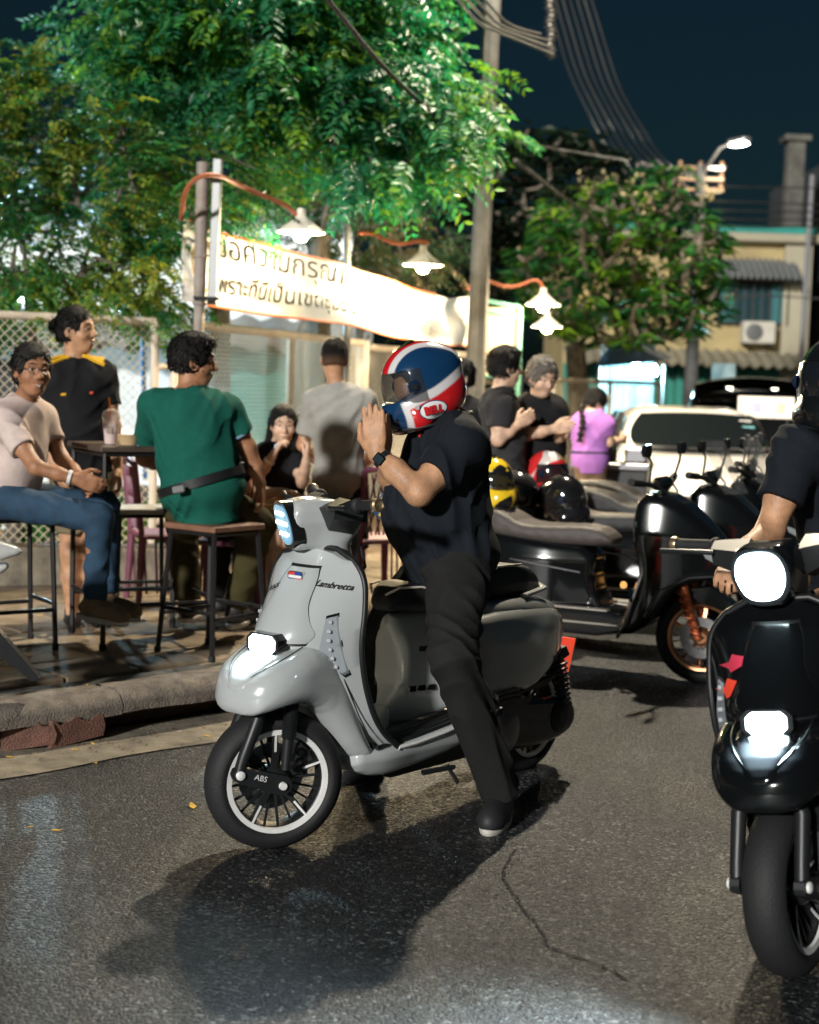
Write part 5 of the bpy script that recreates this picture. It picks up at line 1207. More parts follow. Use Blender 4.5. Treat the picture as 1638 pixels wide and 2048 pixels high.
# ---- rider on the grey scooter
RK = dict(head=(838,772), neck=(893,842,.03), pelvis=(893,1112,.08), shL=(922,892,-.14), shR=(868,893,.22), elL=(838,985,-.27), elR=(800,1000,.2), wrL=(752,906,-.20), wrR=(764,912,-.09),
          hipL=(915,1150,-.06), hipR=(868,1148,.2), knL=(905,1312,-.34), knR=(765,1265,.30), anL=(1000,1584,-.13), anR=(738,1520,.48))
HELD = nrm((-.96,-.27,-.14))
o, J, org, T, LF = person('rider in black polo and dark trousers pressing his palms together on the grey scooter', 5.52, RK, HELD, NAVY, cloth('slate', (.016,.016,.016)), 'tan', None, None, 1.16, 1.0, .66, .09, None, (M('sneaker_black', (.02,.02,.022), .6, var=.15, vs=20), WSH), ((-.28,-.96,0),(-.75,-.65,0)), res=.0065,
    hands=dict(L=dict(d=(-.10,.02,.99), n=(.26,.95,0), curl=.04, spread=.02, sc=1.03, m=-1), R=dict(d=(-.10,.02,.99), n=(-.26,-.95,0), curl=.04, spread=.02, sc=1.03, m=1)), collar=NAVY, seed=3, face=False, neckr=.06, foldamp=.012)
rider = o
dw = nrm(J['wrL']-J['elL']); wp = J['wrL']-dw*.035-org
strap_ring(o, wp, dw, .0315, .02, BLK, 'watch_strap'); fr = frame(dw, np.cross(dw, (.2,-1,0))); nn = nrm(np.array([-.55,-.8,.25])-dw*(np.array([-.55,-.8,.25])@dw)); m = MB(); m.box(wp+nn*.036, (.04,.036,.011), (dw, np.cross(nn, dw), nn), ch=.004); wt = m.build('watch', BLKG, o)
m = MB(); m.box(wp+nn*.0425, (.032,.028,.002), (dw, np.cross(nn, dw), nn), ch=.0008); m.build('watch_screen', M('watch_screen', (.02,.03,.04), .05), wt)

# ---- helmets
def helmet(label, loc, fwd, up, colfn, group=None, decal=None, visor_tint=(.02,.025,.03), valpha=.35, res=.0045, name='helmet', rimc=BLK):
    h = thing(name, label, 'helmet', loc, 0, group); f = nrm(fwd); s = nrm(np.cross(v3(up), f)); u = np.cross(f, s)
    mm = np.eye(4); mm[:3,0] = f; mm[:3,1] = s; mm[:3,2] = u; mm[:3,3] = v3(loc); h.matrix_world = Matrix(mm.tolist())
    def sh():
        g = F((-.2,-.16,-.2), (.21,.16,.18), res)
        g.ell((-.015,0,.02), (.148,.122,.138), None, 0); g.ell((.082,0,-.078), (.086,.094,.08), None, .045); g.ell((-.045,0,-.05), (.112,.112,.10), None, .05)
        g.cone((.05,-.075,-.1), (.05,.075,-.1), .05, None, .04); g.ell((-.10,0,.055), (.065,.085,.05), None, .04)
        g.half((0,0,-.138), (-.10,0,-1), .012)
        g.ell((-.0,0,-.16), (.085,.078,.12), None, .01, 's')
        # face port
        x = g.ax[0][:,None,None]; y = g.ax[1][None,:,None]; z = g.ax[2][None,None,:]
        top = z-(.075+.02*(x-.1)); bot = (-.026+.03*np.clip((.12-x)/.08,0,1))-z; back = (.056-x)
        port = smax(smax(top, bot, .012), back+0*z, .015); inner = np.abs(y)-.2+0*x
        g.D = smax(g.D, -smax(port, inner, 0), .006)
        return g.mesh('shell')
    me = cached('helmet_shell', sh).copy(); me.materials.clear()
    if me.color_attributes: me.color_attributes.remove(me.color_attributes[0])
    vcol(me, colfn); obj('shell', me, M('helmet_gloss', (1,1,1), .16, coat=1, attr='col'), h)
    def lin():
        g = F((-.16,-.13,-.16), (.17,.13,.14), .007); g.ell((-.015,0,.015), (.135,.108,.122), None, 0); g.ell((-.04,0,-.06), (.095,.098,.085), None, .04); g.half((0,0,-.118), (.12,0,-1), .01); g.ell((.09,0,-.0), (.085,.09,.08), None, .02, 's'); return g.mesh('lining')
    obj('lining', cached('helmet_lin', lin), M('helmet_lining', (.015,.015,.017), .8), h)
    def vis():
        m = MB(); V = []; na, nz = 30, 9
        for j in range(nz):
            z = -.036+.118*j/(nz-1)
            for i in range(na):
                a = -1.42+2.84*i/(na-1); k = 1-((z-.0)/.14)**2*.42; V.append((-.012+.150*math.cos(a)*k*(1.0), .1245*math.sin(a)*(1-((z)/.3)**2), z-.01*math.sin(abs(a))))
        return m.add(V, [(j*na+i, j*na+i+1, (j+1)*na+i+1, (j+1)*na+i) for j in range(nz-1) for i in range(na-1)]).mesh('visor', 180, fix=False)
    obj('visor', cached('helmet_vis', vis), M('visor_%.2f' % valpha, visor_tint, .05, alpha=valpha, spec=1, coat=1), h)
    for q in (-1,1):
        m = MB(); m.lathe([(0,.0),(.02,.0),(.024,-.006),(.024,-.012)], 28, (.046,q*.122,.012), (0,q,0)); pv_ = m.build('visor_pivot', M('pivot_navy', (.008,.02,.05), .2), h)
        m = MB(); m.lathe([(0,.006),(.012,.005),(.014,0)], 16, (.046,q*.122,.012), (0,q,0)); m.build('pivot_cap', BLK, pv_)
    m = MB(); P = [(.05+.125*math.cos(a)*(1 if math.cos(a) > 0 else 1.42)-.03, .115*math.sin(a), -.135+.012*math.cos(a)) for a in np.linspace(0, 2*PI, 41)[:-1]]; 
    m.tube(P, .0065, 6, closed=True); m.build('bottom_trim', rimc, h)
    m = MB(); m.tube([(.03,.085,-.13),(.035,.07,-.165),(.03,.03,-.185),(.03,-.03,-.185),(.035,-.07,-.165),(.03,-.085,-.13)], .006, 6, flat=.4); m.build('chin_strap', BLK, h)
    m = MB(); m.hull([(x, y, z) for x, z in ((.04,.148),(-.02,.166),(-.025,.155),(.045,.135)) for y in (-.022,.022)]); m.build('vent', BLKG, h, 25)
    if decal:
        me2 = bpy.data.meshes['shell'] if False else me
        for rx, rz_, off, c_ in ((.055,.034,.0015,(.05,.07,.13)),(.051,.0305,.003,(.75,.75,.75))):
            d_ = MB(); V = [(0,0,0)]+[(rx*math.cos(t), rz_*math.sin(t), 0) for t in np.linspace(0, 2*PI, 33)[:-1]]; d_.add(V, [(0, i+1, (i+1)%32+1) for i in range(32)])
            q = d_.mesh('decal', 0); wrap_onto(q, me, (.005,.14,-.085), (-1,0,-.12), (-.12,0,1), off, 1); obj('oval_decal', q, M('decal_%.2f' % c_[0], c_, .3), h)
        q = text_mesh('BELL', .036, 0, 0, .0026); wrap_onto(q, me, (.005,.14,-.085), (-1,0,-.12), (-.12,0,1), .008); obj('lettering', q, M('decal_red', (.55,.02,.025), .3), h)
        m = MB(); m.tube([(.055,.118,-.055),(.062,.124,-.06)], .009, 10); m.build('visor_latch', M('latch', (.6,.55,.55), .3), h)
        m = MB(); m.lathe([(0,.0),(.009,.0),(.009,.008),(0,.009)], 12, (.06,.05,-.165), (0,1,0)); m.build('strap_button', M('strap_red', (.6,.03,.02), .4), h)
    return h
def hero_col(V):
    x, y, z = V.T; c = np.tile(np.array([.006,.035,.095]), (len(V),1))
    ln = -.062+.60*(-x+.02)*.32+.10*np.clip(-(x+.02),0,1)*1.2          # sweeping side bands
    W_, R__ = np.array([.62,.60,.60]), np.array([.55,.012,.016])
    s_ = z-ln-.012
    def mixin(c, col, m_): m_ = np.clip(m_, 0, 1)[:,None]; return c*(1-m_)+col*m_
    st = lambda d_: np.clip(d_/.005+.5, 0, 1)
    side = st(.105-x)
    c = mixin(c, W_, st(.034-s_)*side); c = mixin(c, R__, st(.002-s_)*st(.085-x))
    tp = st(z-.055); a = np.abs(y)
    c = mixin(c, W_, st(.068-a)*tp); c = mixin(c, R__, st(.042-a)*tp)
    return c
hel_loc = A(838, 772, 5.52)
helmet('blue full-face helmet with red and white stripes worn by the scooter rider', hel_loc, nrm((-.90,-.25,-.32)), (0,0,1), hero_col, None, True, (.03,.032,.035), .55)
# ================================================================ the other people
o, J, org, T, LF = person('older man in glasses and pale pink polo laughing on a bar stool', 7.5,
    dict(head=(64,742,-.1), neck=(48,808), pelvis=(18,985), shL=(84,838,.16), shR=(8,842,-.16), elL=(122,915,.1), elR=(72,935,-.3), wrL=(166,960,-.05), wrR=(152,958,-.28), hipL=(35,995,.1), hipR=(20,1005,-.1), knL=(212,1012,.12), knR=(200,1035,-.2), anL=(215,1188,.1), anR=(190,1195,-.15)),
    (.55,-.83,.0), cloth('pink', (.62,.5,.46)), M('denim', (.02,.055,.10), .85, var=.3, vs=18, bump=.2, bs=160), 'brown', 'short', M('hair_pepper', (.02,.018,.016), .6, var=.4, vs=60, bump=.5, bs=200, spec=.25), .9, .3, .62, .06, None, (BRSH, WSH), ((1,-.25,-.1),(1,-.3,-.1)), 1, collar=cloth('pink', (.62,.5,.46)), seed=11, hs=1.02)
f, s_, u_ = LF; hd = J['head']-org
m = MB()
for q in (-1,1): m.tube([hd+f*.112+s_*(q*.034+.024*math.cos(a))+u_*(.006+.018*math.sin(a)) for a in np.linspace(0, 6.28, 21)[:-1]], .0014, 5, closed=True)
m.tube([hd+f*.112+s_*-.01+u_*.008, hd+f*.112+s_*.01+u_*.008], .0014, 5)
for q in (-1,1): m.tube([hd+f*.112+s_*q*.058+u_*.01, hd+f*.02+s_*q*.083+u_*.012], .0014, 5)
m.build('glasses', STEEL, o)
strap_ring(o, J['wrR']-nrm(J['wrR']-J['elR'])*.03-org, J['wrR']-J['elR'], .031, .016, ALU, 'watch')
o, J, org, T, LF = person('tall laughing man in black polo with yellow shoulder stripes and tied-back hair', 8.45,
    dict(head=(152,662), neck=(148,724), pelvis=(165,950), shL=(206,752,.04), shR=(104,752,-.04), elL=(226,850,.03), elR=(88,860,.0), wrL=(236,938,-.02), wrR=(112,935,-.1), hipL=(192,965), hipR=(146,965), knL=(188,1100,-.02), knR=(142,1105), anL=(190,1225), anR=(145,1228)),
    (.93,-.3,.05), BLKC, cloth('khaki', (.2,.16,.1)), 'tan', 'bun', HAIRM, 1.04, .35, .62, .07, .72, (DSH, WSH), ((.5,-.85,0),(.3,-.95,0)), 1, collar=BLKC, seed=12, hs=1.04)
f, s_, u_ = T; YS = M('yellow_print', (.75,.42,.02), .7)
me_s = [c for c in o.children if c.name.startswith('shirt')][0].data
for q in (-1,1):
    sh = J['shL' if q > 0 else 'shR']-org; nkp = J['neck']-org
    for k in range(3):
        m = MB(); P = []
        for tt in np.linspace(.25, 1.02, 9): P.append(nkp+(sh-nkp)*tt+u_*(.078-.025*tt)+f*(.06-.034*k))
        bv = BVHTree.FromPolygons([v.co for v in me_s.vertices], [p.vertices[:] for p in me_s.polygons])
        P2 = []
        for p in P:
            h = bv.find_nearest(Vector(p)); P2.append(v3(h[0])+v3(h[1])*.004)
        m.tube(P2, .011, 6); m.build('stripe', YS, o)
for dx, w_, cc, nm in ((-.075,.035,YS,'chest_logo'),(.07,.02,M('red_print', (.6,.08,.03), .6),'crest')):
    p = J['pelvis']-org+u_*np.linalg.norm(J['neck']-J['pelvis'])*.72+s_*dx+f*.2; h = bv.ray_cast(Vector(p), Vector(-f)); 
    if h[0] is not None: m = MB(); m.box(v3(h[0])+f*.001, (.006,w_,.014), T, ch=.002); m.build(nm, cc, o)
o, J, org, T, LF = person('heavy man in green tee seen from behind on a bar stool, head turned sideways', 7.72,
    dict(head=(386,722), neck=(372,792,-.04), pelvis=(408,992,-.06), shL=(310,815,-.02), shR=(452,822,.02), elL=(290,915,.2), elR=(494,895,.06), wrL=(320,930,.42), wrR=(522,968,.1), hipL=(372,1018,.05), hipR=(452,1015,.05), knL=(365,1050,.45), knR=(520,1050,.30), anL=(375,1200,.42), anR=(470,1212,.34)),
    (.93,.12,-.08), cloth('green', (.008,.095,.068)), cloth('olive', (.05,.042,.016)), 'brown', 'thick', HAIRM, 1.14, .8, .64, .15, None, (DSH, WSH), ((.2,.95,0),(.2,.95,0)), 0, seed=13, hs=1.03, hands=dict(R=dict(d=(.1,.1,-1), curl=.5)), foldamp=.010)
f, s_, u_ = T
strap_ring(o, J['pelvis']+u_*.075-org, nrm(u_+s_*.12), .222, .045, BLK, 'waist_strap', .86, f)
m = MB(); p = J['pelvis']+u_*.055-org-f*.222+s_*.11; m.box(p, (.02,.06,.035), T, ch=.006); m.build('strap_buckle', M('buckle_grey', (.2,.2,.2), .4), o)
m = MB(); p = J['pelvis']+u_*.10-org-s_*.20+f*.05; m.box(p, (.16,.06,.10), T, ch=.02); m.build('waist_bag', BLK, o)
for sd in 'LR':
    e_ = J['sh'+sd]+(J['el'+sd]-J['sh'+sd])*.63; strap_ring(o, e_-org, J['el'+sd]-J['sh'+sd], .076, .012, M('cuff_blue', (.16,.28,.4), .7), 'sleeve_cuff')
person('person in dark shirt writing at the wooden table, hidden behind the green-shirted man', 8.75,
    dict(head=(432,868), neck=(432,905), pelvis=(425,1030), shL=(400,925,.1), shR=(462,925,-.05), elL=(400,980,.1), elR=(500,990,.05), wrL=(440,985,.2), wrR=(560,984,.12), hipL=(410,1040), hipR=(450,1040), knL=(440,1060,.3), knR=(500,1060,.25), anL=(440,1200,.3), anR=(500,1200,.3)),
    (.8,.5,-.3), BLKC, DKP, 'light', 'short', HAIRM, .95, .2, .6, .06, None, (DSH, WSH), ((1,.3,0),(1,.3,0)), seed=14, hs=.95, hands=dict(R=dict(d=(1,.1,-.05), n=(0,0,-1), curl=.55)))
o, J, org, T, LF = person('young woman with long black hair and black tee resting chin on hand', 9.35,
    dict(head=(566,850), neck=(562,895,.02), pelvis=(560,1035,.05), shL=(594,914,.02), shR=(528,914,.02), elL=(605,965,-.12), elR=(512,962,-.12), wrL=(612,922,-.18), wrR=(544,914,-.16), hipL=(585,1040), hipR=(540,1040), knL=(590,1050,-.38), knR=(548,1055,-.38), anL=(575,1190,-.36), anR=(545,1195,-.36)),
    (.18,-.97,-.10), BLKC, BLKC, 'light', 'long', HAIRM, .84, 0, .6, .06, .85, (M('mint_shoe', (.35,.5,.42), .6), WSH), ((.2,-1,0),(-.1,-1,0)), seed=15, hs=.95, hands=dict(R=dict(d=(.45,.0,.85), n=(.8,.2,-.3), curl=.75), L=dict(d=(.1,.1,1), n=(-.8,0,.2), curl=.5)))
strap_ring(o, J['wrR']-nrm(J['wrR']-J['elR'])*.03-org, J['wrR']-J['elR'], .030, .014, ALU, 'watch')
person('man in pale grey tee with cropped hair standing with his back turned', 9.2,
    dict(head=(668,718), neck=(673,778), pelvis=(680,962), shL=(628,808,.02), shR=(730,806,-.02), elL=(606,890,.08), elR=(752,892,.03), wrL=(648,935,.28), wrR=(720,940,.26), hipL=(655,985), hipR=(706,985), knL=(652,1110,.02), knR=(712,1110,.02), anL=(652,1222), anR=(715,1222)),
    (-.25,.96,-.05), cloth('grey', (.34,.33,.30)), cloth('greenblack', (.02,.025,.022)), 'tan', 'crop', HAIRM, .93, .15, .72, .10, .9, (DSH, WSH), ((-.1,1,0),(.1,1,0)), seed=16, foldamp=.012)
person('man in black crew-neck tee half hidden behind the striped helmet', 10.2,
    dict(head=(918,755), neck=(918,800), pelvis=(930,965), shL=(965,835,-.03), shR=(892,835,.05), elL=(966,900,0), elR=(885,905,.1), wrL=(958,955,-.05), wrR=(890,960,.05), hipL=(945,975), hipR=(912,975), knL=(945,1080), knR=(912,1080), anL=(945,1180), anR=(912,1180)),
    (-.85,-.5,0), BLKC, DKP, 'light', 'short', HAIRM, 1.0, .1, .62, .08, None, (DSH, WSH), ((0,-1,0),(-.3,-1,0)), seed=17, hs=.97)
person('young man in charcoal tee with folded arms seen in profile beside the curly-haired man', 9.75,
    dict(head=(1010,735), neck=(1000,785), pelvis=(1010,955), shL=(985,812,.14), shR=(1000,815,-.15), elL=(1012,880,.18), elR=(996,880,-.2), wrL=(1042,846,.02), wrR=(1036,850,-.16), hipL=(1015,970,.08), hipR=(1005,970,-.08), knL=(1018,1085,.08), knR=(1005,1085,-.08), anL=(1015,1195,.08), anR=(1002,1195,-.08)),
    (.93,.3,-.05), cloth('charcoal_tee', (.035,.034,.036)), DKP, 'light', 'thick', HAIRM, 1.0, .1, .64, .09, None, (DSH, WSH), ((1,0,0),(1,-.1,0)), seed=18, hs=.98)
person('smiling curly grey-haired man in black tee with clasped hands', 9.95,
    dict(head=(1083,756,-.08), neck=(1078,798), pelvis=(1078,960), shL=(1112,822,.02), shR=(1048,820,-.02), elL=(1112,880,-.05), elR=(1050,870,-.12), wrL=(1130,868,-.25), wrR=(1108,858,-.3), hipL=(1092,970), hipR=(1062,970), knL=(1092,1080), knR=(1062,1080), anL=(1092,1185), anR=(1062,1185)),
    (.45,-.85,-.28), BLKC, DKP, 'light', 'curly', GREYH, 1.02, .3, .62, .09, None, (DSH, WSH), ((.3,-1,0),(.1,-1,0)), 1, seed=19, hs=.99)
o, J, org, T, LF = person('woman in purple tee with a dark braid cooking beside the fence', 13.2,
    dict(head=(1190,806,.05), neck=(1182,832), pelvis=(1180,925), shL=(1158,850,.05), shR=(1212,850,-.05), elL=(1160,885,.1), elR=(1218,885,-.05), wrL=(1200,882,.3), wrR=(1242,880,.12), hipL=(1168,935), hipR=(1194,935), knL=(1170,1005), knR=(1192,1005), anL=(1170,1075), anR=(1192,1075)),
    (.82,.3,-.45), cloth('purple', (.36,.15,.46)), cloth('brown_skirt', (.16,.10,.06)), 'light', 'short', HAIRM, .92, .2, .6, .09, .55, (DSH, WSH), ((.5,.8,0),(.6,.7,0)), seed=20, hs=.97)
m = MB(); h0 = J['head']-org; P = [h0+(-.09,-.02,.02), h0+(-.12,-.04,-.06), J['neck']-org+(-.08,-.12,-.03), J['neck']-org+(-.10,-.17,-.14), J['neck']-org+(-.11,-.18,-.22)]
Q = resample(v3(P), .012); m.tube(Q, [.024+.007*math.sin(k*1.25) for k in range(len(Q))], 8); m.build('braid', HAIRM, o)
strap_ring(o, J['pelvis']+T[2]*.09-org, T[2], .168, .02, M('apron_tie', (.03,.025,.06), .8), 'apron_tie', .84, T[0])

# ================================================================ black scooter and rider entering at the edge
bk = scooter('black scooter with a glaring headlight leaning towards the grey scooter', (1.42, 4.70, 0), R_(-116.6), BPAINT, R_(-6), False, None, 380)
bk.rotation_euler = (R_(8.5), 0, R_(-116.6))
GLARE = M('headlight_glare', (1,1,1), .1, emit=(.72,.95,1), es=22)
for c in bk.children:
    if c.name.startswith(('headlight', 'led_bar')) and 'bezel' not in c.name: c.material_slots[0].link = 'OBJECT'; c.material_slots[0].material = GLARE
shm = cached('shield', None)
for k, (y0_, z0_, sc_) in enumerate(((-.10,.84,.045),(-.11,.775,.05))):
    m = MB(); pts_ = [(sc_*(1 if j % 2 else .55)*math.cos(j*.6283)*1.5, sc_*(1 if j % 2 else .55)*.55*math.sin(j*.6283)+.25*sc_*math.cos(j*.6283), 0) for j in range(10)]; m.add([(0,0,0)]+pts_, [(0, j+1, (j+1)%10+1) for j in range(10)])
    q = m.mesh('sticker', 0); wrap_onto(q, shm, (.6,y0_,z0_), (0,1,0), (0,0,1), .004, 2); obj('sticker', q, M('red_sticker%d' % k, [(.45,.03,.06),(.75,.06,.03)][k], .4), bk)
RB = dict(head=(1672,775), neck=(1668,850,.05), pelvis=(1705,1200,.25), shL=(1745,905,.1), shR=(1592,905,-.05), elL=(1790,1060,.0), elR=(1540,1062,-.12), wrL=(1740,1120,-.4), wrR=(1470,1128,-.32), hipL=(1740,1220,.25), hipR=(1665,1220,.2), knL=(1760,1250,-.2), knR=(1625,1250,-.25), anL=(1740,1500,-.2), anR=(1640,1500,-.2))
person('black-clad rider of the black scooter reaching for the handlebar', 5.0, RB, (-.5,-.85,-.1), NAVY, DKP, 'tan', None, None, 1.1, .6, .62, .1, None, (DSH, WSH), ((-.4,-.9,0),(-.4,-.9,0)), seed=31, face=False, hands=dict(R=dict(d=(-.3,-.6,-.2), n=(0,0,-1), curl=.75), L=dict(d=(-.3,-.6,-.2), n=(0,0,-1), curl=.75)))
helmet('glossy black full-face helmet worn by the rider of the black scooter', A(1672,770,4.98), (-.5,-.85,-.1), (0,0,1), lambda V: np.tile((.006,.007,.008), (len(V),1)), None, None, (.01,.012,.015), .8)

# ================================================================ bar furniture
BM = M('black_steel', (.013,.012,.013), .45, var=.15, vs=15); WOODT = M('stool_wood', (.2,.1,.06), .55, var=.3, vs=9, bump=.15)
def frame_table(name, label, cat, c, w_, d_, hgt, rz, top_mat, th=.03, rung=(.18,), group=None, splay=.0, lr=.013):
    t = thing(name, label, cat, (c[0], c[1], SW), rz, group)
    m = MB(); m.box((0,0,hgt-th/2), (w_,d_,th), ch=.005); m.build('seat' if cat == 'stool' else 'table_top', top_mat, t)
    cs_ = [(sx*(w_/2-.03), sy*(d_/2-.03)) for sx, sy in ((1,1),(-1,1),(-1,-1),(1,-1))]
    ft = [(x*(1+splay), y*(1+splay)) for x, y in cs_]
    for (x, y), (fx, fy) in zip(cs_, ft):
        m = MB(); m.tube([(fx,fy,0),(x,y,hgt-th)], lr, 6); lg = m.build('leg', BM, t); m = MB(); m.tube([(fx,fy,.0),(fx,fy,.03)], lr*1.35, 8); m.build('foot_cap', RUB, lg)
    for rz_ in rung:
        for i in range(4):
            k = rz_/hgt; a = v3((*ft[i], 0))*(1-k)+v3((*cs_[i], hgt))*k; b_ = v3((*ft[(i+1)%4], 0))*(1-k)+v3((*cs_[(i+1)%4], hgt))*k; a[2] = b_[2] = rz_+(.03 if i % 2 else 0)
            m = MB(); m.tube([a, b_], lr*.85, 6); m.build('rung', BM, t)
    for i in range(4):
        a = v3((*cs_[i], hgt-th-.012)); b_ = v3((*cs_[(i+1)%4], hgt-th-.012)); m = MB(); m.tube([a, b_], lr*.9, 6); m.build('apron_rail', BM, t)
    return t
def gc(*q): return np.mean([G(x, y, SW) for x, y in q], 0)
frame_table('bar_stool', 'black steel bar stool with wooden seat under the green-shirted man', 'stool', gc((395,1355),(325,1325),(435,1285),(512,1288))+np.array([0,.10,0]), .36, .36, .655, R_(52), WOODT, .03, (.2,), 'bar stools', .28)
frame_table('bar_stool', 'black steel bar stool under the older man in the pink polo', 'stool', (-1.98, 7.62), .36, .36, .69, R_(35), WOODT, .03, (.2,), 'bar stools', .12)
frame_table('bar_stool', 'empty bar stool standing between the gate panel and the tall bar table', 'stool', (-1.50, 8.55), .34, .34, .645, R_(20), M('stool_pale', (.4,.38,.34), .5, var=.2, vs=10), .03, (.2,), 'bar stools', .12)
tb = frame_table('bar_table', 'tall black steel bar table with a thin dark top', 'table', (-1.40, 7.98), .62, .62, 1.02, R_(28), M('table_dark', (.09,.065,.05), .4, var=.3, vs=8), .028, (.22,), None, .0, .014)
zt_ = SW+1.02
def cup(px, Y):
    c = A(px, 920, Y); t = thing('iced_drink', 'plastic cup of pink iced drink with dome lid and orange straw', 'cup', (c[0], c[1], zt_))
    m = MB(); m.lathe([(0,.002),(.032,.002),(.036,.05),(.045,.13),(.046,.13),(.047,.134)], 24, (0,0,0), (0,0,1)); m.build('cup', M('clear_cup', (.8,.8,.8), .08, alpha=.35, spec=.8), t)
    m = MB(); m.lathe([(0,.004),(.030,.004),(.034,.05),(.0425,.11),(0,.112)], 24, (0,0,0), (0,0,1)); m.build('drink', M('pink_drink', (.62,.4,.36), .4, var=.25, vs=50), t)
    m = MB(); m.lathe([(.047,.134),(.046,.15),(.036,.172),(.016,.182)], 24, (0,0,0), (0,0,1)); m.build('lid', M('clear_lid', (.85,.85,.85), .08, alpha=.4, spec=.8), t)
    m = MB(); m.tube([(.01,0,.02),(-.012,0,.24)], .0055, 8); m.build('straw', M('orange_straw', (.75,.2,.03), .4), t)
    m = MB(); m.box((.0,-.041,.075), (.03,.003,.035)); m.build('sticker', M('cup_print', (.25,.18,.15), .5), t)
cup(221, 7.86)
c = A(258, 912, 7.8); t = thing('snack_bowl', 'small paper bowl of food beside the iced drink', 'bowl', (c[0], c[1], zt_))
m = MB(); m.lathe([(0,.002),(.045,.002),(.06,.05),(.063,.053),(.058,.05),(.043,.01),(0,.01)], 24, (0,0,0), (0,0,1)); m.build('bowl', M('kraft', (.5,.36,.2), .8, var=.1, vs=20), t)
m = MB(); m.lathe([(0,.055),(.03,.052),(.055,.04)], 18, (0,0,0), (0,0,1)); m.build('food', M('rice', (.65,.58,.4), .8, var=.3, vs=80, bump=.8, bs=90), t)
WOODY = M('yellow_wood', (.5,.26,.08), .5, var=.25, vs=7)
c = A(590, 1002, 8.95)
t = thing('wooden_table', 'yellow plank table in front of the long-haired woman', 'table', (c[0], c[1], SW), R_(8)); hz = c[2]-SW
for k in range(4): m = MB(); m.box((0,-.21+k*.14,hz-.02), (.75,.132,.04), ch=.006); m.build('plank', WOODY, t)
for sx in (-1,1):
    for sy in (-1,1): m = MB(); m.box((sx*.33,sy*.22,(hz-.04)/2), (.05,.05,hz-.04)); m.build('leg', BM, t)
m = MB(); m.box((0,0,hz-.07), (.66,.42,.04)); m.build('table_frame', BM, t)
c2 = A(610, 985, 8.85); t = thing('note_pad', 'white note pad lying on the yellow plank table', 'note pad', (c2[0], c2[1], c[2]+.001), R_(15)); m = MB(); m.box((0,0,.006), (.21,.15,.012), ch=.002); m.build('pages', M('paper', (.7,.66,.6), .7), t); m = MB(); m.box((0,.07,.008), (.21,.012,.017), ch=.002); m.build('binding', BM, t)
# pink lattice chairs
PINK = M('pink_plastic', (.17,.05,.085), .45, var=.15, vs=9)
def lattice_chair(c, rz, label):
    t = thing('plastic_chair', label, 'chair', (c[0], c[1], SW), rz, 'pink lattice chairs')
    m = MB(); m.box((0,0,.42), (.42,.42,.03), ch=.01); m.build('seat', PINK, t)
    for sx in (-1,1):
        for sy in (-1,1):
            m = MB(); m.tube([(sx*.21,sy*.21,0),(sx*.185,sy*.185,.42)], [.018,.026], 8); m.build('leg', PINK, t)
    for sy in (-1,1): m = MB(); m.tube([(-.19,sy*.19,.42),(-.24,sy*.2,.85)], .018, 8); m.build('back_post', PINK, t)
    m = MB(); m.tube([(-.24,-.2,.85),(-.255,0,.88),(-.24,.2,.85)], .02, 8); m.build('back_rail', PINK, t)
    for k in range(7):
        for sg in (1,-1): y = -.16+k*.053; m = MB(); m.tube([(-.2,max(-.18,min(.18,y-sg*.04)),.46),(-.238,max(-.18,min(.18,y+sg*.04)),.83)], .006, 5); m.build('lattice_bar', PINK, t)
    for sy in (-1,1):
        for k in range(6):
            m = MB(); m.tube([(-.16+k*.065,sy*.2,.08),(-.18+k*.07,sy*.19,.40)], .007, 5); m.build('side_bar', PINK, t)
lattice_chair(A(335, 1100, 9.3), R_(20), 'pink lattice plastic chair between the gate post and the green-shirted man')
lattice_chair(A(470, 1100, 9.0), R_(80), 'pink lattice plastic chair beyond the green-shirted man on his stool')
lattice_chair(A(590, 1100, 9.7), R_(-85), 'pink lattice plastic chair of the long-haired woman')
lattice_chair(A(745, 1100, 9.4), R_(120), 'pink lattice plastic chair partly behind the praying rider')
for k, (px, py, Y, w_) in enumerate([(100,1190,9.9,.75),(280,1180,10.0,.6)]):
    c = A(px, py, Y); t = thing('planter', ['long weathered concrete planter box behind the older man', 'short weathered concrete planter box beyond the tall bar table'][k], 'planter', (c[0], c[1], SW), R_(20))
    m = MB(); m.box((0,0,.13), (w_,.28,.26), ch=.02); m.build('box', CONC, t); m = MB(); m.box((0,0,.262), (w_-.08,.2,.01)); m.build('soil', DIRT, t)
# fallen yellow leaves
YL = M('yellow_leaf', (.62,.36,.03), .6, var=.25, vs=30)
for k, (px, py, z, sz) in enumerate([(385,1614,0,.035),(190,1526,0,.018),(112,1662,0,.018),(185,1488,.02,.014),(415,1473,.006,.018),(175,1278,SW,.02),(80,1232,SW,.022),(20,1515,.006,.016),(150,1500,.006,.015),(174,1371,SW,.013),(60,1655,0,.012),(25,1365,SW,.012)]):
    p = G(px, py, z); m = MB(); a = random.uniform(0, 6); P = [(-1,0,.05),(-.3,.38,.2),(.5,.3,.12),(1.1,0,.3),(.5,-.34,.05),(-.3,-.4,.16)]
    P = [(sz*(x*math.cos(a)-y*math.sin(a)), sz*(x*math.sin(a)+y*math.cos(a)), sz*zz*.5+.003) for x, y, zz in P]; m.add(P+[(x,y,z_-.0015) for x, y, z_ in P], [(0,1,2,3,4,5),(11,10,9,8,7,6)]+[(i,(i+1)%6,6+(i+1)%6,6+i) for i in range(6)]); tag(m.build('fallen_leaf', YL, None, 0, loc=p), 'small fallen yellow leaf lying flat near the kerb and front wheel', 'leaf', 'fallen yellow leaves')
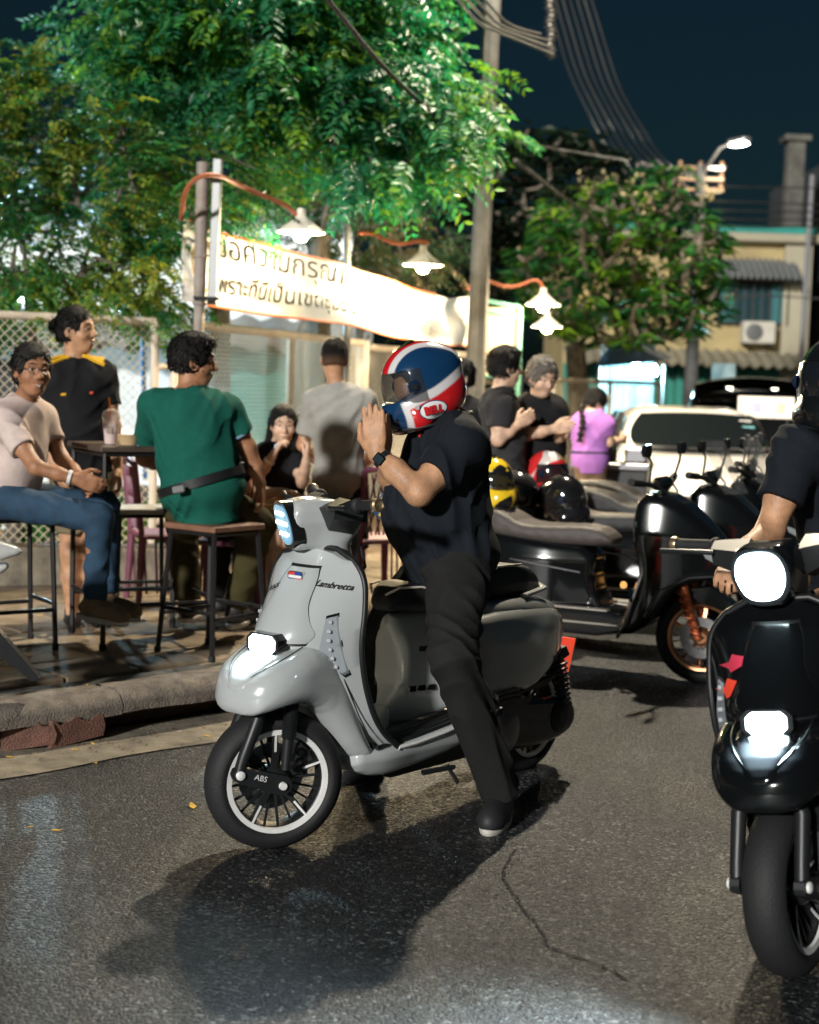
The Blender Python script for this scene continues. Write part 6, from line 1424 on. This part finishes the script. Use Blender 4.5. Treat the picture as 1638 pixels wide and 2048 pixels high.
# white tail of a parked motorcycle poking in at the edge
c = G(-172, 1500); t = thing('parked_motorcycle', 'white-tailed parked motorcycle with a black mudguard flap', 'motorcycle', (c[0], c[1], 0), R_(180+12))
WHT = paint('white_paint', (.6,.6,.58))
make_wheel(t, (-.02,0,.29), (0,0,0), 'lw', Ro=.29, w=.1, rim=.215, lip=False)
def tailc():
    g = F((-.55,-.16,.55), (.5,.16,1.0), .007); g.ext([(-.40,.80),(-.44,.83),(-.3,.88),(.1,.86),(.4,.80),(.4,.70),(.1,.70),(-.15,.74)], lambda x, z: np.interp(x, [-.45,-.2,.2], [.03,.09,.12]), .03, ch=1); g.ext([(-.28,.70),(-.38,.755),(-.36,.78),(-.1,.74),(.2,.68),(.2,.60),(-.1,.63)], lambda x, z: np.interp(x, [-.4,-.1,.2], [.05,.11,.13]), .025, ch=1); return g.mesh('tail_cowl')
obj('tail_cowl', tailc(), WHT, t); 
def mseat():
    g = F((-.3,-.18,.8), (.8,.18,1.0), .008); g.ext([(-.2,.885),(-.2,.93),(.1,.92),(.4,.86),(.7,.86),(.7,.80),(.3,.82)], .11, .03, ch=1); return g.mesh('seat')
obj('seat', mseat(), SEATM, t)
m = MB(); m.hull([(x, y, z) for x, z in ((-.12,.68),(-.2,.66),(-.50,.30),(-.47,.29),(-.2,.5)) for y in (-.045,.045)]); m.build('mudguard_flap', BLK, t, 20)
m = MB(); m.hull([(x, y, z) for x, z in ((0,.26),(0,.32),(.55,.42),(.55,.34)) for y in (.06,.1)]); m.build('swing_arm', BLK, t, 20)
m = MB(); m.hull([(x, y, z) for x, z in ((.3,.7),(.3,.3),(.9,.3),(.9,.75)) for y in (-.12,.12)]); m.build('engine', BLK, t, 20)
# ================================================================ parked maxi scooters
BSEAT = M('brown_seat', (.055,.045,.04), .5, bump=.25, bs=150); GOLD = M('gold_wheel', (.5,.24,.12), .3, .85); ORG2 = M('orange_fork', (.65,.16,.06), .35, .5)
SILV = M('silver_tread', (.5,.46,.4), .35, .7)
def maxi(label, loc, rz, pm, wheelm=None, seatm=None, screen=True, key='mx', group='parked black scooters'):
    t = thing('parked_scooter', label, 'scooter', loc, rz, group)
    wm = wheelm or BLK
    make_wheel(t, (.70,0,.25), (0,0,R_(6)), key+'f'+('g' if wheelm else 'b'), Ro=.25, w=.11, rim=.185, rimmat=wm, spokemat=wm, big=5, thin=1, lip=False)
    make_wheel(t, (-.70,0,.245), (0,0,0), key+'rr', Ro=.245, w=.13, rim=.17, lip=False, big=5, thin=0)
    def body():
        g = F((-1.05,-.3,.2), (.75,.3,.85), .011); W_ = interp([-1,-.8,-.5,-.2,.1], [.05,.14,.2,.19,.12])
        g.ext([(.12,.70),(.10,.5),(.2,.34),(.15,.27),(-.3,.26),(-.45,.38),(-.8,.52),(-1.0,.66),(-.98,.74),(-.6,.76),(-.2,.72)], lambda x, z: W_(x)-np.clip((z-.62)/.2,0,1)*.05, .04, ch=1); return g.mesh('body')
    obj('body', cached('mxbody', body), pm, t)
    def nose():
        g = F((.1,-.28,.2), (.98,.28,1.25), .011); W_ = interp([.2,.35,.5,.65,.8,.92], [.2,.215,.2,.16,.1,.04])
        g.ext([(.36,1.02),(.55,1.0),(.72,.86),(.88,.70),(.93,.62),(.86,.57),(.72,.57),(.60,.52),(.50,.38),(.40,.26),(.25,.24),(.24,.34),(.36,.42),(.40,.6),(.34,.8)], lambda x, z: W_(x)-np.clip((z-.8)/.3,0,1)*.06, .05, ch=1); return g.mesh('front_fairing')
    obj('front_fairing', cached('mxnose', nose), pm, t)
    def fl():
        g = F((-.45,-.3,.18), (.45,.3,.42), .011); g.ext([(.36,.34),(.3,.37),(-.3,.37),(-.36,.3),(-.2,.23),(.3,.23)], .215, .02, ch=1); return g.mesh('floor_board')
    obj('floor_board', cached('mxfloor', fl), BLKG, t)
    for sg in (1,-1):
        for z, x0_, x1_ in ((.375,-.18,.24),(.30,-.3,.3)): m = MB(); m.box(((x0_+x1_)/2, sg*.205, z), (x1_-x0_,.05,.012), ch=.003); m.build('tread_plate', SILV, t)
    def st():
        g = F((-.9,-.22,.6), (.3,.22,1.0), .010); W_ = interp([-.85,-.6,-.2,.2], [.10,.15,.165,.11]); g.ext([(.20,.70),(.22,.76),(.1,.815),(-.15,.80),(-.32,.80),(-.42,.86),(-.6,.90),(-.82,.89),(-.86,.82),(-.6,.74),(-.2,.70)], lambda x, z: W_(x), .05, ch=1)
        g.warp(lambda x, y, z: .0012*np.sin(x*75)*(z > .74)); return g.mesh('seat')
    obj('seat', cached('mxseat', st), seatm or SEATM, t)
    for sg in (1,-1):
        m = MB(); m.tube([(.58,sg*.09,.62),(.70,sg*.09,.25)], [.024,.02], 10); m.build('fork_leg', ORG2 if wheelm else BLK, t)
        if wheelm:
            m = MB(); m.tube([(.60+.10*k/50+.024*math.cos(k*.75), sg*.13+.024*math.sin(k*.75), .52-.24*k/50) for k in range(51)], .006, 6); m.build('fork_spring', ORG2, t)
    m = MB(); m.hull([(x, y, z) for x, z in ((.60,.5),(.75,.53),(.9,.42),(.88,.40),(.74,.505),(.62,.46)) for y in (-.065,.065)]); m.build('front_mudguard', pm, t, 30)
    m = MB(); m.hull([(x, sg2*.1, z) for x, z in ((.66,.33),(.78,.30),(.76,.2),(.69,.19)) for sg2 in (.9,1.15)]); m.build('brake_caliper', STEEL, t, 20)
    m = MB(); m.tube([(.40,-.38,1.08),(.44,-.2,1.06),(.46,0,1.02),(.44,.2,1.06),(.40,.38,1.08)], .015, 8); m.build('handlebar', BLK, t)
    for sg in (1,-1):
        m = MB(); m.tube([(.42,sg*.27,1.07),(.395,sg*.39,1.08)], .021, 10); m.build('handlebar_grip', RUB, t)
        m = MB(); m.tube([(.44,sg*.22,1.07),(.46,sg*.26,1.18),(.45,sg*.3,1.22)], .007, 6); mr = m.build('mirror_stem', CHR, t)
        m = MB(); m.hull([(.45+dx, sg*(.32+dy), 1.24+dz) for dx in (-.012,.012) for dy, dz in ((-.06,0),(-.04,.035),(.04,.035),(.065,0),(.03,-.03),(-.035,-.03))]); m.build('mirror', BLKG, mr, 30)
        m = MB(); m.hull([v3((.86,sg*.07,.66)), v3((.80,sg*.13,.70)), v3((.72,sg*.165,.73)), v3((.74,sg*.155,.69)), v3((.84,sg*.09,.63)), v3((.885,sg*.055,.645))]); m.build('head_lamp', M('unlit_lens', (.25,.27,.28), .06, spec=1, coat=1), t, 20)
        m = MB(); m.tube([(.36,sg*.205,.42),(.42,sg*.215,.6),(.37,sg*.19,.86)], .012, 6); m.build('chrome_strip', CHR, t)
        m = MB(); m.lathe([(0,.0),(.02,.0),(.016,.012),(0,.012)], 12, (.32,sg*.213,.52), (0,sg,0)); m.build('side_reflector', M('amber_reflector_glow', (.7,.3,.06), .2, emit=(1,.5,.15), es=.4), t)  # reflector emits a little, standing in for light thrown back
    for sg in (1,-1):
        m = MB(); m.tube([(-.9,sg*.09,.66),(-.6,sg*.195,.64),(-.25,sg*.20,.60),(.05,sg*.15,.56)], .005, 5); m.build('panel_seam', STEEL, t)
        m = MB(); m.tube([(.86,sg*.075,.60),(.66,sg*.165,.58),(.5,sg*.205,.5),(.44,sg*.215,.36)], .005, 5); m.build('panel_seam', STEEL, t)
        m = MB(); m.tube([(.30,sg*.22,.24),(.34,sg*.27,.30),(.38,sg*.27,.44),(.36,sg*.22,.50)], .011, 8); m.build('crash_bar', CHR, t)
        m = MB(); m.tube([(.44,sg*.16,1.07),(.50,sg*.10,1.02),(.52,sg*.04,.94)], .006, 6); m.build('control_cable', BLK, t)
        m = MB(); m.tube([(-.2,sg*.2,.33),(-.24,sg*.27,.32)], .014, 8); m.build('foot_peg', CHR, t)
    m = MB(); m.box((.44,.0,1.06), (.06,.20,.07), (nrm((.8,0,-.5)), np.array([0,1.,0]), nrm((.5,0,.8))), ch=.015); dsh = m.build('dashboard', BLKG, t)
    if screen:
        m = MB(); m.grid(lambda a, b: (.50+.16*(1-b)-.05*(2*a-1)**2*2, (a-.5)*.34*(1-.3*b), .97+.30*b), 12, 6); m.build('windscreen', M('smoke_screen', (.1,.1,.1), .05, alpha=.35, spec=1), t, 180, fix=False)
    m = MB(); m.tube([(-.5,.0,.78),(-.75,.14,.80),(-.98,0,.83),(-.75,-.14,.80)], .014, 8, closed=True); m.build('grab_rail', STEEL, t)
    m = MB(); m.hull([(x, y, z) for x, z in ((-.95,.72),(-1.02,.69),(-1.0,.62),(-.94,.62)) for y in (-.1,.1)]); m.build('tail_light', M('tail_dim', (.4,.01,.01), .15, emit=(1,.02,.02), es=.3), t, 20)
    m = MB(); m.hull([(x, y, z) for x, z in ((-.9,.55),(-.95,.54),(-1.1,.28),(-1.07,.27)) for y in (-.08,.08)]); m.build('plate_bracket', BLK, t, 20)
    m = MB(); m.hull([(x, y, z) for x, z in ((-.3,.35),(-.3,.17),(-.8,.17),(-.85,.3)) for y in (.09,.2)]); m.build('engine_cover', BLKG, t, 20)
    m = MB(); m.tube([(-.35,-.15,.22),(-.9,-.18,.3)], [.04,.06], 14); m.build('exhaust', STEEL, t)
    for k, (x, z) in enumerate(((-.62,.60),(-.30,.62),(.50,.70))): m = MB(); m.box((x, .205 if k < 2 else .19, z), (.05,.006,.012), (nrm((1,0,.1)), np.array([0,1.,0]), nrm((-.1,0,1))), ch=.002); m.build('side_marker', REDL, t)
    return t
def park(px, py, rzdeg, **kw):
    fwc = G(px, py); d = np.array([math.cos(R_(rzdeg)), math.sin(R_(rzdeg)), 0]); p = fwc-d*.70; return p
p = park(1400, 1366, -26)
maxi('parked black maxi scooter with copper wheel, orange fork spring and brown seat', p, R_(-26), BPAINT, GOLD, BSEAT, False)
p2_ = p+np.array([.42,.80,0]); maxi('parked black maxi scooter just behind the copper-wheeled one', p2_, R_(-24), BPAINT, None, SEATM, True)
p3_ = p+np.array([.80,1.62,0]); maxi('parked black maxi scooter with smoked windscreen before the white car', p3_, R_(-20), BPAINT, None, SEATM, True)
p4_ = p+np.array([1.0,2.4,0]); maxi('parked black maxi scooter farthest along the row beside the fence', p4_, R_(-20), BPAINT, None, SEATM, False)
def cf(seed, pal):
    r = np.random.default_rng(seed); K = r.normal(0, 16, (5,3)); ph = r.uniform(0,6,5); pal = v3(pal)
    def fn(V):
        q = np.stack([np.sin(V@K[i]+ph[i]+1.5*np.sin(V@K[(i+1)%5]*.6)) for i in range(len(pal))], 1); return pal[np.argmax(q, 1)]
    return fn
hseat = lambda q, x, z: v3(q)+np.array([math.cos(R_(-25))*x, math.sin(R_(-25))*x, z])
helmet('yellow and blue patterned helmet resting on a parked scooter seat behind the rider', A(985, 968, 8.75), (.5,-.8,0), (0,0,1), cf(3, [(.75,.5,.02),(.05,.3,.45),(.75,.5,.02),(.01,.01,.012),(.75,.5,.02)]), 'helmets left on parked scooters', None, (.02,.02,.02), .8)
helmet('red, yellow and white patterned helmet resting behind the glossy black one', A(1098, 950, 9.75), (.6,-.75,0), (0,0,1), cf(5, [(.75,.45,.03),(.65,.03,.03),(.75,.45,.03),(.65,.6,.55),(.65,.03,.03)]), 'helmets left on parked scooters', None, (.02,.02,.02), .8)
helmet('plain glossy black helmet resting on a parked scooter seat below the patterned one', A(1130, 1002, 9.2), (.75,-.6,0), (0,0,1), lambda V: np.tile((.008,.008,.009), (len(V),1)), 'helmets left on parked scooters', None, (.01,.01,.01), .9)
helmet('dark grey helmet hanging low beside the yellow patterned helmet', A(1035, 992, 9.3), (.6,-.7,-.2), (0,0,1), lambda V: np.tile((.03,.03,.032), (len(V),1)), 'helmets left on parked scooters', None, (.01,.01,.01), .9)
t = thing('striped_bag', 'small yellow and blue striped bag hanging behind the grey scooter handlebar', 'bag', A(772, 1030, 7.0))
m = MB(); m.box((0,0,.04), (.10,.05,.12), (nrm((.8,0,-.6)), np.array([0,1.,0]), nrm((.6,0,.8))), ch=.015); m.build('pouch', M('bag_blue', (.02,.07,.16), .6), t)
for k in range(3): m = MB(); m.box((-.03+.03*k,-.027,.06-.022*k), (.012,.004,.10), (nrm((.8,0,-.6)), np.array([0,1.,0]), nrm((.6,0,.8)))); m.build('stripe', M('bag_yellow', (.7,.45,.02), .6), t)
m = MB(); m.tube([(-.02,0,.1),(0,0,.2),(.03,0,.1)], .006, 6); m.build('strap', BLK, t)

# ================================================================ white car
WP = paint('car_white', (.75,.73,.7)); GLS = M('car_glass', (.006,.008,.009), .05, spec=.5)
cw0 = A(1405, 1000, 14.8); t = thing('white_car', 'white hatchback parked nose-on beyond the scooters', 'car', (cw0[0], cw0[1], 0), R_(-93))
def carbody():
    g = F((-3.9,-.9,.15), (.75,.9,1.45), .03)
    g.ext([(.62,.35),(.66,.6),(.55,.74),(.15,.86),(-.4,.97),(-3.4,.98),(-3.6,.7),(-3.55,.3),(.5,.25)], lambda x, z: np.interp(x, [-3.6,-3,-.2,.3,.66], [.7,.82,.83,.8,.62]), .12, ch=2)
    g.ext([(-.3,.90),(-.95,1.30),(-1.35,1.40),(-2.6,1.39),(-3.3,1.0),(-3.3,.9)], lambda x, z: .80-np.clip((z-.9)/.5,0,1)*.20, .2, k=.03, ch=1)
    for sx in (-.0,-2.75):
        for sg in (-1,1): g.cone((sx,sg*.62,.3), (sx,sg*1.1,.3), .34, None, .02, 's')
    return g.mesh('body')
obj('body', carbody(), WP, t)
def wsc(a, b):
    u, v = 2*a-1, 2*b-1; u2, v2 = u*math.sqrt(1-.16*v*v), v*math.sqrt(1-.22*u*u); b = (v2+1)/2; return (-.36-.56*b-.09*u2**2+.06, u2*(.73-.15*b), .975+.335*b+.03)
m = MB(); m.grid(wsc, 20, 12); m.build('windscreen', GLS, t, 180, fix=False)
for sg in (-1,1):
    m = MB(); V = [(-.72,sg*.80,.97),(-1.15,sg*.685,1.30),(-1.85,sg*.68,1.33),(-1.85,sg*.805,.97)]; m.add(V, [(0,1,2,3)]); m.build('side_window', GLS, t, 0)
    m = MB(); V = [(-1.95,sg*.805,.97),(-1.95,sg*.68,1.33),(-2.6,sg*.685,1.31),(-2.95,sg*.79,.99)]; m.add(V, [(0,1,2,3)]); m.build('side_window', GLS, t, 0)
    m = MB(); m.hull([(-.62+dx, sg*(.9+dy), 1.0+dz) for dx in (-.05,.05) for dy, dz in ((-.08,-.02),(.08,-.04),(.1,.07),(-.06,.06))]); m.build('door_mirror', WP, t, 30)
    m = MB(); m.hull([(.60,sg*.42,.70),(.50,sg*.72,.74),(.32,sg*.79,.80),(.38,sg*.74,.68),(.60,sg*.45,.62)]); m.build('headlight', M('car_lamp', (.5,.5,.5), .08, spec=1), t, 20)
    for sx in (0,-2.75):
        w_ = make_wheel(t, (sx,sg*.72,.3), (0,0,0 if sg > 0 else PI), 'cw', Ro=.3, w=.18, rim=.2, rimmat=SILV, spokemat=SILV, big=5, thin=0, disc=False, lip=False)
m = MB(); m.box((.655,0,.45), (.03,.9,.14), ch=.01); m.build('grille', BLK, t)
m = MB(); m.box((.68,0,.38), (.015,.42,.13), ch=.004); m.build('number_plate', M('plate_white', (.6,.6,.58), .4), t)
for k, (y, z, cc) in enumerate(((.5,.28,(.6,.6,.6)),(.52,.2,(.2,.5,.55)),(.53,.05,(.5,.5,.45)))): m = MB(); b = .2+z*2; m.box((-.40-.60*b*1.0+.05, y, .97+.375*b), (.012,.12,.05), (nrm((-.6,0,.375)), np.array([0,1.,0]), nrm((.375,0,.6)))); m.build('windscreen_sticker', M('sticker%d' % k, cc, .5), t)
for sg in (0,): m = MB(); m.hull([(-.75, sg*.3+dy, 1.17+dz) for dy in (-.1,.1) for dz in (-.03,.03)]+[(-.78, dy, 1.17) for dy in (-.1,.1)]); m.build('rear_view_mirror', BLK, t, 20)
for sg in (-1,1):
    m = MB(); m.tube([(-.30,sg*.3-.25,.985),(-.42,sg*.3+.2,.99)], .008, 5); m.build('wiper', BLK, t)
# dark hatchback with raised tailgate behind it
c = A(1500, 900, 19.5); t = thing('dark_car', 'dark car with its tailgate raised beyond the white hatchback', 'car', (c[0], c[1], 0), R_(80))
def dbody():
    g = F((-.2,-.95,.2), (4.1,.95,1.8), .04); g.ext([(0,.35),(-.02,.9),(.15,1.5),(.5,1.62),(2.2,1.6),(2.9,1.1),(3.8,.95),(3.95,.4)], lambda x, z: .88-np.clip((z-.95)/.6,0,1)*.14, .1, ch=1); g.rbox((.2,0,1.0), (.45,.68,.42), None, .05, .02, 's'); return g.mesh('body')
obj('body', dbody(), BPAINT, t)
m = MB(); m.grid(lambda a, b: (.25-.95*b, (a-.5)*1.45, 1.60+.42*b-.28*b*b-.10*(2*a-1)**2), 12, 8); m.build('tailgate', BPAINT, t, 180, fix=False)
for y in (-.25,.3): m = MB(); m.lathe([(0,0),(.04,0),(.03,.02),(0,.02)], 12, (-.35,y,1.62), (0,0,-1)); m.build('tailgate_lamp', M('tg_lamp', (1,1,.9), .3, emit=(1,.95,.7), es=4), t)
for sg in (-1,1):
    for sx in (.6,3.2): make_wheel(t, (sx,sg*.76,.32), (0,0,0), 'cw', Ro=.3, w=.18, rim=.2, rimmat=SILV, spokemat=SILV, big=5, thin=0, disc=False, lip=False)
c = A(1532, 815, 17.2); t = thing('menu_board', 'white printed menu board propped up behind the white car', 'sign', (c[0], c[1], 0), R_(-3))
m = MB(); m.box((0,0,c[2]), (.62,.02,.24), ch=.004); m.build('board', M('menu_white', (.75,.7,.66), .6), t)
for k in range(3): m = MB(); m.box((-.1+.13*k,-.013,c[2]+.02*(k%2)), (.10,.003,.12)); m.build('print', M('menu_print%d' % k, [(.35,.35,.55),(.5,.5,.6),(.6,.45,.35)][k], .6), t)
for sg in (-1,1): m = MB(); m.tube([(sg*.25,.02,0),(sg*.25,.02,c[2]-.1)], .012, 6); m.build('leg', BM, t)
# pale sign post and cooking stand near the purple-shirted woman
c = A(1446, 770, 27); t = thing('street_sign', 'narrow pale bluish upright sign by the green shutters', 'sign', (c[0], c[1], 0)); m = MB(); m.box((0,0,c[2]), (.42,.06,.75), ch=.02); m.build('panel', M('sign_pale', (.55,.65,.68), .5), t); m = MB(); m.tube([(0,.05,0),(0,.05,c[2])], .03, 8); m.build('post', GALV, t)
c = A(1245, 900, 13.4); t = thing('cooking_cart', 'dark cooking cart with a pot before the purple-shirted woman', 'cart', (c[0]-.05, c[1]+.25, 0), R_(-15)); m = MB(); m.box((0,0,.88), (.7,.45,.06), ch=.01); m.build('counter', STEEL, t); m = MB(); m.box((0,0,.5), (.66,.4,.7), ch=.01); m.build('cabinet', BM, t)
m = MB(); m.lathe([(0,.91),(.13,.91),(.14,.95),(.14,1.1),(.15,1.105),(.13,1.1),(0,1.08)], 24, (-.1,0,0), (0,0,1)); m.build('pot', BM, t); m = MB(); m.box((.22,0,.98), (.2,.3,.14), ch=.02); m.build('steamer', STEEL, t)
# ================================================================ small road and pole details
s = MB(); P = [G(x, y, .0) for x, y in ((1030,1700),(1008,1735),(1005,1765),(1030,1790),(1050,1830),(1075,1850),(1095,1880),(1075,1888),(1130,1910),(1200,1930),(1260,1965))]
road = bpy.data.objects['road']; V = []; Q = []
Pr = resample(v3(P), .01); Pr = Pr+rng.normal(0, .0035, Pr.shape)*np.array([1,1,0])
for i in range(len(Pr)):
    d_ = nrm(Pr[min(i+1,len(Pr)-1)]-Pr[max(i-1,0)]); n_ = np.array([-d_[1], d_[0], 0]); wd = .0028*(.4+abs(math.sin(i*.37)+.5*math.sin(i*1.1)))
    V += [Pr[i]+n_*wd+(0,0,.004), Pr[i]-n_*wd+(0,0,.004)]
s.add(V, [(2*i, 2*i+2, 2*i+3, 2*i+1) for i in range(len(Pr)-1)]); s.build('crack', M('crack_dark', (.006,.006,.006), .9), road, 0, fix=False)
for k in range(6):
    c = A(1100+(k%2)*3, 8+k*19, 17.5); s = MB(); s.lathe([(0,-.07),(.03,-.06),(.075,-.045),(.03,-.03),(.025,.0),(.07,.01),(.03,.03),(.02,.06),(0,.07)], 16, (0,0,0), (0,0,1)); tag(s.build('insulator', M('porcelain_pale', (.16,.15,.14), .25), None, 40, loc=c), 'ribbed porcelain insulator hanging in a column beside the upper cables', 'insulator', 'column of porcelain insulators')
c0, c1 = A(1098, -60, 17.55), A(1104, 118, 17.55); s = MB(); s.tube([c0, c1], .03, 8); s.tube([c0+(-.9,0,.1), c0+(.1,0,.1)], .04, 8); tag(s.build('insulator_bracket', GALV), 'steel bracket carrying the insulator column', 'bracket')
N = 900; k_ = rng.integers(20, 100, N); off = -np.abs(rng.normal(.05,.12,N))-.02; P = np.stack([KQ[k_,0]+NL[k_,0]*off, KQ[k_,1]+NL[k_,1]*off, np.full(N,.009)], 1); th = rng.uniform(0,2*PI,N)
o = obj('gutter_grit', leaves_mesh('grit', P, nv(np.stack([np.cos(th),np.sin(th),rng.uniform(0,.4,N)],1)), nv(np.array([0,0,1.])+rng.normal(0,.4,(N,3))), rng.uniform(.005,.022,N), rng.uniform(.004,.014,N), v3([(.12,.09,.06),(.2,.15,.09),(.06,.05,.04),(.25,.17,.06)])[rng.integers(0,4,N)]), STR); o['kind'] = 'stuff'; tag(o, 'scattered grit and leaf crumbs in the gutter by the kerb', 'grit')
